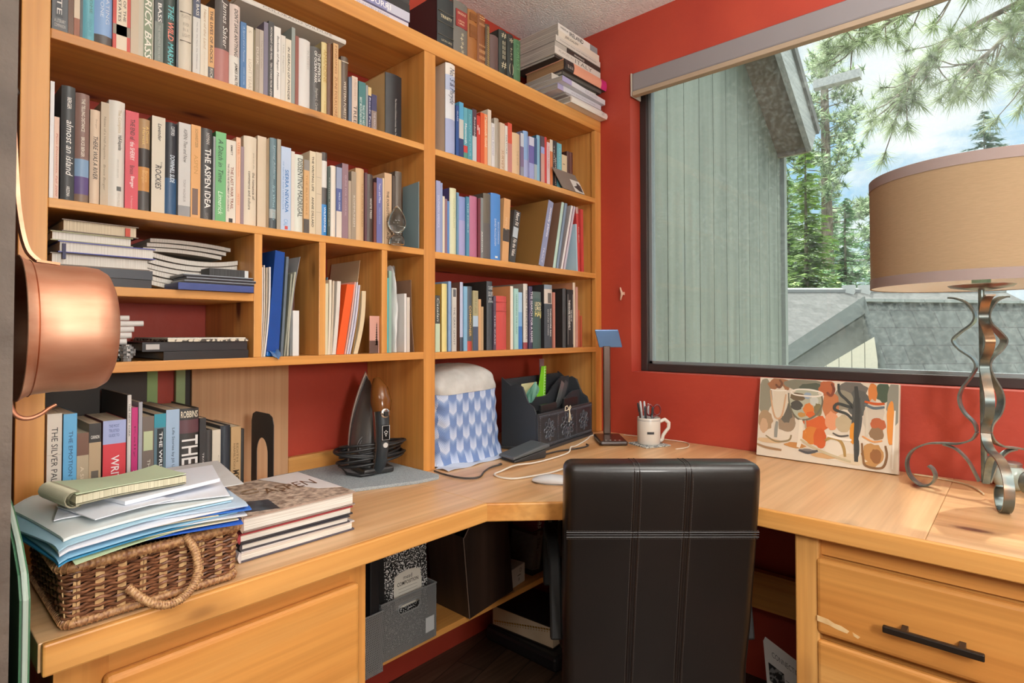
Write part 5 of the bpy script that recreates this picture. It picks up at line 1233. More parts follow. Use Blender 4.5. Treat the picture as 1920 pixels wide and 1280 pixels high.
# second upright cubby
leaf('cream file folder against the second cubby wall', F_, 'folder', -1.2370, -1.2360, .178, .012, 'd8d3b4', 0)
leaf('ivory file folder beside cream', F_, 'folder', -1.2245, -1.2210, .188, .006, 'e0d8c4', 0.001)
leaf('beige file folder third in the second cubby', F_, 'folder', -1.2180, -1.2120, .186, .005, 'c8b9a2', 0.001, d=.085)
leaf('off-white papers bundle beside the orange folder', F_, 'folder', -1.2125, -1.1990, .186, .010, 'dbd6cc', 0.002, d=.085)
leaf('white paper with raised corner standing behind the cream folders', 'paper_sheet', 'paper', -1.214, -1.205, .228, .0012, 'd9d8d6', 0.0, y0=0.10, d=.12)
leaf('bright orange file folder in the second cubby', F_, 'folder', -1.2010, -1.1710, .180, .0215, 'e0561a', 0, d=.10)
leaf('slate blue tabbed folder standing behind orange', F_, 'folder', -1.1945, -1.1660, .205, .004, '55788c', 0, y0=0.12, d=.12, tab='55788c')
leaf('pale pink file folder right of orange', F_, 'folder', -1.1775, -1.1485, .187, .004, 'dba89a', 0.002)
leaf('white file folder beside pale pink', F_, 'folder', -1.1710, -1.1425, .187, .004, 'd8d4dc', 0.003)
leaf('lilac-white file folder with wavy edge', F_, 'folder', -1.1650, -1.1370, .180, .005, 'c9c6d6', 0.004)
leaf('mustard-edged brown folder beside the manila bundle', F_, 'folder', -1.1560, -1.1310, .180, .002, '9a7238', 0.003)
leaf('manila folder bundle bulging near the postcard', F_, 'folder', -1.1510, -1.1265, .165, .012, 'd9c6a2', 0.007)
leaf('dark chocolate slim folder behind manila', F_, 'folder', -1.1190, -1.1130, .160, .005, '4a3526', 0, y0=0.05, d=.15)
leaf('tan card sheet filling the cubby end', 'paper_sheet', 'paper', -1.1080, -1.0760, .258, .0014, 'd8bf9a', 0, y0=0.10, d=.15)
t_ = thing('postcard', 'pink sunset postcard with pine tree silhouette', 'postcard', (-1.09, 0.01, ZS4), group=GF)
m = MB().box(-1.104, 0.010, ZS4 + .0004, -1.0735, 0.0112, ZS4 + .100)
part('card', m, M('c9988a'), t_)
m = MB()
m.box(-1.104, 0.0094, ZS4 + .0004, -1.0765, 0.0101, ZS4 + .034)
part('dark_ground', m, M('5d443c'), t_)
m = MB()
for k in range(9):
    z = ZS4 + .022 + k * .0065
    hw = 0.006 - k * 0.0005
    m.plate([(-1.0815 - hw, 0.0094, z), (-1.0815 + hw * .6, 0.0094, z), (-1.0815, 0.0094, z + .009)], (0, 0.0004, 0))
part('tree_silhouette', m, M('33211d'), t_)
# third upright cubby
leaf('turquoise file folder by the third partition', F_, 'folder', -1.0535, -1.0535, .205, .0115, '52b3b4', 0)
leaf('grey-green file folder beside turquoise', F_, 'folder', -1.0412, -1.0412, .225, .009, '8faa9c', 0)
m = MB()


def bag(u, v):
    a = 2 * math.pi * u
    wx = 0.0135 * (0.75 + 0.35 * math.sin(math.pi * (1 - v) ** 0.8)) * (1 if v < .9 else 0.75)
    wob = 0.0016 * math.sin(7 * a + 9 * v) + 0.0012 * math.sin(23 * v + 3 * a)
    return (-1.0115 + 0.004 * math.sin(4 * v) + (wx + wob) * math.cos(a), 0.115 + (0.095 + wob) * math.sin(a), ZS4 + 0.0006 + 0.232 * v + (0.012 * math.sin(5 * a) if v > .95 else 0))


m.grid(bag, 40, 24, wrap=True)
solo('plastic_bag', m, M('dcdedd', 0.25), 'crumpled white plastic bag upright beside grey-green folder', 'bag', (-1.01, 0.11, ZS4), GF, smooth=60)
leaf('white document folder right of the plastic bag', F_, 'folder', -0.9885, -0.9890, .165, .008, 'dcd9d6', 0.0)
leaf('off-white slim folder beside the clear brown sleeve', F_, 'folder', -0.9790, -0.9795, .155, .010, 'd0c6ba', 0.0)
leaf('clear brownish sleeve against the divider', 'plastic_sleeve', 'plastic sleeve', -0.955, -0.966, .205, .002, 'a9866a', -0.003, mat=clear_mat('clear_brown_plastic', 'b99a80', 0.4))

# glass stopper, metal plate, framed photo and back panels
def glass(name, tint='f2f6f4', ior=1.45):
    m, nt, b = new_mat(name)
    b.inputs['Base Color'].default_value = lin(tint)
    b.inputs['Roughness'].default_value = 0.03
    b.inputs['IOR'].default_value = ior
    b.inputs['Transmission Weight'].default_value = 1.0
    return m


zc = 1.3910
m = MB().lathe([(0.0, 0), (0.020, 0), (0.021, .004), (0.019, .020), (0.012, .026), (0.011, .031), (0.017, .036), (0.0235, .050), (0.0245, .062), (0.020, .080), (0.011, .096), (0.0035, .106), (0, .108)], (-1.032, 0.0225 - 0.034, zc), 28, close=False)
solo('glass_stopper', m, glass('clear_crystal'), 'teardrop crystal decanter stopper standing at the shelf edge', 'glass stopper', (-1.032, -0.0115, zc), smooth=50)
t_ = thing('bookend', 'blue-grey metal plate at the row end by the divider', 'bookend', (-0.945, 0.04, zc))
m = MB().plate([(-0.9445, 0.004, zc + .0015), (-0.9445, 0.004, zc + .193), (-0.9445, 0.080, zc + .189), (-0.9445, 0.080, zc + .0015)], (0.0014, 0, 0))
part('upright', m, M('93a9ac', 0.45, 0.2), t_)
part('foot', MB().box(-0.975, 0.004, zc, -0.9445, 0.080, zc + 0.0014), M('35393b', 0.5), t_)
m = MB()
t_ = thing('mounted_photo', 'dark taupe card with black and white photo, leaning on books', 'photograph', (-0.2, 0.0, 1.6935), group=None)
o_, ux, uz = Vector((-0.262, -0.0005, 1.6938)), Vector((0.150, 0.004, 0.0)), Vector((-0.055, 0.0095, 0.070))
m.plate([o_, o_ + ux, o_ + ux + uz, o_ + uz], Vector((0, 0.002, 0)))
part('mount', m, M('75685f', 0.6), t_)
m = MB()
oo = o_ + Vector((0, -0.0006, 0))
pt = lambda a, b: oo + ux * a + uz * b
m.plate([pt(.58, .04), pt(1.0, .04), pt(1.02, .66), pt(.60, .66)], Vector((0, 0.0004, 0)))
part('print', m, M('d6d4cf', 0.4), t_)
m = MB()
o2 = oo + Vector((0, -0.0004, 0))
pt2 = lambda a, b: o2 + ux * a + uz * b
m.plate([pt2(.62, .3), pt2(.8, .12), pt2(.95, .1), pt2(.98, .45), pt2(.86, .58), pt2(.8, .4)], Vector((0, 0.0003, 0)))
part('dark_figure', m, M('3a3836', 0.4), t_)

CARD = noise_mat('ribbed_cardboard', 'c49a72', 'cfa67e', (160, 2, 1.2), 2, 0.8)
solo('cardboard_sheet', MB().box(-1.452, 0.262, 0.7504, -1.2015, 0.270, 1.0735), CARD, 'ribbed tan cardboard sheet behind the metal bookend', 'cardboard', (-1.32, 0.266, 0.7504))
t_ = thing('display_board', 'dark grey board with green edge behind the desk books', 'board', (-1.65, 0.27, 0.7504))
part('panel', MB().box(-1.772, 0.266, 0.7504, -1.549, 0.274, 1.0735), noise_mat('slate_board', '3c3733', '4a443f', (5, 5, 5), 4, 0.7), t_)
part('edge_strip', MB().box(-1.549, 0.264, 0.7504, -1.527, 0.276, 1.0735), M('8fae6e', 0.5), t_, label='light green edge strip')
t_ = thing('display_board', 'narrow black board with green edge beside the cardboard sheet', 'board', (-1.47, 0.27, 0.7504))
part('edge_strip', MB().box(-1.487, 0.264, 0.7504, -1.4665, 0.276, 1.0735), M('8fa878', 0.5), t_, label='light green edge strip')
part('panel', MB().box(-1.4665, 0.266, 0.7504, -1.4545, 0.274, 1.0735), M('24221f', 0.6), t_)

# black steel bookend with arched cut-out on the desk
t_ = thing('bookend', 'charcoal steel bookend with arched cut-out on the desk', 'bookend', (-1.345, 0.1, ZD))
y0_, y1_, zt = 0.045, 0.165, 0.955
out = [(y0_, ZD + .0012), (y0_, zt - .025), (y0_ + .007, zt - .007), (y0_ + .025, zt), (y1_ - .025, zt), (y1_ - .007, zt - .007), (y1_, zt - .025), (y1_, ZD + .0012)]
yc, hw, za = (y0_ + y1_) / 2, 0.030, 0.855
arch = [(yc + hw, ZD + .0012)] + [(yc + hw * math.cos(R(a)), za + hw * 1.3 * math.sin(R(a))) for a in range(0, 181, 15)] + [(yc - hw, ZD + .0012)]
m = MB().prism(out + arch, 'x', -1.346, -1.3446)
part('upright', m, M('4a4744', 0.55, 0.2), t_)
part('foot', MB().box(-1.405, y0_ + 0.03, ZD + .0002, -1.3446, y1_ - 0.03, ZD + .0012), M('4a4744', 0.55, 0.2), t_)

# ---------------------------------------------------------------- things on the desk
FELT = noise_mat('grey_felt', '868e92', 'a9b2b6', (420, 420, 420), 3, 0.95, 0.5, (300, 300, 300))
m = MB().prism([(-1.30, 0.02), (-1.02, -0.086), (-0.950, -0.092), (-0.935, -0.075), (-0.934, 0.245), (-1.25, 0.250)], 'z', ZD + .0002, ZD + 0.0085)
solo('felt_mat', m, FELT, 'grey felt pressing mat under the steam iron', 'mat', (-1.05, 0.05, ZD), bevel=0.001)

# steam iron standing on its heel; local: soleplate faces -x/+y (away), handle towards the room
iron = thing('steam_iron', 'grey and amber steam iron standing on its heel on the felt mat', 'iron', (-1.038, 0.090, ZD + 0.0088), (0, 0, R(-100)))
DKG = M('2b2a2a', 0.4)
CHR = M('b9b4ad', 0.15, 0.9)
SHELL = M('4c4947', 0.3, 0.0, 0.5, 0.3)


def sole(sc, x, k=12):
    """Teardrop outline in the plane x: (y, z)."""
    pts = []
    for i in range(k + 1):
        s = i / k
        pts.append((0.052 * sc * math.sin(min(1, (1 - s) * 1.25) * math.pi / 2) ** 0.9, 0.012 + (0.268 * sc) * s))
    return [(y, z) for y, z in pts] + [(-y, z) for y, z in pts[::-1][1:]]


def irot(mb):
    """soleplate frame: local x' = normal to plate."""
    return mb


a_ = R(8)
m = MB().prism(sole(1.0, 0), 'x', -0.056, -0.050)
part('soleplate', m, M('b7a79c', 0.3, 0.7), iron, local=True, smooth=40, bevel=0.002)
m = MB().prism(sole(0.95, 0), 'x', -0.0497, -0.042)
part('skirt', m, DKG, iron, local=True, smooth=40)
m = MB()
rings = []
for (x, sc) in ((-0.0418, 0.93), (-0.020, 0.90), (0.0, 0.80), (0.016, 0.60), (0.022, 0.30)):
    rings.append([(x, y, z) for y, z in sole(sc, x)])
n = len(rings[0])
vs = [p for r_ in rings for p in r_]
fs = [(k * n + j, k * n + (j + 1) % n, (k + 1) * n + (j + 1) % n, (k + 1) * n + j) for k in range(len(rings) - 1) for j in range(n)] + [tuple(range(n))[::-1], tuple((len(rings) - 1) * n + j for j in range(n))]
m.add(vs, fs)
part('body', m, SHELL, iron, local=True, smooth=50)
# amber water tank and handle
m = MB()
path = [(0.022, 0, 0.262), (0.040, 0, 0.235), (0.052, 0, 0.200), (0.056, 0, 0.175)]
m.tube(path, [0.010, 0.024, 0.029, 0.024], 16)
part('water_tank', m, clear_mat('amber_plastic', '7a4a22', 0.75), iron, local=True, smooth=50)
m = MB().tube([(0.056, 0, 0.178), (0.061, 0, 0.150), (0.064, 0, 0.115), (0.062, 0, 0.075), (0.052, 0, 0.035), (0.030, 0, 0.012)], [0.020, 0.0195, 0.018, 0.017, 0.0165, 0.016], 14)
part('handle', m, M('2a2f33', 0.45), iron, local=True, smooth=50)
m = MB()
m.strip([(0.046, -0.022, 0.215), (0.050, -0.0205, 0.178), (0.054, -0.0195, 0.150), (0.056, -0.018, 0.115), (0.055, -0.017, 0.075), (0.046, -0.0165, 0.035), (0.026, -0.016, 0.008)], (1, 0, 0.2), 0.012, 0.003)
m.strip([(0.046, 0.022, 0.215), (0.050, 0.0205, 0.178), (0.054, 0.0195, 0.150), (0.056, 0.018, 0.115), (0.055, 0.017, 0.075), (0.046, 0.0165, 0.035), (0.026, 0.016, 0.008)], (1, 0, 0.2), 0.012, 0.003)
part('trim', m, M('8a7668', 0.2, 0.8), iron, local=True, smooth=40)
m = MB().lathe([(0.013, 0), (0.013, .004), (0.010, .006)], (0.076, 0, 0.172), 16, axis='x')
part('steam_button', m, CHR, iron, local=True, smooth=40)
m = MB().box(0.0815, -0.006, 0.164, 0.089, 0.006, 0.178)
part('slider', m, M('1d1d1f', 0.4), iron, local=True, bevel=0.002)
m = MB().box(0.0800, -0.0115, 0.098, 0.0835, 0.0115, 0.142)
part('display', m, M('17181a', 0.2), iron, local=True, bevel=0.004)
m = MB()
c_ = [(0.0842, -0.0105, 0.101), (0.0842, 0.0105, 0.101), (0.0842, 0.0105, 0.139), (0.0842, -0.0105, 0.139)]
m.tube(c_, 0.0009, 6, closed=True)
for (y, z) in ((-.004, .122), (0, .125), (.004, .122), (-.002, .117), (.002, .117), (0, .112)):
    m.obox((0.084, y, z), (0.0005, 0, 0), (0, 0.0014, 0), (0, 0, 0.0014))
part('display_ring', m, M('d2d2d0', 0.3), iron, local=True)
m = MB().lathe([(0.007, 0), (0.007, .003)], (0.0795, 0, 0.086), 14, axis='x')
part('badge', m, M('c9c9c6', 0.3), iron, local=True)
m = MB()
for r_ in (0.030, 0.024):
    m.tube([(0.006, -0.033 + 0 * k, 0.0) if False else (0.004, -0.018 + r_ * math.cos(R(k)), 0.075 + r_ * math.sin(R(k))) for k in range(0, 360, 15)], 0.002, 6, closed=True)
for k in range(3):
    a = R(60 * k + 20)
    m.tube([(0.004, -0.018 - 0.024 * math.cos(a), 0.075 - 0.024 * math.sin(a)), (0.004, -0.018 + 0.024 * math.cos(a), 0.075 + 0.024 * math.sin(a))], 0.0022, 6)
part('dial', m, M('6f7072', 0.3, 0.6), iron, local=True, smooth=50)
m = MB().prism([(0.045, 0.0), (0.045, 0.018), (-0.045, 0.018), (-0.045, 0.0)], 'x', -0.056, 0.045)
part('heel', m, DKG, iron, local=True, bevel=0.006)
m = MB()
random.seed(5)
P = []
for k in range(0, 9 * 36):
    a = R(k * 10)
    lp = k // 36
    ra = 0.094 + 0.007 * math.sin(lp * 2.1)
    rb = 0.056 + 0.006 * math.cos(lp * 1.7)
    P.append((0.0 + rb * math.cos(a) - 0.015 + .004 * math.sin(lp), 0.004 * math.cos(lp) + ra * math.sin(a), 0.034 + 0.006 * lp * .85 + 0.010 * math.sin(a + lp)))
m.tube(P, 0.0036, 8)
m.tube([(0.028, 0, 0.012), (0.05, -0.02, 0.006), (0.045, -0.055, 0.0045), (0.0, -0.075, 0.005), (-0.02, -0.085, 0.02), P[0]], 0.0036, 8)
part('cord', m, M('1d1e20', 0.45), iron, local=True, smooth=60)

# sewing machine under its printed cover
def chevron_mat():
    mt, nt, b = new_mat('chevron_print')
    N, L = nt.nodes, nt.links
    sp = nd(nt, 'ShaderNodeSeparateXYZ')
    L.new(pos(nt, (1, 1, 1), 'Object'), sp.inputs[0])

    def mth(op, a, b_=None):
        n_ = nd(nt, 'ShaderNodeMath', operation=op)
        for i, v in enumerate((a, b_)):
            if v is None:
                continue
            if hasattr(v, 'is_linked'):
                L.new(v, n_.inputs[i])
            else:
                n_.inputs[i].default_value = v
        return n_.outputs[0]
    u = mth('MULTIPLY', sp.outputs['X'], 40.0)
    fr = mth('FRACT', u)
    tri = mth('ABSOLUTE', mth('SUBTRACT', fr, 0.5))
    par = mth('MULTIPLY', mth('FRACT', mth('MULTIPLY', mth('FLOOR', u), 0.5)), 1.0)
    vz = mth('ADD', mth('MULTIPLY', sp.outputs['Z'], 13.0), par)
    band = mth('FRACT', mth('SUBTRACT', vz, mth('MULTIPLY', tri, 0.30)))
    fine = mth('FRACT', mth('ADD', mth('MULTIPLY', sp.outputs['Z'], 150.0), mth('MULTIPLY', tri, 6.0)))
    r = ramp(nt, band, ((0.0, lin('cdd7ea')), (0.28, lin('aabbdb')), (0.46, lin('7189b8')), (0.75, lin('6a84b4')), (0.92, lin('8fa5cc')), (1.0, lin('cdd7ea'))))
    r2 = ramp(nt, fine, ((0.4, (0.82, 0.84, 0.9)), (0.6, (1.1, 1.1, 1.08))))
    c = mixc(nt, 0.8, r.outputs[0], r2.outputs[0], 'MULTIPLY')
    L.new(c, b.inputs['Base Color'])
    b.inputs['Roughness'].default_value = 0.85
    return mt


CX0, CY0 = -0.727, 0.098


def hump(u, v, z0, z1):
    a = 2 * math.pi * u
    z = z0 + (z1 - z0) * v
    s = (z - 0.752) / 0.30
    ca, sa = math.cos(a), math.sin(a)
    e = 0.55
    px = math.copysign(abs(ca) ** e, ca)
    py = math.copysign(abs(sa) ** e, sa)
    top = max(0.0, (s - 0.74) / 0.26)
    f = math.sqrt(max(0.0, 1 - top ** 2.4)) if top > 0 else 1.0
    wx = 0.141 * (1 - 0.05 * s) * f + 0.004 * math.sin(9 * a + 6 * s) * (1 - s) * f
    wy = 0.108 * (1 - 0.10 * s) * f + 0.004 * math.sin(7 * a - 5 * s) * (1.1 - s) * f
    fl = 0.012 * max(0, 0.12 - s) / 0.12
    return (CX0 + (wx + fl) * px + 0.003 * math.sin(40 * s + 3 * a) * f, CY0 + (wy + fl) * py, z - 0.006 * math.sin(2 * a) * s * f)


t_ = thing('sewing_machine_cover', 'blue chevron fabric cover with white top over a sewing machine', 'cover', (CX0, CY0, ZD))
m = MB().grid(lambda u, v: hump(u, v, 0.7545, 0.965), 72, 26, wrap=True)
part('printed_skirt', m, chevron_mat(), t_, smooth=60)
m = MB().grid(lambda u, v: hump(u, v ** 0.8, 0.9655, 1.0515), 72, 18, wrap=True)
m.add([hump(k / 72, 0.999, 0.9655, 1.0515) for k in range(72)], [tuple(range(72))])
part('white_top', m, noise_mat('white_cotton', 'b5b4b0', 'd2d2ce', (14, 14, 14), 4, 0.9, 0.5, (22, 22, 22), bdist=0.01), t_, smooth=60)
m = MB().sheet(lambda u, v: (-0.880 + 0.27 * u, -0.052 + 0.010 * u + 0.055 * v + 0.003 * math.sin(14 * u), 0.7506 + 0.0035 * (1 + math.sin(17 * u + 5 * v)) * (0.4 + v)), 28, 6, 0.0016)
part('hem', m, M('c9d5ea', 0.9), t_, smooth=60)

# carved black desk organiser
BLK = M('2f3236', 0.36)
org = thing('desk_organizer', 'black carved wood letter organiser with scalloped dividers', 'organizer', (-0.512, -0.084, ZD + .0004), (0, 0, R(8.4)))
OW, OD = 0.405, 0.150


def wavy(y, h0, h1, x0=0.006, x1=OW - .006, t=0.006):
    pts = [(x0, 0.006)]
    k = 24
    for i in range(k + 1):
        s = i / k
        q = 0.5 - 0.5 * math.cos(min(1, max(0, (s - .52) / .36)) * math.pi)
        pts.append((x0 + (x1 - x0) * s, h0 + (h1 - h0) * q - 0.010 * math.sin(s * math.pi) * (1 - q) + 0.006 * math.exp(-((s - .66) / .05) ** 2)))
    pts.append((x1, 0.006))
    return MB().prism(pts, 'y', y, y + t)


part('base', MB().box(-0.004, -0.004, 0, OW + .004, OD, 0.012), BLK, org, local=True, bevel=0.003)
part('front_panel', MB().box(0, 0, 0.012, OW, 0.010, 0.128), BLK, org, local=True, bevel=0.002)
side_pts = [(0.0102, 0.012), (0.0102, 0.128), (0.018, 0.150), (0.038, 0.162), (0.050, 0.185), (0.062, 0.215), (0.085, 0.226), (0.11, 0.218), (0.125, 0.228), (OD - .001, 0.245), (OD - .001, 0.012)]
part('side_panel', MB().prism(side_pts, 'x', 0, 0.007), BLK, org, local=True, bevel=0.001)
part('side_panel', MB().prism(side_pts, 'x', OW - 0.007, OW), BLK, org, local=True, bevel=0.001)
part('divider', wavy(0.048, 0.135, 0.175, 0.0073, OW - .0073), BLK, org, local=True)
part('divider', wavy(0.096, 0.175, 0.228, 0.0073, OW - .0073), BLK, org, local=True)
part('back_panel', MB().box(0.0073, OD - .0075, 0.012, OW - .0073, OD - .001, 0.238), BLK, org, local=True)
CARV = M('4b4e56', 0.3)
m = MB()


def flower(m, cx, cz, r, n_, lob):
    m.lathe([(0.0, 0.004), (r * .2, .003), (r * .24, 0)], (cx, -0.0005, cz), 10, axis='y', close=False)
    for q in range(2):
        for k in range(n_):
            a = 2 * math.pi * (k + .5 * q) / n_
            rr = r * (0.78 if q == 0 else 0.48)
            c = Vector((cx + rr * math.cos(a), -0.001 - .002 * q, cz + rr * math.sin(a)))
            d1 = Vector((math.cos(a), 0, math.sin(a))) * r * .26
            d2 = Vector((-math.sin(a), 0, math.cos(a))) * r * .17
            pts = [c + d1 * math.cos(R(w)) + d2 * math.sin(R(w)) for w in range(0, 360, 45)]
            m.tube(pts, 0.0022, 5, closed=True)


for fx_, fr_, fn_ in ((0.072, 0.036, 8), (OW / 2, 0.047, 10), (OW - 0.072, 0.036, 8)):
    m = MB()
    flower(m, fx_, 0.068, fr_, fn_, 0)
    part('carved_flower', m, CARV, org, local=True, smooth=60)
m = MB()
for k in range(46):
    x = 0.008 + k * (OW - .016) / 45
    for z in (0.118, 0.020):
        m.obox((x, -0.0012, z), (0.0028, 0, 0.0014), (0, 0.0014, 0), (-0.0008, 0, 0.0026))
for x in (0.010, 0.132, OW - .132, OW - .010):
    for k in range(12):
        m.obox((x, -0.0012, 0.029 + k * .0075), (0.0030, 0, 0), (0, 0.0013, 0), (0, 0, 0.0022))
part('rope_border', m, CARV, org, local=True)
m = MB()
bow = [(OW / 2 + dx, -0.006, 0.125 + dz) for dx, dz in ((0, 0), (-.012, .012), (-.026, .010), (-.028, -.004), (-.012, -.004), (0, 0), (.012, .010), (.016, .004), (.006, -.004), (.004, -.030), (.000, -.048))]
m.tube(bow, 0.0018, 6)
m.tube([(OW / 2, -0.006, 0.125), (OW / 2 + .012, -.006, .10), (OW / 2 + .016, -.006, .082)], 0.0018, 6)
part('string_bow', m, M('d8cdb4', 0.9), org, local=True, smooth=60)


def oloc(x, y, z):
    c, s = math.cos(R(8.4)), math.sin(R(8.4))
    return (-0.512 + c * x - s * y, -0.084 + s * x + c * y, ZD + .0004 + z)


t_ = thing('sticky_notes', 'pale yellow note card standing in the black organiser', 'note', oloc(.13, .122, .10), (R(4), 0, R(8.4)))
part('card', MB().box(-0.055, 0, -0.08, 0.050, 0.002, 0.118), M('d6d2a2', 0.7), t_, local=True)
m = MB()
for k in range(4):
    m.box(-0.04, -0.0006, 0.02 + k * .018, 0.03 - .008 * (k % 2), 0.0, 0.024 + k * .018)
part('print_lines', m, M('b9b48c', 0.7), t_, local=True)
GREEN = clear_mat('neon_green_plastic', '8fe83a', 0.75)
t_ = thing('quilting_ruler', 'neon green plastic wedge ruler standing in the organiser', 'ruler', oloc(.196, .108, .08), (R(2), 0, R(8.4)))
m = MB().prism([(-0.034, 0.06), (0.030, 0.06), (0.030, 0.195), (0.0, 0.195)], 'y', 0, 0.003)
part('blade', m, GREEN, t_, local=True)
m = MB()
for k in range(12):
    m.box(0.018, -0.0005, 0.066 + .0105 * k, 0.029, 0, 0.0672 + .0105 * k)
m.box(0.0165, -0.0005, 0.062, 0.0175, 0, 0.193)
part('scale_marks', m, M('e9f7d8', 0.5), t_, local=True)
solo('sewing_ruler', MB().obox(oloc(.238, .128, .165), (0.016, 0.0024, 0), (0, 0.0012, 0), (0, 0, 0.135)), clear_mat('clear_pinkish_plastic', 'b0949a', 0.6), 'clear upright ruler behind the neon green one', 'ruler', oloc(.238, .128, .03))
for k, (x, lb) in enumerate(((0.255, 'grey metal ruler leaning over the organiser divider'), (0.285, 'dark ruler leaning beside the grey metal one'))):
    o_ = Vector(oloc(x - .03, 0.075, 0.06))
    dv = Vector((0.082, 0.012, 0.150))
    m = MB().obox(o_ + dv / 2, dv / 2, Vector((0.0105, 0.0016, -0.0058)), Vector((0, 0.0013, 0)))
    solo('ruler', m, M('8d9092', 0.3, 0.6) if k == 0 else M('4a4a4c', 0.4), lb, 'ruler', tuple(o_), 'rulers in the black organiser')
for (x0, x1, zz, lb) in ((0.05, 0.16, 0.152, 'dark wallet standing in the organiser front pocket'), (0.21, 0.33, 0.158, 'second dark wallet in the organiser front pocket')):
    p0, p1 = oloc(x0, .022, .02), oloc(x1, .022, .02)
    m = MB().obox(oloc((x0 + x1) / 2, .024, .02 + (zz - .02) / 2), (0.0545, 0.008, 0), (-0.0006, 0.005, 0), (0, 0, (zz - .02) / 2))
    solo('wallet', m, M('1f2022', 0.35), lb, 'wallet', p0, 'wallets in the black organiser', bevel=0.002)
m = MB()


def wrapb(u, v):
    a = 2 * math.pi * u
    r_ = 0.022 * math.sin(math.pi * (0.08 + .9 * v)) * (1 + .25 * math.sin(3 * a + 5 * v) + .12 * math.sin(7 * a))
    p = oloc(.075 + r_ * math.cos(a) + .03 * v, .076 + r_ * .7 * math.sin(a), 0.155 + .07 * v)
    return p


m.grid(wrapb, 18, 10, wrap=True)
solo('cellophane_bag', m, clear_mat('teal_cellophane', '9fd2c6', 0.4), 'crumpled clear teal cellophane bag in the organiser', 'bag', oloc(.075, .076, .155), smooth=40)

# foot control of the sewing machine
t_ = thing('foot_control', 'black wedge-shaped sewing foot control in front of the printed cover', 'foot control', (-0.606, -0.098, ZD + .0004), (0, 0, R(-12)))
m = MB().prism([(-0.062, 0.0), (0.060, 0.0), (0.066, 0.006), (0.066, 0.030), (-0.060, 0.008)], 'y', -0.036, 0.036)
part('base', m, M('2d2e2f', 0.5), t_, local=True, bevel=0.004)
m = MB().prism([(-0.068, 0.009), (0.066, 0.0315), (0.078, 0.0335), (0.078, 0.0425), (0.060, 0.0465), (-0.066, 0.018)], 'y', -0.041, 0.041)
part('pedal', m, M('4e5356', 0.4), t_, local=True, bevel=0.004)


def cable(label, pts, r, col, cat='cable', name='cable'):
    P = [Vector(p) for p in pts]
    out = []
    for i in range(len(P) - 1):
        p0, p1, p2, p3 = P[max(i - 1, 0)], P[i], P[i + 1], P[min(i + 2, len(P) - 1)]
        for k in range(6):
            t = k / 6
            out.append(0.5 * ((2 * p1) + (p2 - p0) * t + (2 * p0 - 5 * p1 + 4 * p2 - p3) * t * t + (3 * p1 - p0 - 3 * p2 + p3) * t ** 3))
    out.append(P[-1])
    z0 = min(p.z for p in out)
    out = [Vector((p.x, p.y, max(p.z, ZD + r + .0002))) for p in out]
    return solo(name, MB().tube(out, r, 8), M(col, 0.5), label, cat, tuple(out[0]), smooth=60)


zc = ZD + 0.0035
cable('white charging cable looping across the desk to the laptop', [(-0.085, -0.052, zc), (-0.120, -0.040, zc), (-0.155, -0.045, zc), (-0.20, -0.066, zc), (-0.26, -0.088, zc), (-0.345, -0.113, zc), (-0.40, -0.134, .7605), (-0.453, -0.160, zc), (-0.563, -0.172, zc), (-0.642, -0.168, zc), (-0.716, -0.162, .7585), (-0.78, -0.165, zc), (-0.819, -0.176, zc), (-0.832, -0.214, zc), (-0.816, -0.249, zc), (-0.765, -0.268, zc), (-0.70, -0.282, zc), (-0.655, -0.291, .7575)], 0.0026, 'e2ddd2')
cable('dark grey cord from the foot control to the divider', [(-0.720, -0.110, .757), (-0.724, -0.104, zc), (-0.717, -0.107, zc), (-0.767, -0.111, zc), (-0.816, -0.133, zc), (-0.869, -0.165, zc), (-0.904, -0.142, zc), (-0.912, -0.084, zc), (-0.905, -0.02, zc)], 0.0026, '3d3833')
cable('black power cord in front of the carved organiser', [(-0.520, -0.117, zc), (-0.45, -0.120, zc), (-0.40, -0.134, zc), (-0.345, -0.146, zc), (-0.305, -0.140, zc), (-0.290, -0.122, zc)], 0.0028, '2f2b28')
cable('thin white cord running behind the mug', [(-0.042, -0.125, zc), (-0.030, -0.18, zc), (-0.024, -0.25, zc), (-0.020, -0.33, zc), (-0.030, -0.38, zc), (-0.101, -0.414, zc), (-0.160, -0.398, zc)], 0.0018, 'e0d6c4')

# LED desk lamp with flat head
t_ = thing('led_desk_lamp', 'dark brown LED desk lamp with flat folded head by the window', 'desk lamp', (-0.185, -0.155, ZD + .0003), (0, 0, R(-48)))
BRN = M('33251f', 0.3, 0.2, 0.5, 0.3)
part('base', MB().box(-0.050, -0.075, 0, 0.050, 0.085, 0.017), BRN, t_, local=True, bevel=0.007, seg=3)
m = MB()
for k in range(4):
    m.box(-0.028 + .016 * k, -0.060, 0.0172, -0.022 + .016 * k, -0.054, 0.0175)
part('touch_mark', m, M('d8d6d2', 0.5), t_, local=True, kind=None)
part('post', MB().box(-0.0135, 0.068, 0.017, 0.0135, 0.080, 0.348), M('4a372d', 0.35, 0.4), t_, local=True, bevel=0.003)
m = MB().obox((0.006, 0.066, 0.377), (0.044, 0, 0), (0.004, 0.009, -0.004) and Vector((0, 0.0035, 0.0012)), Vector((-0.010, -0.012, 0.033)))
part('lamp_head', m, M('5a7fae', 0.25, 0.3), t_, local=True, bevel=0.002, label='flat lamp head with sky reflection painted blue')  # the blue is the sky's reflection, painted into the head colour

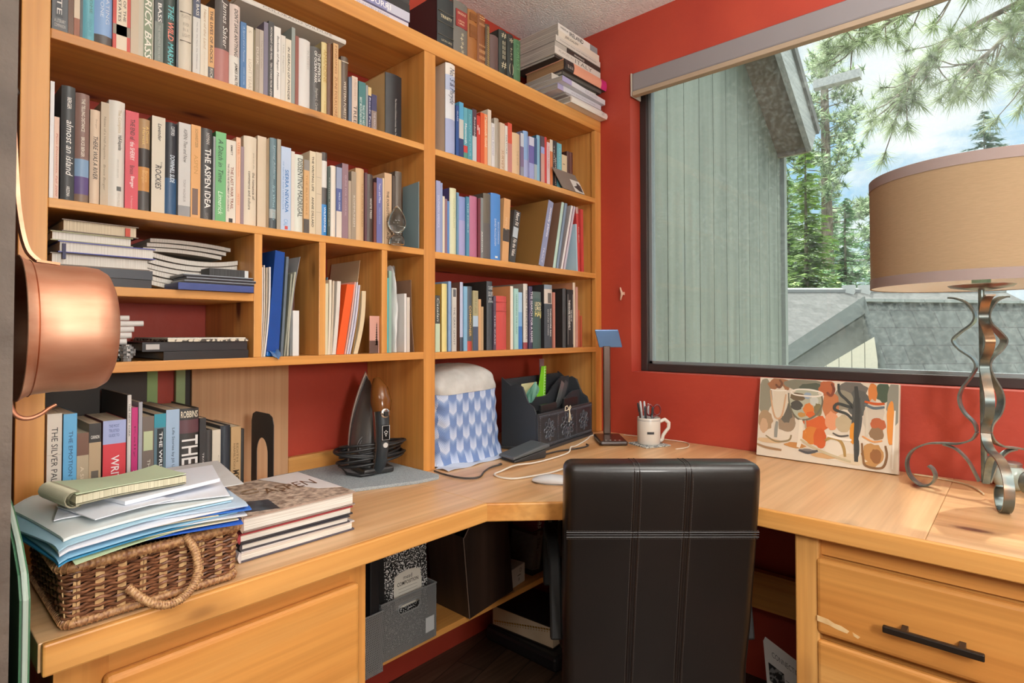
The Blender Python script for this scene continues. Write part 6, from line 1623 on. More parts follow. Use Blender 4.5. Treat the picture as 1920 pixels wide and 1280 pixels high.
# mug with pens and scissors on a coaster
MX, MY = -0.140, -0.286
m = MB().prism([(-0.052, -0.050), (0.054, -0.052), (0.053, 0.053), (-0.051, 0.051)], 'z', 0.0, 0.005)
t_ = thing('coaster', 'square woven coaster under the white mug', 'coaster', (MX, MY, ZD + .0003), (0, 0, R(-22)))
part('pad', m, noise_mat('woven_coaster', '5d6468', 'c9ccc6', (160, 160, 160), 2, 0.9, lo=.42, hi=.58), t_, local=True, bevel=0.001)
mug = thing('mug', 'white ceramic mug holding pens and scissors', 'mug', (MX, MY, ZD + .0056))
m = MB().lathe([(0.0, 0), (0.037, 0), (0.0395, .004), (0.0405, .05), (0.0405, .090), (0.0395, .093), (0.0375, .090), (0.0372, .05), (0.035, .008), (0, .006)], (MX, MY, ZD + .0056), 36, close=False)
part('body', m, M('d8d4cc', 0.25), mug, smooth=50)
hx, hy = 0.60, -0.80
P = [(MX + hx * r_, MY + hy * r_, ZD + .0056 + z) for r_, z in ((0.0385, .078), (.056, .086), (.070, .074), (.069, .056), (.058, .042), (.050, .030), (.046, .014), (.0385, .010))]
hp = []
for i in range(len(P) - 1):
    for k in range(4):
        t = k / 4
        hp.append(Vector(P[i]).lerp(Vector(P[i + 1]), t))
hp.append(Vector(P[-1]))
part('handle', MB().tube(hp, 0.0062, 10), M('d8d4cc', 0.25), mug, smooth=60)
m = MB()
for z in (0.086, 0.0835):
    m.lathe([(0.0407, z - .0004), (0.0409, z), (0.0407, z + .0004)], (MX, MY, ZD + .0056), 36, close=False)
part('rim_line', m, M('5b626a', 0.4), mug)
va = math.atan2(-1.2822 - MY, -1.9736 - MX) + 0.16
m = MB()
for k in range(5):
    a0, a1 = va - .30 + .12 * k, va - .18 + .12 * k
    m.plate([(MX + .0408 * math.cos(a0), MY + .0408 * math.sin(a0), ZD + .044), (MX + .0408 * math.cos(a1), MY + .0408 * math.sin(a1), ZD + .044), (MX + .0408 * math.cos(a1), MY + .0408 * math.sin(a1), ZD + .052), (MX + .0408 * math.cos(a0), MY + .0408 * math.sin(a0), ZD + .052)], (0, 0, 0.0004))
part('printed_label', m, M('4a4c50', 0.4), mug)
PEN = (('b9bcc0', 'silver ballpoint pen tilting out of the mug', -0.024, 0.0, .150), ('2b3038', 'black pen tilting steeply out of the mug', -0.014, -0.018, .135), ('8fa3b8', 'pale blue pen in the mug', -0.010, 0.012, .148), ('5a3a30', 'brown pencil in the mug', -0.027, 0.016, .142), ('d2d4d6', 'white felt pen upright in the mug', 0.004, 0.022, .138), ('6a7078', 'grey marker with rounded cap in the mug', 0.008, -0.014, .132))
for k, (c, lb, dx, dy, h) in enumerate(PEN):
    # dx: sideways towards the bookcase in view, dy: in depth
    lx, ly = 0.70 * 0 + 0.669 * dx + 0.743 * dy, -0.743 * dx + 0.669 * dy
    b0 = Vector((MX + lx * .6, MY + ly * .6, ZD + .014 + .0015 * k))
    b1 = Vector((MX + lx * 1.25, MY + ly * 1.25, ZD + .0056 + h))
    t_ = thing('pen', lb, 'pen', tuple(b0), group='pens in the white mug')
    d_ = (b1 - b0)
    part('barrel', MB().tube([b0, b0 + d_ * .74], 0.0035, 10), M(c, 0.35), t_, smooth=50)
    part('cap', MB().tube([b0 + d_ * .742, b0 + d_ * .95, b1], [0.0039, 0.0039, 0.0026], 10), M('30343a' if k % 2 else 'c4c8cc', 0.3), t_, smooth=50)
t_ = thing('scissors', 'scissors with dark red loop handles standing in the mug', 'scissors', (MX + .012, MY - .012, ZD + .02))
vr = Vector((0.669, -0.743, 0))
bc_ = Vector((MX, MY, 0))
m = MB()
m.obox(bc_ + vr * 0.014 + Vector((0, 0, ZD + .060)), vr * 0.005 + Vector((0, 0, .001)), Vector((.0007, .0006, 0)), Vector((0, 0, .042)))
part('blades', m, M('a9acae', 0.25, 0.8), t_)
for s in (-1, 1):
    ctr = bc_ + vr * (0.016 + 0.0135 * s) + Vector((0, 0, ZD + .124))
    m = MB().tube([ctr + vr * 0.0125 * math.cos(R(a)) + Vector((0, 0, 0.019 * math.sin(R(a)))) for a in range(0, 360, 20)], 0.0030, 8, closed=True)
    m.tube([ctr + Vector((0, 0, -.018)), bc_ + vr * 0.014 + Vector((0, 0, ZD + .098))], 0.003, 8)
    part('handle_loop', m, M('6a2024', 0.3), t_, smooth=60)

# mouse and laptop
t_ = thing('computer_mouse', 'white low-profile computer mouse by the chair back', 'mouse', (-0.768, -0.343, ZD + .0003), (0, 0, R(-62)))
m = MB()


def mouse(u, v):
    a = 2 * math.pi * u
    e = .75
    r_ = 1 - v
    x = 0.056 * math.copysign(abs(math.cos(a)) ** e, math.cos(a)) * (1 - v ** 3) ** .5
    y = 0.029 * math.copysign(abs(math.sin(a)) ** e, math.sin(a)) * (1 - v ** 3) ** .5
    return (x, y, 0.004 + 0.016 * v ** .8 * (1 - (x / .075) ** 2))


m.grid(mouse, 40, 12, wrap=True)
part('shell', m, M('e2e6ea', 0.2), t_, local=True, smooth=70)
m = MB().prism([(0.053 * math.cos(R(a)), 0.027 * math.sin(R(a))) for a in range(0, 360, 15)], 'z', 0, 0.0042)
part('base', m, M('b4b8bc', 0.4), t_, local=True)
lp = thing('laptop', 'closed silver laptop on the desk behind the chair back', 'laptop', (-0.577, -0.473, ZD + .0004), (0, 0, YAW - R(90)))
part('base', MB().box(-0.162, -0.112, 0.001, 0.162, 0.112, 0.0095), M('c9ced2', 0.3, 0.6), lp, local=True, bevel=0.003)
part('lid', MB().box(-0.162, -0.112, 0.0100, 0.162, 0.112, 0.0155), M('d5dade', 0.3, 0.6), lp, local=True, bevel=0.002)

# still-life canvas leaning on the sill
pa = thing('canvas_painting', 'unframed still-life painting of glasses and bottles leaning below the window', 'painting', (-0.069, -0.824, ZD + .003), (R(-9.6), 0, R(-90) - 0.022))
PW, PH = 0.386, 0.252
part('canvas', MB().box(-PW / 2, 0, 0, PW / 2, 0.018, PH), M('ddd2c0', 0.8), pa, local=True, bevel=0.001)
m = MB()
pm, pmi = [], {}
_layer = [0]


def pcol(c):
    if c not in pmi:
        pmi[c] = len(pm)
        pm.append(M(c, 0.6))
    return pmi[c]


def xz(u, v):
    return Vector(((u - .5) * PW, 0, (1 - v) * PH))


def lay():
    _layer[0] += 1
    return -0.0002 - 0.000025 * _layer[0]


def blob(c, u, v, ru, rv, jag=0.12, rot=0.0, n_=18):
    random.seed(int(u * 977 + v * 331))
    y = lay()
    pts = []
    for k in range(n_):
        a = 2 * math.pi * k / n_
        q = 1 + jag * (random.random() - .5) * 2
        x_, z_ = ru * math.cos(a) * q, rv * math.sin(a) * q
        p = xz(min(.995, max(.005, u + x_ * math.cos(rot) - z_ * math.sin(rot))), min(.995, max(.005, v + x_ * math.sin(rot) + z_ * math.cos(rot))))
        pts.append((p.x, y, p.z))
    m.add(pts, [tuple(range(n_))], pcol(c))


def stroke(c, pts, w):
    y = lay()
    P = [xz(*p) for p in pts]
    out = []
    for i in range(len(P) - 1):
        p0, p1, p2, p3 = P[max(i - 1, 0)], P[i], P[i + 1], P[min(i + 2, len(P) - 1)]
        for k in range(5):
            t = k / 5
            out.append(0.5 * ((2 * p1) + (p2 - p0) * t + (2 * p0 - 5 * p1 + 4 * p2 - p3) * t * t + (3 * p1 - p0 - 3 * p2 + p3) * t ** 3))
    out.append(P[-1])
    L_, R_ = [], []
    for i, p in enumerate(out):
        tg = (out[min(i + 1, len(out) - 1)] - out[max(i - 1, 0)]).normalized()
        nn = Vector((-tg.z, 0, tg.x)) * (w * PH / 2) * (0.7 + .3 * math.sin(3.1 * i / len(out)))
        cl = lambda q: (min(PW / 2 - .0006, max(-PW / 2 + .0006, q.x)), y, min(PH - .0006, max(.0006, q.z)))
        L_.append(cl(p + nn))
        R_.append(cl(p - nn))
    k = len(L_)
    m.add(L_ + R_, [(i, i + 1, k + i + 1, k + i) for i in range(k - 1)], pcol(c))


for a in (('8a8674', .05, .25, .06, .24), ('9a6a4a', .16, .08, .09, .09), ('7c7a6a', .36, .07, .16, .08), ('4f5548', .42, .1, .10, .06), ('b0623c', .52, .1, .06, .1), ('6a6660', .70, .1, .10, .11), ('5a5c58', .73, .25, .09, .16),
          ('8f8a78', .63, .22, .07, .12), ('b9744a', .55, .3, .06, .16), ('4a5a48', .90, .1, .05, .12), ('cf7f3f', .83, .12, .03, .13), ('8c8c80', .97, .2, .05, .25), ('a58a6a', .06, .55, .06, .13), ('c4a282', .05, .62, .035, .09),
          ('93806a', .23, .55, .07, .13), ('5e5a50', .22, .43, .05, .13), ('d8cdb8', .17, .3, .06, .2), ('c9602f', .45, .52, .09, .10), ('c97a35', .42, .68, .07, .10), ('c25a2a', .48, .7, .05, .12), ('dd9a72', .56, .48, .05, .11),
          ('b9a98a', .64, .5, .06, .10), ('4a4c4a', .73, .42, .035, .25), ('d9902f', .705, .6, .018, .12), ('c9bfae', .84, .4, .07, .2), ('b4603a', .87, .47, .05, .07), ('8a6f52', .86, .58, .05, .07), ('e0913f', .95, .45, .025, .25),
          ('b98a52', .84, .82, .07, .13), ('8f5f35', .86, .83, .035, .08), ('e2d8c6', .6, .82, .08, .12), ('d9c8aa', .70, .9, .10, .06), ('3f433f', .735, .78, .018, .14), ('b9824a', .30, .82, .08, .035), ('77706c', .4, .87, .06, .03), ('c9a070', .52, .9, .10, .03), ('d2b48c', .1, .8, .10, .03)):
    blob(*a)
blob('aeb09c', .37, .30, .125, .20, .06)
for a in (('6a5a44', .31, .22, .06, .05), ('4a4842', .30, .33, .045, .06), ('8fa0b0', .38, .2, .03, .04), ('c4c8c0', .43, .26, .03, .06), ('d07a3a', .39, .36, .04, .07), ('c95f2a', .41, .43, .035, .04), ('7c7250', .46, .36, .03, .08), ('b98a4a', .34, .44, .03, .03)):
    blob(*a)
DKL = '54503f'
stroke('6a6656', [(.235, .18), (.245, .32), (.28, .44), (.33, .50), (.40, .48), (.46, .40), (.49, .28), (.48, .17)], .022)
stroke('ece6da', [(.25, .16), (.30, .13), (.38, .125), (.46, .14), (.49, .17), (.45, .20), (.37, .205), (.28, .195), (.25, .16)], .020)
stroke('e6ddca', [(.335, .50), (.34, .62), (.335, .76), (.325, .84)], .05)
stroke('a59a84', [(.37, .50), (.375, .6)], .02)
stroke('8a7a5c', [(.07, .74), (.15, .80), (.25, .77), (.27, .70)], .022)
stroke('8f9088', [(.155, .55), (.15, .66), (.15, .75)], .04)
stroke('c9a27e', [(.09, .16), (.11, .36), (.14, .50), (.18, .50), (.20, .40), (.215, .2)], .022)
stroke('efe8da', [(.09, .15), (.15, .16), (.22, .15)], .018)
stroke('6b4632', [(.16, .02), (.18, .07), (.16, .12), (.13, .08)], .03)
stroke('3c3f3c', [(.60, .03), (.61, .14), (.66, .22), (.70, .30), (.60, .27), (.58, .34), (.66, .38), (.70, .44)], .035)
stroke('3a3d3b', [(.72, .05), (.735, .3), (.73, .6), (.735, .92)], .05)
stroke('7a4230', [(.55, .03), (.57, .10), (.55, .18), (.52, .14)], .03)
stroke('56504a', [(.57, .62), (.62, .65), (.68, .63)], .022)
stroke('d9975a', [(.77, .62), (.84, .67), (.90, .65)], .02)
stroke('5d6a72', [(.78, .25), (.84, .29), (.91, .27)], .03)
stroke('c4571f', [(.78, .22), (.85, .24), (.91, .23)], .03)
stroke('cfc6b4', [(.79, .28), (.80, .48), (.80, .62)], .03)
stroke('a8874e', [(.52, .72), (.56, .68), (.62, .70), (.65, .78), (.66, .88)], .035)
stroke('c2b492', [(.34, .74), (.44, .82), (.56, .88), (.70, .93)], .03)
stroke('efe9dc', [(.53, .66), (.64, .68), (.70, .68)], .03)
stroke('7d5a38', [(.77, .70), (.78, .86), (.80, .95), (.90, .95), (.93, .82), (.92, .70)], .025)
stroke('efe9dc', [(.975, .3), (.97, .6), (.965, .95)], .02)
stroke('9c7a58', [(.0, .86), (.08, .89), (.2, .90)], .03)
stroke('4e4e50', [(.33, .87), (.40, .89), (.47, .85)], .03)
part('brushwork', m, pm, pa, local=True)

# scrolled iron table lamp
LX, LY = -0.183, -1.207
lamp = thing('table_lamp', 'wrought iron table lamp with wide tan drum shade', 'table lamp', (LX, LY, ZD))
IRON = noise_mat('blued_iron', '6a7878', '9caaa6', (30, 30, 30), 3, 0.35, metal=0.75, lo=.35, hi=.7)
IRON2 = noise_mat('coppery_iron', '5d6664', '9a7658', (9, 9, 11), 3, 0.33, metal=0.8, lo=.45, hi=.62)


def spline(P, k=7):
    P = [Vector(p) for p in P]
    out = []
    for i in range(len(P) - 1):
        p0, p1, p2, p3 = P[max(i - 1, 0)], P[i], P[i + 1], P[min(i + 2, len(P) - 1)]
        for j in range(k):
            t = j / k
            out.append(0.5 * ((2 * p1) + (p2 - p0) * t + (2 * p0 - 5 * p1 + 4 * p2 - p3) * t * t + (3 * p1 - p0 - 3 * p2 + p3) * t ** 3))
    out.append(P[-1])
    return out


part('pole', MB().tube([(LX, LY, 0.786), (LX, LY, 1.262)], 0.0065, 12), IRON, lamp, smooth=50)
m = MB().lathe([(0.0, 1.252), (0.022, 1.252), (0.060, 1.259), (0.066, 1.264), (0.060, 1.266), (0.0, 1.262)], (LX, LY, 0), 32, close=False)
part('drip_pan', m, M('9a8f86', 0.3, 0.7), lamp, smooth=40)
m = MB().lathe([(0.0185, 1.262), (0.0185, 1.335), (0.015, 1.342), (0.0, 1.342)], (LX, LY, 0), 20, close=False)
part('socket', m, M('8fae94', 0.5), lamp, smooth=40)
m = MB().lathe([(0.012, 1.340), (0.014, 1.36), (0.029, 1.395), (0.030, 1.415), (0.022, 1.438), (0.0, 1.446)], (LX, LY, 0), 24, close=False)
part('light_bulb', m, M('e8e6de', 0.3), lamp, smooth=60)
for k, ang in enumerate((77.5, 197, 317)):
    ca, sa = math.cos(R(ang)), math.sin(R(ang))
    g = lambda r_, z: (LX + ca * r_, LY + sa * r_, z)
    tang = (-sa, ca, 0)
    up_ = spline([g(r_, z) for r_, z in ((.066, 1.236), (.052, 1.234), (.030, 1.222), (.0135, 1.195), (.018, 1.172), (.042, 1.150), (.058, 1.130), (.046, 1.108), (.020, 1.086), (.0125, 1.066), (.022, 1.042), (.042, 1.008), (.047, .980), (.038, .952), (.018, .928), (.0125, .908))])
    m = MB().strip(up_, tang, 0.019, 0.0042)
    part('scroll_bar', m, IRON2 if k == 1 else IRON, lamp, smooth=40)
    lo_ = spline([g(r_, z) for r_, z in ((.0125, .906), (.024, .886), (.052, .872), (.088, .868), (.120, .860), (.150, .838), (.163, .806), (.156, .772), (.134, .7535), (.112, .758), (.100, .778), (.104, .797), (.114, .806))])
    m = MB().strip(lo_, tang, 0.019, 0.0042)
    part('leg', m, IRON2 if k == 1 else IRON, lamp, smooth=40)
    m = MB().strip(spline([g(r_, z) for r_, z in ((.082, .8655), (.055, .858), (.032, .834), (.018, .805), (.0105, .787))]), tang, 0.014, 0.004)
    part('strut', m, IRON, lamp, smooth=40)


def shade_mat():
    mt, nt, b = new_mat('tan_shade_fabric')
    w_ = nd(nt, 'ShaderNodeTexNoise', Scale=1.0, Detail=2)
    nt.links.new(pos(nt, (60, 60, 600)), w_.inputs['Vector'])
    r = ramp(nt, w_.outputs['Fac'], ((.35, lin('b89c7a')), (.65, lin('c4a886'))))
    nt.links.new(r.outputs[0], b.inputs['Base Color'])
    b.inputs['Roughness'].default_value = 0.9
    tl = nd(nt, 'ShaderNodeBsdfTranslucent')
    tl.inputs['Color'].default_value = lin('d8c8ae')
    mx = nd(nt, 'ShaderNodeMixShader')
    mx.inputs[0].default_value = 0.35
    nt.links.new(b.outputs[0], mx.inputs[1])
    nt.links.new(tl.outputs[0], mx.inputs[2])
    nt.links.new(mx.outputs[0], nt.nodes['Material Output'].inputs['Surface'])
    return mt


SR, SZ0, SZ1 = 0.228, 1.262, 1.538
m = MB().lathe([(SR, SZ0), (SR, SZ1), (SR - .0016, SZ1), (SR - .0016, SZ0), (SR, SZ0)], (LX, LY, 0), 96, close=False)
part('lamp_shade', m, shade_mat(), lamp, smooth=40)
for z0, z1 in ((SZ0 - .0005, SZ0 + .024), (SZ1 - .024, SZ1 + .0005)):
    m = MB().lathe([(SR + .0012, z0), (SR + .0012, z1), (SR + .0003, z1), (SR + .0003, z0), (SR + .0012, z0)], (LX, LY, 0), 96, close=False)
    part('shade_trim', m, M('8f7d78', 0.85), lamp, smooth=40)
m = MB().lathe([(SR - .0019, SZ0 + .001), (SR - .0019, SZ1 - .001), (SR - .0024, SZ1 - .001), (SR - .0024, SZ0 + .001)], (LX, LY, 0), 96, close=False)
part('shade_lining', m, M('e9e0d0', 0.9), lamp, smooth=40)
m = MB()
for k in range(3):
    a = R(120 * k + 30)
    m.tube([(LX, LY, 1.342), (LX + .1 * math.cos(a), LY + .1 * math.sin(a), 1.35), (LX + (SR - .003) * math.cos(a), LY + (SR - .003) * math.sin(a), 1.50)], 0.0016, 6)
part('spider', m, M('8a8a86', 0.3, 0.8), lamp)
cable('cream lamp cord lying along the wall foot', [(-0.040, -1.050, zc), (-0.040, -1.081, zc), (-0.049, -1.105, zc), (-0.061, -1.141, zc), (-0.078, -1.168, zc), (-0.118, -1.19, zc), (-0.16, -1.204, zc)], 0.0022, 'cdb894')
t_ = thing('glass_jar', 'small round pale glass jar beyond the lamp foot', 'jar', (-0.040, -1.252, ZD + .0003))
m = MB().lathe([(0, 0), (.020, 0), (.033, .012), (.037, .030), (.031, .050), (.022, .058)], (-0.040, -1.252, ZD + .0003), 28, close=False)
part('body', m, M('c4d8d2', 0.1), t_, smooth=60)
m = MB().lathe([(.023, .0582), (.024, .066), (.020, .069), (0, .070)], (-0.040, -1.252, ZD + .0003), 24, close=False)
part('lid', m, M('a8aca8', 0.3, 0.7), t_, smooth=40)

# wall cleat, roller blind
t_ = thing('wall_cleat', 'small cream cord cleat on the red wall by the window', 'cleat', (-0.002, -0.1, 1.303))
m = MB().tube([(-0.004, -0.090, 1.328), (-0.010, -0.096, 1.318), (-0.013, -0.103, 1.304), (-0.010, -0.097, 1.290), (-0.004, -0.091, 1.280)], [.003, .004, .006, .004, .003], 8)
part('horn', m, M('d8b4a0', 0.5), t_, smooth=60)
part('foot', MB().box(-0.010, -0.108, 1.298, -0.0003, -0.096, 1.310), M('d8b4a0', 0.5), t_)
t_ = thing('roller_blind', 'grey rolled-up window blind under the window head', 'blind', (0.03, -1.2, WZ1))
BL = M('878285', 0.6)
part('cassette', MB().box(-0.006, WY0 + .01, 2.098, 0.062, WY1 - .012, WZ1 - .001), BL, t_, bevel=0.006)
part('bottom_rail', MB().box(-0.008, WY0 + .012, 2.080, 0.020, WY1 - .014, 2.0975), M('a8957f', 0.6), t_, bevel=0.002)
part('end_cap', MB().box(-0.009, WY1 - .0118, 2.080, 0.064, WY1 - .008, WZ1 - .001), M('c4b8ac', 0.5), t_)

# ---------------------------------------------------------------- wicker basket and its papers
bk = thing('wicker_basket', 'brown woven wicker basket heaped with papers on the desk end', 'basket', (-1.693, -0.19, ZD + .0004))
BX0, BX1, BY0, BY1, BZ0, BZ1 = -1.808, -1.578, -0.330, -0.075, ZD + .0004, 0.842
STR = noise_mat('wicker_brown', '4a2c1c', '8a5a3c', (60, 60, 400), 3, 0.45)
STK = noise_mat('wicker_straw', 'b08a5c', 'd2ae7c', (90, 90, 60), 3, 0.6)


def rect_path(z, inset=0.0, n=46, r=0.016):
    """Rounded-rectangle perimeter points with outward normals."""
    x0, x1, y0, y1 = BX0 + inset, BX1 - inset, BY0 + inset, BY1 - inset
    pts = []
    segs = [((x0 + r, y0), (x1 - r, y0), (0, -1)), ((x1, y0 + r), (x1, y1 - r), (1, 0)), ((x1 - r, y1), (x0 + r, y1), (0, 1)), ((x0, y1 - r), (x0, y0 + r), (-1, 0))]
    cs = [(x1 - r, y0 + r, -90), (x1 - r, y1 - r, 0), (x0 + r, y1 - r, 90), (x0 + r, y0 + r, 180)]
    for (a, b, nrm), (cx, cy, a0) in zip(segs, cs):
        L_ = math.hypot(b[0] - a[0], b[1] - a[1])
        k = max(2, int(L_ / 0.0052))
        for i in range(k):
            t = i / k
            pts.append((a[0] + (b[0] - a[0]) * t, a[1] + (b[1] - a[1]) * t, nrm[0], nrm[1]))
        for i in range(5):
            an = R(a0 + 90 * i / 5)
            pts.append((cx + r * math.cos(an), cy + r * math.sin(an), math.cos(an), math.sin(an)))
    return pts


base_path = rect_path(0)
NP = len(base_path)
random.seed(11)
rows = 15
sm = MB()
for k in range(rows):
    z = BZ0 + 0.010 + (BZ1 - BZ0 - 0.024) * k / (rows - 1)
    P = []
    for i, (x, y, nx, ny) in enumerate(base_path):
        o_ = 0.0024 * math.cos(math.pi * i / 5 + math.pi * (k % 2))
        fl = -0.006 * (1 - k / rows)
        zz = z + 0.0012 * math.sin(i * 1.7 + k)
        P.append((x + nx * (o_ + fl), y + ny * (o_ + fl), zz))
    sm.tube(P, 0.0024, 6, closed=True)
part('weave', sm, STR, bk, smooth=60)
sm = MB()
for i in range(0, NP, 5):
    for dd in ((0,) if (i // 5) % 3 else (-.0022, .0022)):
        x, y, nx, ny = base_path[i]
        tx, ty = -ny, nx
        w_ = 0.0052 if not dd else 0.0018
        a0 = Vector((x - nx * .006 + tx * dd, y - ny * .006 + ty * dd, BZ0 + .004))
        a1 = Vector((x + tx * dd, y + ty * dd, BZ1 - .008))
        sm.strip([a0, a1], (tx, ty, 0), w_ * 2, 0.0016)
part('stakes', sm, STK, bk)
for z, inset, rr, nm in ((BZ1 - .006, -.001, .0075, 'rim'), (BZ0 + .0080, .005, .0058, 'foot_rim')):
    P = [(x + nx * -inset, y + ny * -inset, z) for x, y, nx, ny in base_path]
    sm = MB().tube(P, rr, 8, closed=True)
    # wrapped cane
    Q = []
    for i in range(NP * 6):
        j, t = divmod(i, 6)
        p, q = Vector(P[j % NP]), Vector(P[(j + 1) % NP])
        c = p.lerp(q, t / 6)
        x, y, nx, ny = base_path[j % NP]
        a = 2 * math.pi * i / 7.0
        Q.append(c + Vector((nx, ny, 0)) * math.cos(a) * rr + Vector((0, 0, 1)) * math.sin(a) * rr)
    sm.tube(Q, 0.0014, 4, closed=True)
    part(nm, sm, noise_mat('cane_wrap', '7a4f32', 'b58a5c', (200, 200, 200), 2, 0.5), bk, smooth=60)
part('floor', MB().box(BX0 + .012, BY0 + .012, BZ0 + .003, BX1 - .012, BY1 - .012, BZ0 + .007), STR, bk)
part('lining_wall', MB().prism([(BX0 + .012, BY0 + .012), (BX1 - .012, BY0 + .012), (BX1 - .012, BY1 - .012), (BX0 + .012, BY1 - .012)], 'z', BZ0 + .0075, BZ1 - .016, caps=False), M('3a2216', 0.8), bk)
hp = spline([(-1.660, -0.334, 0.842), (-1.653, -0.348, 0.825), (-1.650, -0.356, 0.800), (-1.656, -0.360, 0.778), (-1.672, -0.362, 0.763), (-1.695, -0.361, 0.760), (-1.718, -0.354, 0.772), (-1.736, -0.340, 0.792)], 8)
sm = MB().tube(hp, 0.0058, 9)
Q = []
for i in range(len(hp) * 5 - 5):
    j, t = divmod(i, 5)
    c = hp[j].lerp(hp[min(j + 1, len(hp) - 1)], t / 5)
    tg = (hp[min(j + 1, len(hp) - 1)] - hp[max(j - 1, 0)]).normalized()
    s1 = tg.cross(Vector((0, 1, 0))).normalized()
    s2 = tg.cross(s1)
    a = i * 1.1
    Q.append(c + (s1 * math.cos(a) + s2 * math.sin(a)) * 0.0058)
sm.tube(Q, 0.0013, 4)
part('handle', sm, noise_mat('cane_handle', '8a6040', 'c29a6c', (200, 200, 200), 2, 0.5), bk, smooth=60)

GP = 'papers heaped over the wicker basket'


def paper(label, name, cat, cx, cy, w, h, z, rz, col, t=0.0012, sag=0.0, lift=0.0, wav=0.003, rough=0.6, fold=0.0, mat=None):
    """A sheet or folder lying on the heap: sag droops the room edge, lift raises the far end."""
    c, s = math.cos(R(rz)), math.sin(R(rz))

    def fn(u, v):
        x, y = (u - .5) * w, (v - .5) * h
        X, Y = cx + c * x - s * y, cy + s * x + c * y
        dy, dx = max(0, -0.338 - Y), max(0, -1.806 - X)
        zz = 0.002 * math.sin(19 * X + 11 * Y) + 0.030 * (X + 1.7) * max(0, Y + .33) - 9 * dy * dy - 8 * dx * dx - .3 * dx
        return (X, Y, z + zz)
    m_ = MB().sheet(fn, 25, 25, t)
    return solo(name, m_, mat or M(col, rough), label, cat, (cx, cy, z), GP, smooth=50)


z = 0.8500
HEAP = (
    ('royal blue folder lowest in the basket heap, with glossy edge', 'folder', 'folder', -1.672, -0.215, 0.205, 0.262, 0.0020, -6, '1f55b4', 0.004, 0.0),
    ('pale green paper low in the basket heap', 'paper_sheet', 'paper', -1.722, -0.214, 0.195, 0.268, 0.0010, 8, 'b9cba4', 0.008, 0.0),
    ('cream envelope low in the basket heap', 'envelope', 'envelope', -1.694, -0.214, 0.225, 0.262, 0.0014, -3, 'ded6bc', 0.005, 0.002),
    ('teal blue folder in the basket heap', 'folder', 'folder', -1.718, -0.212, 0.222, 0.272, 0.0022, 5, '2f86b4', 0.009, 0.0),
    ('white paper with red marks in the basket heap', 'paper_sheet', 'paper', -1.676, -0.214, 0.222, 0.262, 0.0016, -5, 'e4e6ea', 0.004, 0.003),
    ('light blue folder in the basket heap', 'folder', 'folder', -1.712, -0.214, 0.230, 0.276, 0.0022, 4, '86b8d6', 0.009, 0.0),
    ('tan envelope peeping from the basket heap', 'envelope', 'envelope', -1.690, -0.224, 0.160, 0.240, 0.0016, -4, 'd9ccae', 0.003, 0.0),
    ('deep blue folder with bright edge in the basket heap', 'folder', 'folder', -1.668, -0.212, 0.228, 0.262, 0.0020, -7, '2b66bc', 0.004, 0.004),
    ('ice white document stack in the basket heap', 'paper_sheet', 'paper', -1.706, -0.214, 0.236, 0.280, 0.0030, 3, 'e2e6ee', 0.008, 0.0),
    ('pale blue-grey papers in the basket heap', 'paper_sheet', 'paper', -1.680, -0.212, 0.236, 0.265, 0.0022, -6, 'b4c8da', 0.004, 0.004),
    ('bluish folder under the topmost papers of the heap', 'folder', 'folder', -1.722, -0.210, 0.226, 0.276, 0.0022, 7, '9cc0d2', 0.009, 0.0),
    ('white document with soft corner near the heap top', 'paper_sheet', 'paper', -1.712, -0.212, 0.222, 0.262, 0.0035, 5, 'dde4e2', 0.007, 0.0),
    ('grey-white wide sheet reaching toward the coffee-table books', 'paper_sheet', 'paper', -1.652, -0.150, 0.245, 0.200, 0.0012, -9, 'c9c9c8', 0.0, 0.004),
    ('bright white sheet with raised corner on the heap', 'paper_sheet', 'paper', -1.675, -0.196, 0.220, 0.230, 0.0014, -14, 'ecf0f8', 0.0, 0.006),
)
for (lb, nm, ct, cx, cy, w_, h_, t_, rz, col, sag, lift) in HEAP:
    paper(lb, nm, ct, cx, cy, w_, h_, z, rz, col, t_, sag, lift, 0.002)
    z += t_ + 0.0011
pr_ = paper('printed white sheet with text lines, lying askew on the heap', 'paper_sheet', 'paper', -1.735, -0.275, 0.105, 0.11, z + .002, 12, 'e6ecf6', 0.0012, 0.0, 0.0, 0.0)
m = MB()
for k in range(9):
    m.box(-0.040, -0.046 + .009 * k, 0.00145, 0.030 - .006 * (k % 3), -0.0432 + .009 * k, 0.0016)
c_, s_ = math.cos(R(12)), math.sin(R(12))
m.v = [(c_ * x - s_ * y, s_ * x + c_ * y, q) for x, y, q in m.v]
part('text_lines', m, M('8c96a6'), pr_, local=True)
z += 0.0058
bkl = thing('paper_pad', 'thick white stapled booklet under the green steno pad', 'pad', (-1.676, -0.232, z), (0, 0, R(14)), GP)
part('pages', MB().box(-0.072, -0.058, 0.0, 0.078, 0.058, 0.006), M('e6ebf4', 0.5), bkl, local=True, bevel=0.0006)
z += 0.0072
# green steno pad with rolled top
pad = thing('steno_pad', 'pale green steno pad with rolled spiral end, topmost on the heap', 'pad', (-1.722, -0.236, z), (0, 0, R(9)))
PLEN, PWID = 0.150, 0.100


def padfn(z0, bend):
    def fn(u, v):
        return ((u - .5) * PLEN, (v - .5) * PWID, z0 + bend * (2 * u - 1) ** 2 + .003 * math.sin(4 * u + 2 * v))
    return fn


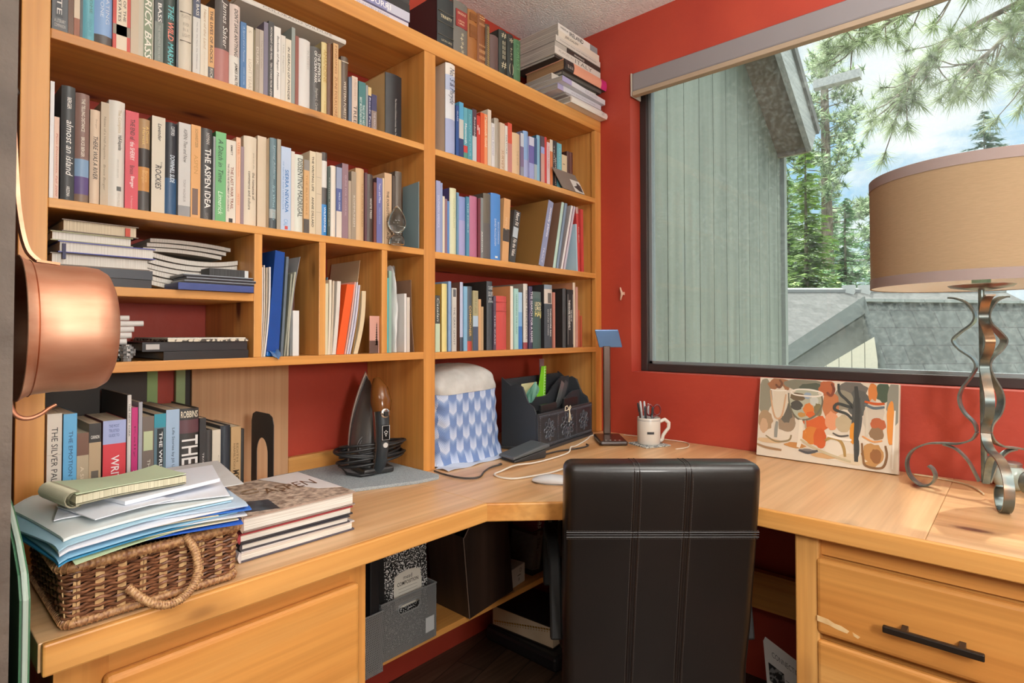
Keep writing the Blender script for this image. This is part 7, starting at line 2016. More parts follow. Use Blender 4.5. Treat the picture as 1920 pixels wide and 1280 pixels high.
part('pages', MB().sheet(padfn(0.004, .002), 12, 6, 0.010), pages_mat('ruled_pages', 'b5b093', 'd8d3b8'), pad, local=True, smooth=40)
part('card_back', MB().sheet(padfn(0.0012, .002), 12, 6, 0.0018), M('8c8a74', 0.8), pad, local=True, smooth=40)
part('top_sheet', MB().sheet(padfn(0.0152, .0035), 12, 6, 0.0012), M('c3d2b0', 0.7), pad, local=True, smooth=40)
m = MB()
for k in range(26):
    y = -PWID / 2 + .004 + k * (PWID - .008) / 25
    m.tube([(-PLEN / 2 - .001 + .011 * math.cos(R(a)), y, .0115 + .0110 * math.sin(R(a))) for a in range(0, 360, 30)], .0011, 5, closed=True)
part('spiral', m, M('a9a58c', 0.4, 0.3), pad, local=True, smooth=60)
m = MB().grid(lambda u, v: (-PLEN / 2 + .004 + .0112 * math.cos(R(80 + 210 * u)), (v - .5) * PWID * .97, .0115 + .0112 * math.sin(R(80 + 210 * u))), 14, 2)
part('rolled_cover', m, M('b4b296', 0.7), pad, local=True, smooth=60)
# tall green board at the desk end
m = MB().prism([(-0.415, 0.0006), (-0.10, 0.0006), (-0.10, 0.955), (-0.22, 0.935), (-0.30, 0.915), (-0.36, 0.890), (-0.40, 0.865), (-0.415, 0.84)], 'x', -1.862, -1.852)
t_ = thing('folding_board', 'tall green board standing between the desk end and the brown wall', 'board', (-1.857, -0.25, 0.0))
part('panel', m, M('3f6a4c', 0.6), t_)
e_ = [(-1.857, -0.4162, 0.001), (-1.857, -0.4162, 0.84), (-1.857, -0.4015, 0.867), (-1.857, -0.361, 0.8925), (-1.857, -0.30, 0.917), (-1.857, -0.22, 0.937), (-1.857, -0.10, 0.957)]
part('edge_binding', MB().tube(e_, 0.0030, 6), M('aebfb2', 0.6), t_, label='pale edge binding')

# copper pan hanging on the end wall
COP = noise_mat('worn_copper', 'b87455', 'dcae90', (5, 14, 22), 6, 0.50, metal=0.8, lo=.3, hi=.7)
pan = thing('copper_saucepan', 'worn copper saucepan hanging by its handle on the brown wall end', 'pan', (-1.86, -0.36, 1.155))
px, py, pz = -1.862, -0.360, 1.156
m = MB().lathe([(0.0905, 0.0), (0.086, .006), (0.0825, .016), (0.081, .035), (0.0812, .066), (0.0795, .080), (0.074, .089), (0.064, .0935), (0.0, .095), ], (px, py, pz), 64, axis='x', close=False)
m.lathe([(0.0905, 0.0), (0.0895, -.0008), (0.0845, .005), (0.0805, .016), (0.079, .035), (0.079, .066), (0.073, .085), (0.0, .090)], (px, py, pz), 64, axis='x', close=False)
part('body', m, COP, pan, smooth=50)
m = MB().lathe([(0.0840, .0095), (0.0855, .0105), (0.0840, .0115)], (px, py, pz), 64, axis='x', close=False)
part('rim_band', m, M('c28a6a', 0.25, 1.0), pan, smooth=50)
hb = spline([(-1.842, py, 1.2405), (-1.849, py, 1.2475), (-1.8535, py, 1.256), (-1.858, py, 1.275), (-1.8625, py, 1.31), (-1.8655, py, 1.36), (-1.8680, py, 1.41), (-1.8695, py, 1.44)], 5)
m = MB().strip(hb, lambda t: (0, 1, 0), 0.020, 0.0042)
part('handle', m, COP, pan, smooth=40)
m = MB()
for (x, dz) in ((-1.838, 0.0), (-1.829, -.0015)):
    m.lathe([(0.0042, 0), (.0035, .003), (0, .004)], (x, py - .006, 1.2375 + dz), 10, close=False)
m.strip([(-1.845, py, 1.2400), (-1.822, py, 1.2378)], (0, 1, 0), 0.026, 0.003)
part('handle_bracket', m, M('8a5a42', 0.35, 0.9), pan, smooth=40)
solo('wall_hook', MB().tube([(-1.8755, py, 1.462), (-1.868, py, 1.458), (-1.864, py, 1.448), (-1.868, py, 1.441), (-1.8715, py, 1.444)], 0.0025, 8), M('3a302a', 0.4, 0.6), 'small dark hook holding the copper pan handle', 'hook', (-1.8755, py, 1.462), smooth=60)
t_ = thing('copper_ladle', 'slim copper ladle handle curling out below the hanging pan', 'ladle', (-1.87, -0.38, 1.05))
P = spline([(-1.8725, -0.38, 1.10), (-1.870, -0.38, 1.070), (-1.864, -0.38, 1.052), (-1.853, -0.38, 1.046), (-1.841, -0.38, 1.0495), (-1.832, -0.38, 1.0565), (-1.825, -0.38, 1.0605)], 6)
m = MB().tube(P, [0.0035 - .0016 * (i / (len(P) - 1)) for i in range(len(P))], 10)
part('handle', m, COP, t_, smooth=60)
part('mount', MB().box(-1.8758, -0.386, 1.092, -1.8705, -0.374, 1.112), M('4a3a30', 0.5, 0.5), t_)

# ---------------------------------------------------------------- under the desk
def mesh_mat(name='perforated_steel', col='9c9e9e', full=0.8):
    mt, nt, b = new_mat(name)
    N, L = nt.nodes, nt.links
    ck = nd(nt, 'ShaderNodeTexVoronoi', Scale=1.0, Randomness=0.0)
    L.new(pos(nt, (330, 330, 330), rot=(R(20), R(30), R(45))), ck.inputs['Vector'])
    r = ramp(nt, ck.outputs['Distance'], ((0.40, (0.05, 0.05, 0.05)), (0.46, (full, full, full))))
    b.inputs['Base Color'].default_value = lin(col)
    b.inputs['Metallic'].default_value = 0.5
    b.inputs['Roughness'].default_value = 0.45
    tr = nd(nt, 'ShaderNodeBsdfTransparent')
    mx = nd(nt, 'ShaderNodeMixShader')
    L.new(r.outputs[0], mx.inputs[0])
    L.new(tr.outputs[0], mx.inputs[1])
    L.new(b.outputs[0], mx.inputs[2])
    L.new(mx.outputs[0], N['Material Output'].inputs['Surface'])
    return mt


MESH = mesh_mat()
MESHD = mesh_mat('perforated_dark_steel', '3a3a3b', 0.55)
STEEL = M('a4a6a6', 0.4, 0.6)
ZL = 0.3004


def mesh_bin(label, x0, x1, y0, y1, hf, hb, group='wire mesh file bins under the desk', col=STEEL, mat=None):
    t_ = thing('mesh_file_bin', label, 'file bin', (x0, y0, ZL), group=group)
    mm = mat or MESH
    tw = .0008
    w_ = x1 - x0
    sx0, sx1, sz0, sz1 = x0 + w_ * .30, x0 + w_ * .68, ZL + hf * .70, ZL + hf * .86
    f_ = MB()
    f_.box(x0, y0, ZL, x1, y0 + tw, sz0)
    f_.box(x0, y0, sz1, x1, y0 + tw, ZL + hf)
    f_.box(x0, y0, sz0, sx0, y0 + tw, sz1)
    f_.box(sx1, y0, sz0, x1, y0 + tw, sz1)
    part('front_mesh', f_, mm, t_)
    for x in (x0, x1 - tw):
        part('side_mesh', MB().prism([(y0 + .001, ZL), (y0 + .001, ZL + hf), (y0 + .05, ZL + hf), (y1 - .06, ZL + hb), (y1, ZL + hb), (y1, ZL)], 'x', x, x + tw), mm, t_)
    part('back_mesh', MB().box(x0 + .001, y1, ZL, x1 - .001, y1 + tw, ZL + hb), mm, t_)
    part('floor', MB().box(x0 + .001, y0 + .001, ZL, x1 - .001, y1 - .001, ZL + .001), mm, t_)
    P = [(x0, y0, ZL + hf), (x1, y0, ZL + hf), (x1, y0 + .05, ZL + hf), (x1, y1 - .06, ZL + hb), (x1, y1, ZL + hb), (x0, y1, ZL + hb), (x0, y1 - .06, ZL + hb), (x0, y0 + .05, ZL + hf)]
    part('rim_wire', MB().tube(P, 0.0022, 6, closed=True), col, t_)
    cx, cz, rx, rz_ = (sx0 + sx1) / 2, (sz0 + sz1) / 2, (sx1 - sx0) / 2 + .001, (sz1 - sz0) / 2 + .001
    P = [(cx + (rx - rz_) * (1 if math.cos(R(a)) > 0 else -1) + rz_ * math.cos(R(a)), y0 - .0006, cz + rz_ * math.sin(R(a))) for a in range(5, 360, 10)]
    part('grip_ring', MB().tube(P, 0.0022, 6, closed=True), col, t_)
    return t_


b_ = mesh_bin('silver wire mesh bin holding the speckled notebook', -1.104, -0.918, -0.045, 0.19, 0.148, 0.24)
m = MB().box(-0.957, -0.0462, ZL + .022, -0.927, -0.0454, ZL + .062)
part('bar_label', m, M('b4b6b6', 0.5), b_)
b_ = mesh_bin('silver wire mesh bin half hidden by the drawer cabinet', -1.302, -1.118, -0.075, 0.19, 0.150, 0.24)
nb = thing('composition_notebook', 'black and white speckled composition notebook in the mesh bin', 'notebook', (-1.0985, -0.020, ZL + .0025), (R(-3), 0, 0))
SPK = noise_mat('speckled_cover', '101010', 'e4e2de', (260, 260, 260), 2, 0.5, lo=.545, hi=.575)
part('cover', MB().box(0.030, 0, 0.0, 0.174, 0.0014, 0.252), SPK, nb, local=True)
part('spine_tape', MB().box(0.0, -0.0002, 0.0, 0.0298, 0.0015, 0.252), M('141414', 0.5), nb, local=True)
part('pages', MB().box(0.002, 0.0016, 0.002, 0.172, 0.012, 0.250), PAGES['w'], nb, local=True)
part('back_cover', MB().box(0.0, 0.0122, 0.0, 0.174, 0.0135, 0.252), M('181818', 0.5), nb, local=True)
lab_pts = [(0.064, 0.103), (0.148, 0.103)] + [(0.148 + .004 * math.sin(R(a)), 0.145 + .042 * -math.cos(R(a))) for a in range(0, 181, 20)][1:] + [(0.106, 0.194), (0.066, 0.186), (0.062, 0.17), (0.060, 0.14)]
m = MB().prism([(x, z_) for x, z_ in [(0.062, 0.10), (0.150, 0.10), (0.154, 0.145), (0.150, 0.186), (0.128, 0.193), (0.106, 0.195), (0.084, 0.193), (0.062, 0.186), (0.058, 0.145)]], 'y', -0.0006, -0.0001)
part('title_label', m, M('d5cfc2', 0.6), nb, local=True)
m = MB()
for tx, x0, x1, z0, z1, bo in (('mead', .091, .121, .172, .183, 0), ('COMPOSITION', .070, .142, .158, .168, .012), ('100 sheets 200 pages', .075, .128, .118, .124, 0), ('9 3/4 x 7 1/2 in', .075, .132, .108, .114, 0)):
    put_text(m, tx, (x0, -.0009, z0), (x1 - x0, 0, 0), (0, 0, z1 - z0), 0, 0, bo)
for z_ in (.150, .141, .132):
    m.box(.074, -.0009, z_, .138, -.0007, z_ + .0006)
part('label_lettering', m, M('2a2724'), nb, local=True)
m = MB().sheet(lambda u, v: (-1.09 + .165 * u, 0.03 + .02 * v, 0.5635 + .016 * math.sin(math.pi * u) - .02 * (1 - v)), 12, 4, .002)
q_ = thing('paper_bundle', 'grey papers bulging behind the speckled notebook', 'paper', (-1.01, 0.04, ZL + .002))
part('sheets', MB().box(-1.095, 0.012, ZL + .003, -0.93, 0.055, 0.556), M('8a868a', 0.7), q_)
part('curled_top', m, M('b4b0b4', 0.7), q_, smooth=50)
solo('document_case', MB().box(-1.150, -0.066, ZL + .003, -1.122, 0.15, 0.665), M('1c1c1e', 0.4), 'black document case standing beside the drawer cabinet', 'case', (-1.136, 0, ZL), bevel=0.003)

DKW = wood('dark_wenge', '3c2a20', '2c1f18', '1f1611', 'z', rough=0.5, coat=0.1, knots=False)
t_ = thing('magazine_file', 'dark wood-grain magazine file with sloping top under the desk', 'magazine file', (-0.80, -0.05, ZL), (0, R(-6), 0))
fx = [(0.012, 0.0), (0.20, 0.0), (0.20, 0.375), (0.115, 0.355), (0.012, 0.245)]
part('front_panel', MB().prism(fx, 'y', 0.0, 0.005), DKW, t_, local=True)
part('back_panel', MB().prism(fx, 'y', 0.165, 0.170), DKW, t_, local=True)
part('end_panel', MB().box(0.0065, 0.0, 0.0, 0.0115, 0.170, 0.245), DKW, t_, local=True)
part('rear_panel', MB().box(0.195, 0.0055, 0.0, 0.20, 0.1645, 0.370), DKW, t_, local=True)
part('bottom', MB().box(0.012, 0.0055, 0.0015, 0.1945, 0.1645, 0.006), DKW, t_, local=True)
m = MB().tube([(0.0065, 0, 0.0), (0.0065, 0, 0.245), (0.012, 0, 0.248), (0.115, 0, 0.358)], 0.0016, 6)
part('edge_tape', m, M('6a564a', 0.6), t_, local=True)
t_ = thing('plastic_bag', 'translucent grey bag tucked in the magazine file', 'bag', (-0.71, 0.03, 0.58))
m = MB().grid(lambda u, v: (-0.70 + .050 * math.cos(2 * math.pi * u) * (1 - .3 * v) + .02 * v, 0.03 + .05 * math.sin(2 * math.pi * u), 0.47 + .20 * v + .01 * math.sin(8 * math.pi * u) * v), 24, 8, wrap=True)
part('body', m, clear_mat('smoke_plastic', '6a6a6c', 0.5), t_, smooth=50)
t_ = thing('card_box', 'small white cube box with printed symbol on the low shelf', 'box', (-0.575, -0.012, ZL), (0, 0, R(8)))
part('carton', MB().box(0, 0, 0, 0.092, 0.085, 0.062), M('d8d6d2', 0.5), t_, local=True, bevel=0.001)
m = MB()
put_text(m, 'D', (0.060, -.0004, .040), (-0.0, 0, 0.012) and Vector((0.012, 0, 0)), (0, 0, 0.013))
m.box(0.047, -.0005, .030, .066, -.0002, .033)
put_text(m, 'BR', (0.051, -.0004, .012), (0.011, 0, 0), (0, 0, 0.011))
part('printed_symbol', m, M('6a6866'), t_, local=True)
b_ = mesh_bin('dark wire mesh bin with label boxes on the low shelf', -0.44, -0.235, 0.004, 0.2, 0.150, 0.165, col=M('2a2a2b', 0.4, 0.4), mat=MESHD)
t_ = thing('label_box', 'red and white box of printer labels tilted in the dark mesh bin', 'box', (-0.425, 0.02, ZL + .011), (0, R(10), 0))
part('carton', MB().box(0, 0, 0, 0.045, 0.11, 0.285), M('cfcac4', 0.5), t_, local=True)
part('red_top', MB().box(-.0005, -.0005, 0.118, 0.0455, 0.1105, 0.2855), M('7a2430', 0.5), t_, local=True)
m = MB()
put_text(m, 'Laser', (0.010, -.001, 0.178), (0, 0, -0.066), (0.024, 0, 0), 0, 0, .01)
put_text(m, 'AVERY', (0.003, -.001, 0.175), (0, 0, -0.04), (0.004, 0, 0))
part('white_lettering', m, M('e9e4e2'), t_, local=True)
m = MB()
put_text(m, '5266', (0.014, -.001, 0.108), (0, 0, -0.038), (0.018, 0, 0), 0, 0, .01)
put_text(m, 'LABELS', (0.014, -.001, 0.064), (0, 0, -0.06), (0.014, 0, 0))
part('dark_lettering', m, M('3a2a2c'), t_, local=True)
for k, (x, c, h, lb) in enumerate(((-0.358, '2c2728', .27, 'black manual leaning beside the label box'), (-0.336, '8d8a86', .265, 'grey booklet leaning beside the black manual'), (-0.318, '1f1e20', .28, 'black folder leaning in the dark mesh bin'))):
    book(lb, (x, 0.03, ZL + .007), 0.015, h, 0.13, 'p', c, None, 'w', (), (), (0, R(10), 0), 'papers in the dark mesh bin')
solo('document_strip', MB().strip(spline([(-0.262, .01, .318), (-0.276, .012, .40), (-0.262, .014, .50), (-0.236, .016, .57)]), (0, 1, 0), 0.002, 0.014), M('b5b0aa', 0.6), 'pale curling document edge in the dark mesh bin', 'paper', (-0.262, .01, .318), 'papers in the dark mesh bin')
solo('equipment_case', MB().box(-0.44, -0.10, 0.0005, -0.17, 0.235, 0.052), M('17181a', 0.5), 'flat black case on the floor under the dictionary', 'case', (-0.3, 0.07, 0), bevel=0.012)
t_ = thing('dictionary', 'thick black dictionary with gilt thumb index on the floor case', 'book', (-0.405, -0.06, 0.0525), (0, 0, R(4)))
m = MB()
m.box(0, 0, 0, 0.205, 0.28, 0.004)
m.box(0, 0, 0.074, 0.205, 0.28, 0.078)
m.box(0.2, 0, 0.004, 0.205, 0.28, 0.074)
part('cover', m, M('1d1b1a', 0.4), t_, local=True, bevel=0.001)
part('page_block', MB().box(0.005, 0.004, 0.0042, 0.199, 0.276, 0.0738), PAGES['c'], t_, local=True)
m = MB()
random.seed(9)
for k in range(22):
    y = 0.012 + k * 0.0118
    zz = 0.062 - 0.0022 * k
    m.box(0.0040, y, zz, 0.0048, y + .0085, zz + .0055)
    m.box(0.0040, y + .002, zz - .007, 0.0048, y + .005, zz - .004)
part('thumb_index', m, M('b08a3c', 0.35, 0.7), t_, local=True)
# fabric leaflet leaning in the kneehole
_fw = Vector((0.743, 0.669, 0))
_rt = Vector((0.669, -0.743, 0))


def cp(d, px, py):
    return Vector((-1.9736, -1.2822, 1.15)) + (_fw + _rt * ((px - 960) / 1065.57) + Vector((0, 0, -(py - 623) / 1065.57))) * d


t_ = thing('leaflet', 'white leaflet with dark fabric swatches leaning in the kneehole', 'leaflet', tuple(cp(1.50, 1420, 1440)))
A_, B_ = cp(1.62, 1425, 1184), cp(1.60, 1545, 1276)
dn = Vector((-0.030, -0.036, -0.315))
U_ = B_ - A_
m = MB().plate([A_ + U_ * .04, A_ + U_, A_ + U_ + dn, A_ + dn, A_ + dn * .05], _fw * 0.0012)
part('sheet', m, M('d6d6d4', 0.5), t_)
m = MB()
N_ = -_fw * 0.0006
pt3 = lambda u, v: A_ + U_ * u + dn * v + N_
for (u, v) in ((.05, .20), (.05, .40), (.05, .60), (.46, .30), (.46, .50), (.46, .70), (.82, .42)):
    m.plate([pt3(u, v), pt3(u + .24, v), pt3(u + .24, v + .15), pt3(u, v + .15)], -_fw * 0.0003)
part('swatches', m, noise_mat('swatch_prints', '1e1e20', '7c7c7c', (90, 90, 90), 2, 0.6, lo=.5, hi=.56), t_)
m = MB()
put_text(m, 'CONNECTING THREADS', pt3(.12, .13), U_ * .8, -dn * .045)
for (u, v) in ((.31, .24), (.31, .44), (.72, .35)):
    for k in range(3):
        m.plate([pt3(u, v + .03 * k), pt3(u + .13, v + .03 * k), pt3(u + .13, v + .006 + .03 * k), pt3(u, v + .006 + .03 * k)], -_fw * 0.0002)
part('lettering', m, M('5a5a5c'), t_)

# ---------------------------------------------------------------- leather chair, pushed in; local y points into the desk
LEA = noise_mat('dark_brown_leather', '0c0807', '130d0b', (5, 5, 5), 3, 0.38, 0.25, (170, 170, 170), bdist=0.0006, coat=0.15)
ch = thing('leather_chair', 'dark brown stitched leather chair with high back pushed to the desk', 'chair', (-0.8578, -0.7135, 0.0), (0, 0, YAW - R(90)))
HW = 0.211


def back_rings():
    rings = []
    for k, (z_, yo) in enumerate([(0.33, .086), (0.40, .078), (0.50, .060), (0.60, .043), (0.70, .024), (0.78, .010), (0.83, .003), (0.852, .003)]):
        wx = HW * (0.985 if z_ < .5 else 1.0)
        ty = 0.078
        pts = []
        for (sx, sy, a0) in ((1, 1, 0), (-1, 1, 90), (-1, -1, 180), (1, -1, 270)):
            for q in range(5):
                a = R(a0 + 90 * q / 4)
                rr = 0.024
                pts.append((sx * (wx - rr) + rr * math.cos(a), yo + ty / 2 + sy * (ty / 2 - rr) + rr * math.sin(a), z_))
        rings.append(pts)
    # rounded top
    for i in range(1, 6):
        a = R(90 * i / 5)
        sh = 0.020 * (1 - math.cos(a))
        zt_ = 0.852 + 0.017 * math.sin(a)
        pts = []
        for (sx, sy, a0) in ((1, 1, 0), (-1, 1, 90), (-1, -1, 180), (1, -1, 270)):
            for q in range(5):
                b2 = R(a0 + 90 * q / 4)
                rr = max(0.004, 0.024 - sh)
                pts.append((sx * (HW - .024) + rr * math.cos(b2), .003 + .039 + sy * (.039 - .024) + rr * math.sin(b2), zt_))
        rings.append(pts)
    return rings


rg = back_rings()
n = len(rg[0])
m = MB().add([p for r_ in rg for p in r_], [(k * n + j, k * n + (j + 1) % n, (k + 1) * n + (j + 1) % n, (k + 1) * n + j) for k in range(len(rg) - 1) for j in range(n)] + [tuple(range(n))[::-1], tuple((len(rg) - 1) * n + j for j in range(n))])
part('backrest', m, LEA, ch, local=True, smooth=60)


def yb(z_):
    T_ = [(0.33, .086), (0.40, .078), (0.50, .060), (0.60, .043), (0.70, .024), (0.78, .010), (0.83, .003), (0.90, .003)]
    for (a, b), (c, d_) in zip(T_, T_[1:]):
        if a <= z_ <= c:
            return b + (d_ - b) * (z_ - a) / (c - a)
    return .003


m = MB()
for x0 in (-0.058, 0.052):
    for dx in (-.0055, 0.0, .0055):
        P = [(x0 + dx - 0.010 * (0.85 - z_), yb(z_) - .0003, z_) for z_ in [0.33 + .02 * k for k in range(27)]]
        P += [(x0 + dx, .0055, .8585), (x0 + dx, .0125, .8665), (x0 + dx, .022, .8688), (x0 + dx, .042, .8690), (x0 + dx, .062, .8688), (x0 + dx, .0715, .8665)]
        m.tube(P, 0.0014 if dx else 0.0009, 5)
for dz in (-.0055, 0.0, .0055):
    P = [(-HW + .004 + (2 * HW - .008) * k / 12, yb(.715 + dz) - .0003, .715 + dz) for k in range(13)]
    m.tube(P, 0.0014 if dz else 0.0009, 5)
part('seam', m, M('181110', 0.45), ch, local=True, smooth=60)
m = MB()
for x0 in (-0.058, 0.052):
    for dx in (-.009, .009):
        for k in range(86):
            z_ = 0.335 + .006 * k
            m.obox((x0 + dx - 0.010 * (0.85 - z_), yb(z_) - .0002, z_), (.0005, 0, 0), (0, .0005, 0), (0, 0, .0021))
for dz in (-.009, .009):
    for k in range(68):
        m.obox((-HW + .006 + .0061 * k, yb(.715 + dz) - .0002, .715 + dz), (.0021, 0, 0), (0, .0005, 0), (0, 0, .0005))
part('stitching', m, M('3a302b', 0.7), ch, local=True)
m = MB().box(-0.215, 0.10, 0.405, 0.215, 0.52, 0.480)
part('seat', m, LEA, ch, local=True, bevel=0.028, seg=4, smooth=60)
for s in (-1, 1):
    P = spline([(s * .222, .12, .44), (s * .222, .15, .56), (s * .222, .20, .612), (s * .222, .27, .622), (s * .222, .36, .618), (s * .222, .415, .585), (s * .222, .425, .52), (s * .222, .40, .44)], 6)
    m = MB().strip(P, (1, 0, 0), 0.028, 0.020)
    part('armrest', m, M('0b0b0b', 0.7), ch, local=True, smooth=50, bevel=0.005)
part('pedestal', MB().tube([(0, .30, .085), (0, .30, .25), (0, .30, .25), (0, .30, .404)], [.032, .032, .022, .022], 20), M('1a1a1b', 0.4, 0.4), ch, local=True, smooth=50)
for k in range(5):
    a = R(72 * k + 18)
    e0, e1 = Vector((0, .30, .095)), Vector((.27 * math.cos(a), .30 + .27 * math.sin(a), .068))
    lg = part('star_leg', MB().tube([e0, e1], [.026, .016], 10), M('161617', 0.45), ch, local=True, smooth=50)
    part('caster', MB().lathe([(0.0, -.02), (.026, -.018), (.027, 0), (.026, .018), (0, .02)], (e1.x, e1.y, .0275), 18, axis='x', close=False), M('0f0f10', 0.4), lg, local=True, smooth=50)

# ---------------------------------------------------------------- outside the window
struct('ground', MB().box(0.17, -60, -4.3, 90, 70, -4.2), noise_mat('forest_ground', '5a5a44', '7d7a60', (0.4, 0.4, 0.4), 5, 0.95))
SID = noise_mat('grey_green_siding', '646c65', '7c847c', (14, 14, 0.7), 5, 0.75, 0.3, (120, 120, 3), lo=.3, hi=.7)
GRAYW = noise_mat('weathered_grey_board', '83888a', '9a9fa0', (4, 60, 60), 4, 0.8)
wing = thing('house_wing', 'grey-green board-clad house wing with steep eave just outside the window', 'building', (1.5, 0.2, -4.2))
m = MB()
x = 0.19
for k in range(13):
    x1 = min(0.385 + 0.2 * k, 2.70)
    if x1 - x > 0.02:
        m.box(x + .004, 0.100, -4.2, x1 - .004, 0.125, 3.72 - max(0, x1 - 1.2) * .70)
    x = x1
m.box(0.19, 0.108, -4.2, 2.70, 0.125, 2.7)
part('siding', m, SID, wing)
part('corner_board', MB().box(2.665, 0.072, -4.2, 2.725, 0.125, 2.62), M('7b837f', 0.7), wing)
part('rear_wall', MB().box(0.19, 0.126, -4.2, 2.72, 2.4, 2.6), M('8b948c', 0.8), wing)
rk = [(0.9, 3.93), (2.68, 2.66), (2.545, 2.47), (0.9, 3.55)]
part('rake_board', MB().prism(rk, 'y', -0.155, -0.118), GRAYW, wing)
part('roof_slab', MB().prism([(0.9, 3.95), (2.70, 2.665), (2.66, 2.62), (0.9, 3.86)], 'y', -0.175, 2.6), M('5d5f60', 0.85), wing)
part('soffit', MB().prism([(0.9, 3.70), (2.60, 2.535), (2.585, 2.515), (0.9, 3.66)], 'y', -0.117, 0.099), M('6a5f54', 0.9), wing)
part('eave_board', MB().prism([(2.60, 2.61), (2.63, 2.60), (2.63, 2.485), (2.60, 2.485)], 'y', -0.117, 2.5), M('8a8076', 0.8), wing)
part('outrigger_beam', MB().box(2.62, -0.46, 2.93, 2.70, -0.118, 3.0) if False else MB().box(2.50, -0.47, 2.905, 2.57, -0.177, 2.965), GRAYW, wing)


def shingle_mat(name, c1, c2, h, k, s=1.0):
    """Courses run level along the horizontal direction H; K stretches height to slope length."""
    mt, nt, b = new_mat(name)
    N, L = nt.nodes, nt.links
    g = N.new('ShaderNodeNewGeometry').outputs['Position']
    dt = nd(nt, 'ShaderNodeVectorMath', operation='DOT_PRODUCT')
    L.new(g, dt.inputs[0])
    dt.inputs[1].default_value = tuple(Vector(h).normalized())
    sp = nd(nt, 'ShaderNodeSeparateXYZ')
    L.new(g, sp.inputs[0])
    mu = nd(nt, 'ShaderNodeMath', operation='MULTIPLY')
    mu.inputs[1].default_value = k
    L.new(sp.outputs['Z'], mu.inputs[0])
    cb = nd(nt, 'ShaderNodeCombineXYZ')
    L.new(dt.outputs['Value'], cb.inputs['X'])
    L.new(mu.outputs[0], cb.inputs['Y'])
    br = nd(nt, 'ShaderNodeTexBrick', Scale=1.0)
    br.inputs['Color1'].default_value = lin(c1)
    br.inputs['Color2'].default_value = lin(c2)
    br.inputs['Mortar'].default_value = lin('3a3c3e')
    br.inputs['Mortar Size'].default_value = 0.010
    br.inputs['Brick Width'].default_value = 0.34 * s
    br.inputs['Row Height'].default_value = 0.26 * s
    L.new(cb.outputs[0], br.inputs['Vector'])
    n_ = nd(nt, 'ShaderNodeTexNoise', Scale=1.0, Detail=6)
    L.new(pos(nt, (7, 7, 2.5)), n_.inputs['Vector'])
    r_ = ramp(nt, n_.outputs['Fac'], ((.3, (.7, .7, .7)), (.7, (1.15, 1.15, 1.15))))
    c = mixc(nt, 0.9, br.outputs['Color'], r_.outputs[0], 'MULTIPLY')
    L.new(c, b.inputs['Base Color'])
    b.inputs['Roughness'].default_value = 0.9
    return mt


V = Vector
# far shingled roof
t_ = thing('far_house', 'house with long dark shingled roof beyond the gabled one', 'building', (19, 3, -4.2))
ra, rb = V((17.14, 7.34, 2.58)), V((24.5, -0.8, 2.58))
dn_ = V((-3.6, -3.1, -2.35))
part('roof', MB().plate([ra, rb, rb + dn_, ra + dn_], (0, 0, -0.15)), shingle_mat('far_shingles', '474748', '3a3b3c', (7.4, -8.1, 0), 2.0, 1.15), t_)
part('ridge_cap', MB().tube([ra + V((0, 0, .03)), rb + V((0, 0, .03))], 0.10, 6), M('7a7c7e', 0.8), t_)
m = MB().plate([ra + dn_ + V((.3, .2, -.2)), rb + dn_ + V((.3, .2, -.2)), rb + dn_ + V((.3, .2, -4.4)), ra + dn_ + V((.3, .2, -4.4))], V((.2, .2, 0)))
part('wall', m, M('84867e', 0.8), t_)
m = MB()
for k in range(2):
    c = ra.lerp(rb, .50 + .05 * k)
    m.box(c.x - .18, c.y - .18, c.z - .2, c.x + .18, c.y + .18, c.z + .22)
part('roof_vent', m, M('9a9c9c', 0.7), t_)
# gabled house
t_ = thing('gabled_house', 'house with cream board gable and weathered shingle roof', 'building', (9.5, 0.5, -4.2))
A_ = V((9.57, 0.83, 1.68))
D_ = V((9.05, 0.42, 0.35))
B_ = V((14.4, -3.2, 1.66))
L_ = V((8.05, 2.55, 0.20))
sl = D_ - A_
part('roof', MB().plate([A_, B_, B_ + sl * 2.2, A_ + sl * 2.2], (0, 0, -0.10)), shingle_mat('near_shingles', '525757', '434848', (4.8, -4.0, 0), 1.1, 1.3), t_)
m = MB()
for k in range(16):
    c = A_.lerp(B_, k / 16)
    c2 = A_.lerp(B_, (k + .92) / 16)
    m.obox((c + c2) / 2 + V((0, 0, .03)), (c2 - c) / 2, (.05, .07, 0), (0, 0, .025))
part('ridge_cap', m, M('7e8484', 0.8), t_)
nrm = (A_ - L_).cross(D_ - L_).normalized()
nrm = -nrm if nrm.x > 0 else nrm
m = MB().plate([L_ + V((0, 0, -.1)), A_ + V((0, 0, -.1)), D_ + V((0, 0, -.1)), D_ + V((0, 0, -4.2)), L_ + V((0, 0, -4.2))], -nrm * .12)
part('shaded_gable', m, M('7b7d78', 0.8), t_)  # grey paints the shaded part of the gable boarding
m = MB()
dz = V((0, 0, -.30))
o_ = nrm * .12
m.plate([L_ + o_, A_ + o_, A_ + dz + o_, L_ + dz + o_], nrm * .10)
m.plate([A_ + o_, D_ + o_, D_ + dz + o_, A_ + dz + o_], nrm * .10)
part('rake_trim', m, M('6c7272', 0.75), t_)
eh = V((D_.x - L_.x, D_.y - L_.y, 0)).normalized()
sA, sD = (A_ - L_).dot(eh), (D_ - L_).dot(eh)


def gtop(s):
    """Height of the board triangle below the two rakes."""
    return (L_.z + (A_.z - L_.z) * s / sA if s < sA else A_.z + (D_.z - A_.z) * (s - sA) / (sD - sA)) - .62


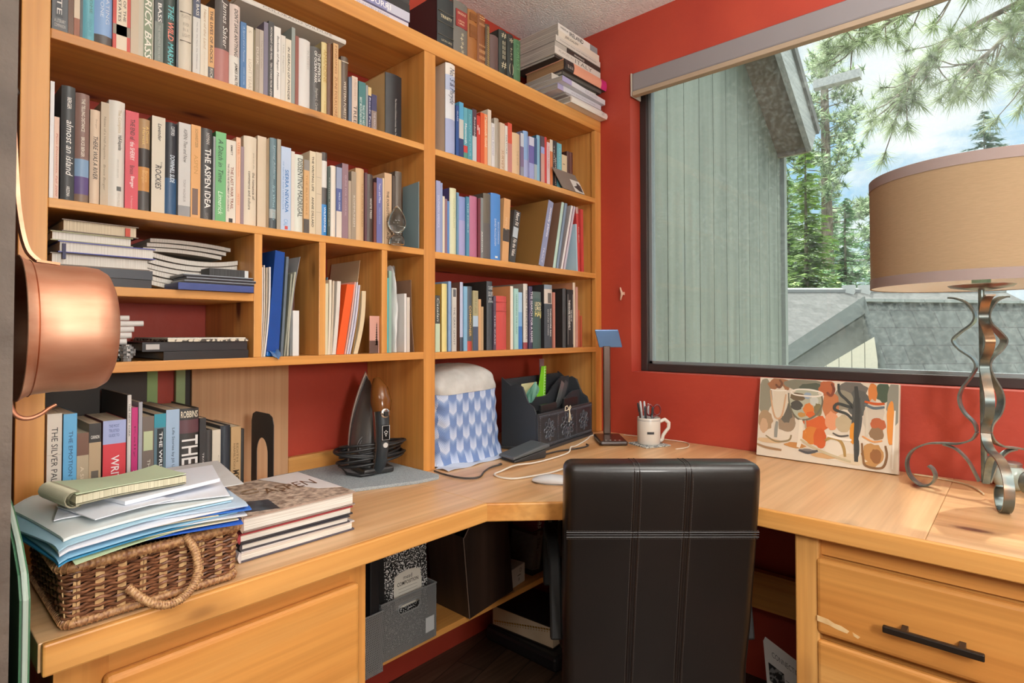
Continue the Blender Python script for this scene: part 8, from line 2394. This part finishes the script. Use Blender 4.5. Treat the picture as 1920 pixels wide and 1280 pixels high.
m = MB()
nb_ = 11
for k in range(nb_):
    s0, s1 = .16 + (sD - .26) * k / nb_ + .006, .16 + (sD - .26) * (k + 1) / nb_ - .006
    if max(gtop(s0), gtop(s1)) < .24:
        continue
    ss = [s0] + ([sA] if s0 < sA < s1 else []) + [s1]
    bot = [V((L_.x + eh.x * q, L_.y + eh.y * q, .20)) for q in (s0, s1)]
    topv = [V((L_.x + eh.x * q, L_.y + eh.y * q, max(.21, gtop(q)))) for q in ss[::-1]]
    m.plate([p + nrm * .01 for p in bot + topv], nrm * .02)
part('sunlit_boards', m, M('bdb7a8', 0.8), t_)  # cream triangle paints the sunlit part of the same gable
part('band_board', MB().obox((L_ + D_) / 2 + V((0, 0, -.02)) + nrm * .06, (D_ - L_) / 2, (0, 0, .07), nrm * .06), M('6f7678', 0.8), t_)

# trees
BARK = noise_mat('pine_bark', '5c5046', '85776a', (6, 6, 2), 5, 0.95)
LEAVES = {}


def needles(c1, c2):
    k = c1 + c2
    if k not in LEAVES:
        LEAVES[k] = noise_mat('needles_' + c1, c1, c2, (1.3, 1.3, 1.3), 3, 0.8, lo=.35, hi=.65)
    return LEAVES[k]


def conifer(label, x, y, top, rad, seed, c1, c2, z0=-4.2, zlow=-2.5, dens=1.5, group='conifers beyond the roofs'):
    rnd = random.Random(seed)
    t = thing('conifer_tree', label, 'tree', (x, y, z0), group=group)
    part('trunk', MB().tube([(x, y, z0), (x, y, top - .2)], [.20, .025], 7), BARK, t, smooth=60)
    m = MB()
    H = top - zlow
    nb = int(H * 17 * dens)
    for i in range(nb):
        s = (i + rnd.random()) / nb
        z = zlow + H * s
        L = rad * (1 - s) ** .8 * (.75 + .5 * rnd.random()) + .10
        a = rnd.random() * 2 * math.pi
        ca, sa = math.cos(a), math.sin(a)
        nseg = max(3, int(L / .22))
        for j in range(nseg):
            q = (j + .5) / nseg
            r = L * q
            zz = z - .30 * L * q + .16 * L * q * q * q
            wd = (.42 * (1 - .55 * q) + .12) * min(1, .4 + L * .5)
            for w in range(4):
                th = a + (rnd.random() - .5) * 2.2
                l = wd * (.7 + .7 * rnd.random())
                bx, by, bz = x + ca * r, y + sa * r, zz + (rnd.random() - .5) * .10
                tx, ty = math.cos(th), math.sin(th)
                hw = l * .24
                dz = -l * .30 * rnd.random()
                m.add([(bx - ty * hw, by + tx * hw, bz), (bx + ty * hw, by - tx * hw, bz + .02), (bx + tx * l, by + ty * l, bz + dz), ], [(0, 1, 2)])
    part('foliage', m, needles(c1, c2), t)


def pine(label, x, y, top, seed, c1, c2, z0=-4.2):
    rnd = random.Random(seed)
    t = thing('pine_tree', label, 'tree', (x, y, z0))
    part('trunk', MB().tube([(x, y, z0), (x + .1, y, 3), (x - .05, y + .1, top - .6), (x, y, top)], [.65, .5, .24, .05], 10), BARK, t, smooth=60)
    br, fo = MB(), MB()
    for i in range(74):
        s = i / 73
        z = 1.6 + (top - 1.7) * s
        L = (5.0 * (1 - s) ** .7 + .7) * (.5 + .6 * rnd.random())
        a = rnd.random() * 2 * math.pi
        p0 = V((x, y, z))
        d = V((math.cos(a), math.sin(a), .10 + .25 * s))
        p1 = p0 + d * L * .6 + V((0, 0, -.10 * L))
        p2 = p0 + d * L + V((0, 0, .12 * L))
        br.tube([p0, p1, p2], [.045, .03, .012], 5)
        for j in range(int(5 + L * 4.0)):
            q = .35 + .65 * rnd.random()
            c = p0.lerp(p1, q / .6) if q < .6 else p1.lerp(p2, (q - .6) / .4)
            c = c + V((rnd.gauss(0, .34), rnd.gauss(0, .34), rnd.gauss(.1, .2)))
            for w in range(15):
                dv = V((rnd.gauss(0, 1), rnd.gauss(0, 1), rnd.gauss(.35, .8))).normalized() * (.46 + .22 * rnd.random())
                sd = dv.orthogonal().normalized() * .075
                fo.add([c - sd, c + sd, c + dv], [(0, 1, 2)])
    part('branches', br, BARK, t, smooth=60)
    part('foliage', fo, needles(c1, c2), t)


pine('tall open-crowned pine with bare lower trunk beyond the roofs', 47.37, 9.99, 23.32, 4, '6d8562', 'a6b890')
conifer('tall dense yellow-green conifer standing before the tall pine', 27.69, 6.42, 10.38, 2.3, 7, '6f8f50', 'a8bf78')
conifer('bright green conifer nearest the house corner', 21.12, 6.26, 6.40, 2.0, 8, '6f8f58', 'a6bc82')
conifer('mid-green conifer beneath the tall pine', 34.09, 6.08, 8.62, 2.7, 9, '66906a', '98b890')
conifer('short dark conifer between the pine and the lamp shade', 25.0, 2.78, 5.05, 1.8, 10, '5c826c', '88ac94')
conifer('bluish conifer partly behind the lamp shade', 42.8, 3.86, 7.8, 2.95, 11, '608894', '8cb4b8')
conifer('pale conifer peeping past the house corner', 38.8, 10.4, 11.6, 3.2, 12, '7c9c6c', 'b0c698')
conifer('hazy green conifer far behind the tall pine trunk', 72.0, 15.2, 18.0, 6.0, 14, '7a9a80', 'a8c4a8', dens=1.0)  # distance haze is mixed into these paler needle colours
conifer('hazy conifer far behind, beside the lamp shade edge', 58.6, 8.9, 12.8, 4.4, 15, '7c9c8c', 'a8c6b4', dens=1.0)  # haze put into the needle colour here too
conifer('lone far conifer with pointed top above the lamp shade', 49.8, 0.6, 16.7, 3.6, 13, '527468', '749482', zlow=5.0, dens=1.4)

# near pine: trunk outside the view, boughs hanging across the top of the window
t_ = thing('pine_tree', 'near pine with long-needled boughs drooping across the upper window', 'tree', (6.4, -3.0, -4.2))
part('trunk', MB().tube([(6.4, -3.0, -4.2), (6.3, -2.9, 2), (6.2, -2.85, 7.5)], [.30, .24, .14], 12), BARK, t_, smooth=60)
rnd = random.Random(21)
br, fo = MB(), MB()
tufts = []


def bough(pts, r0):
    P = spline([V(p) for p in pts], 8)
    br.tube(P, [r0 * (1 - .8 * i / (len(P) - 1)) for i in range(len(P))], 6)
    for i in range(6, len(P), 1):
        for s in range(2):
            if rnd.random() < .12:
                continue
            d = (P[i] - P[i - 1]).normalized()
            sd = V((rnd.gauss(0, .6), rnd.gauss(0, .6), rnd.gauss(-.35, .5)))
            q = P[i] + d * (.10 + .16 * rnd.random()) + sd * (.16 + .16 * rnd.random())
            mid = P[i].lerp(q, .5) + V((0, 0, -.03))
            br.tube([P[i], mid, q], [.008, .006, .004], 4)
            tufts.append((q, (q - mid).normalized()))
    tufts.append((P[-1], (P[-1] - P[-2]).normalized()))


S0 = (6.2, -2.85, 5.6)
for pts, r0 in (([S0, (5.3, -1.95, 4.75), (4.55, -1.10, 4.25), (4.05, -.52, 3.95), (3.70, -.17, 3.66)], .045),
                ([S0, (5.35, -1.95, 4.55), (4.72, -1.25, 4.05), (4.30, -.80, 3.72), (4.10, -.60, 3.42), (4.03, -.53, 3.28)], .040),
                ([S0, (5.2, -1.75, 4.95), (4.4, -.95, 4.55), (3.95, -.45, 4.20), (3.72, -.20, 3.92)], .040),
                ([(6.25, -2.9, 5.0), (5.4, -2.0, 4.30), (4.8, -1.36, 3.92), (4.55, -1.08, 3.62), (4.42, -.96, 3.50)], .035),
                ([(6.25, -2.9, 4.6), (5.5, -2.15, 4.05), (5.05, -1.66, 3.72), (4.82, -1.42, 3.52)], .032),
                ([S0, (5.5, -2.0, 5.1), (4.8, -1.2, 4.75), (4.25, -.62, 4.5)], .035)):
    bough(pts, r0)
for c, d in tufts:
    for w in range(84):
        dv = (d * .9 + V((rnd.gauss(0, .75), rnd.gauss(0, .75), rnd.gauss(-.05, .7)))).normalized() * (.13 + .07 * rnd.random())
        sd = dv.orthogonal().normalized() * .0036
        b0 = c - d * .10 * rnd.random()
        fo.add([b0 - sd, b0 + sd, b0 + dv], [(0, 1, 2)])
part('boughs', br, BARK, t_, smooth=60)
part('foliage', fo, needles('7a8c62', 'acba90'), t_)

bpy.data.objects.remove(_fo)
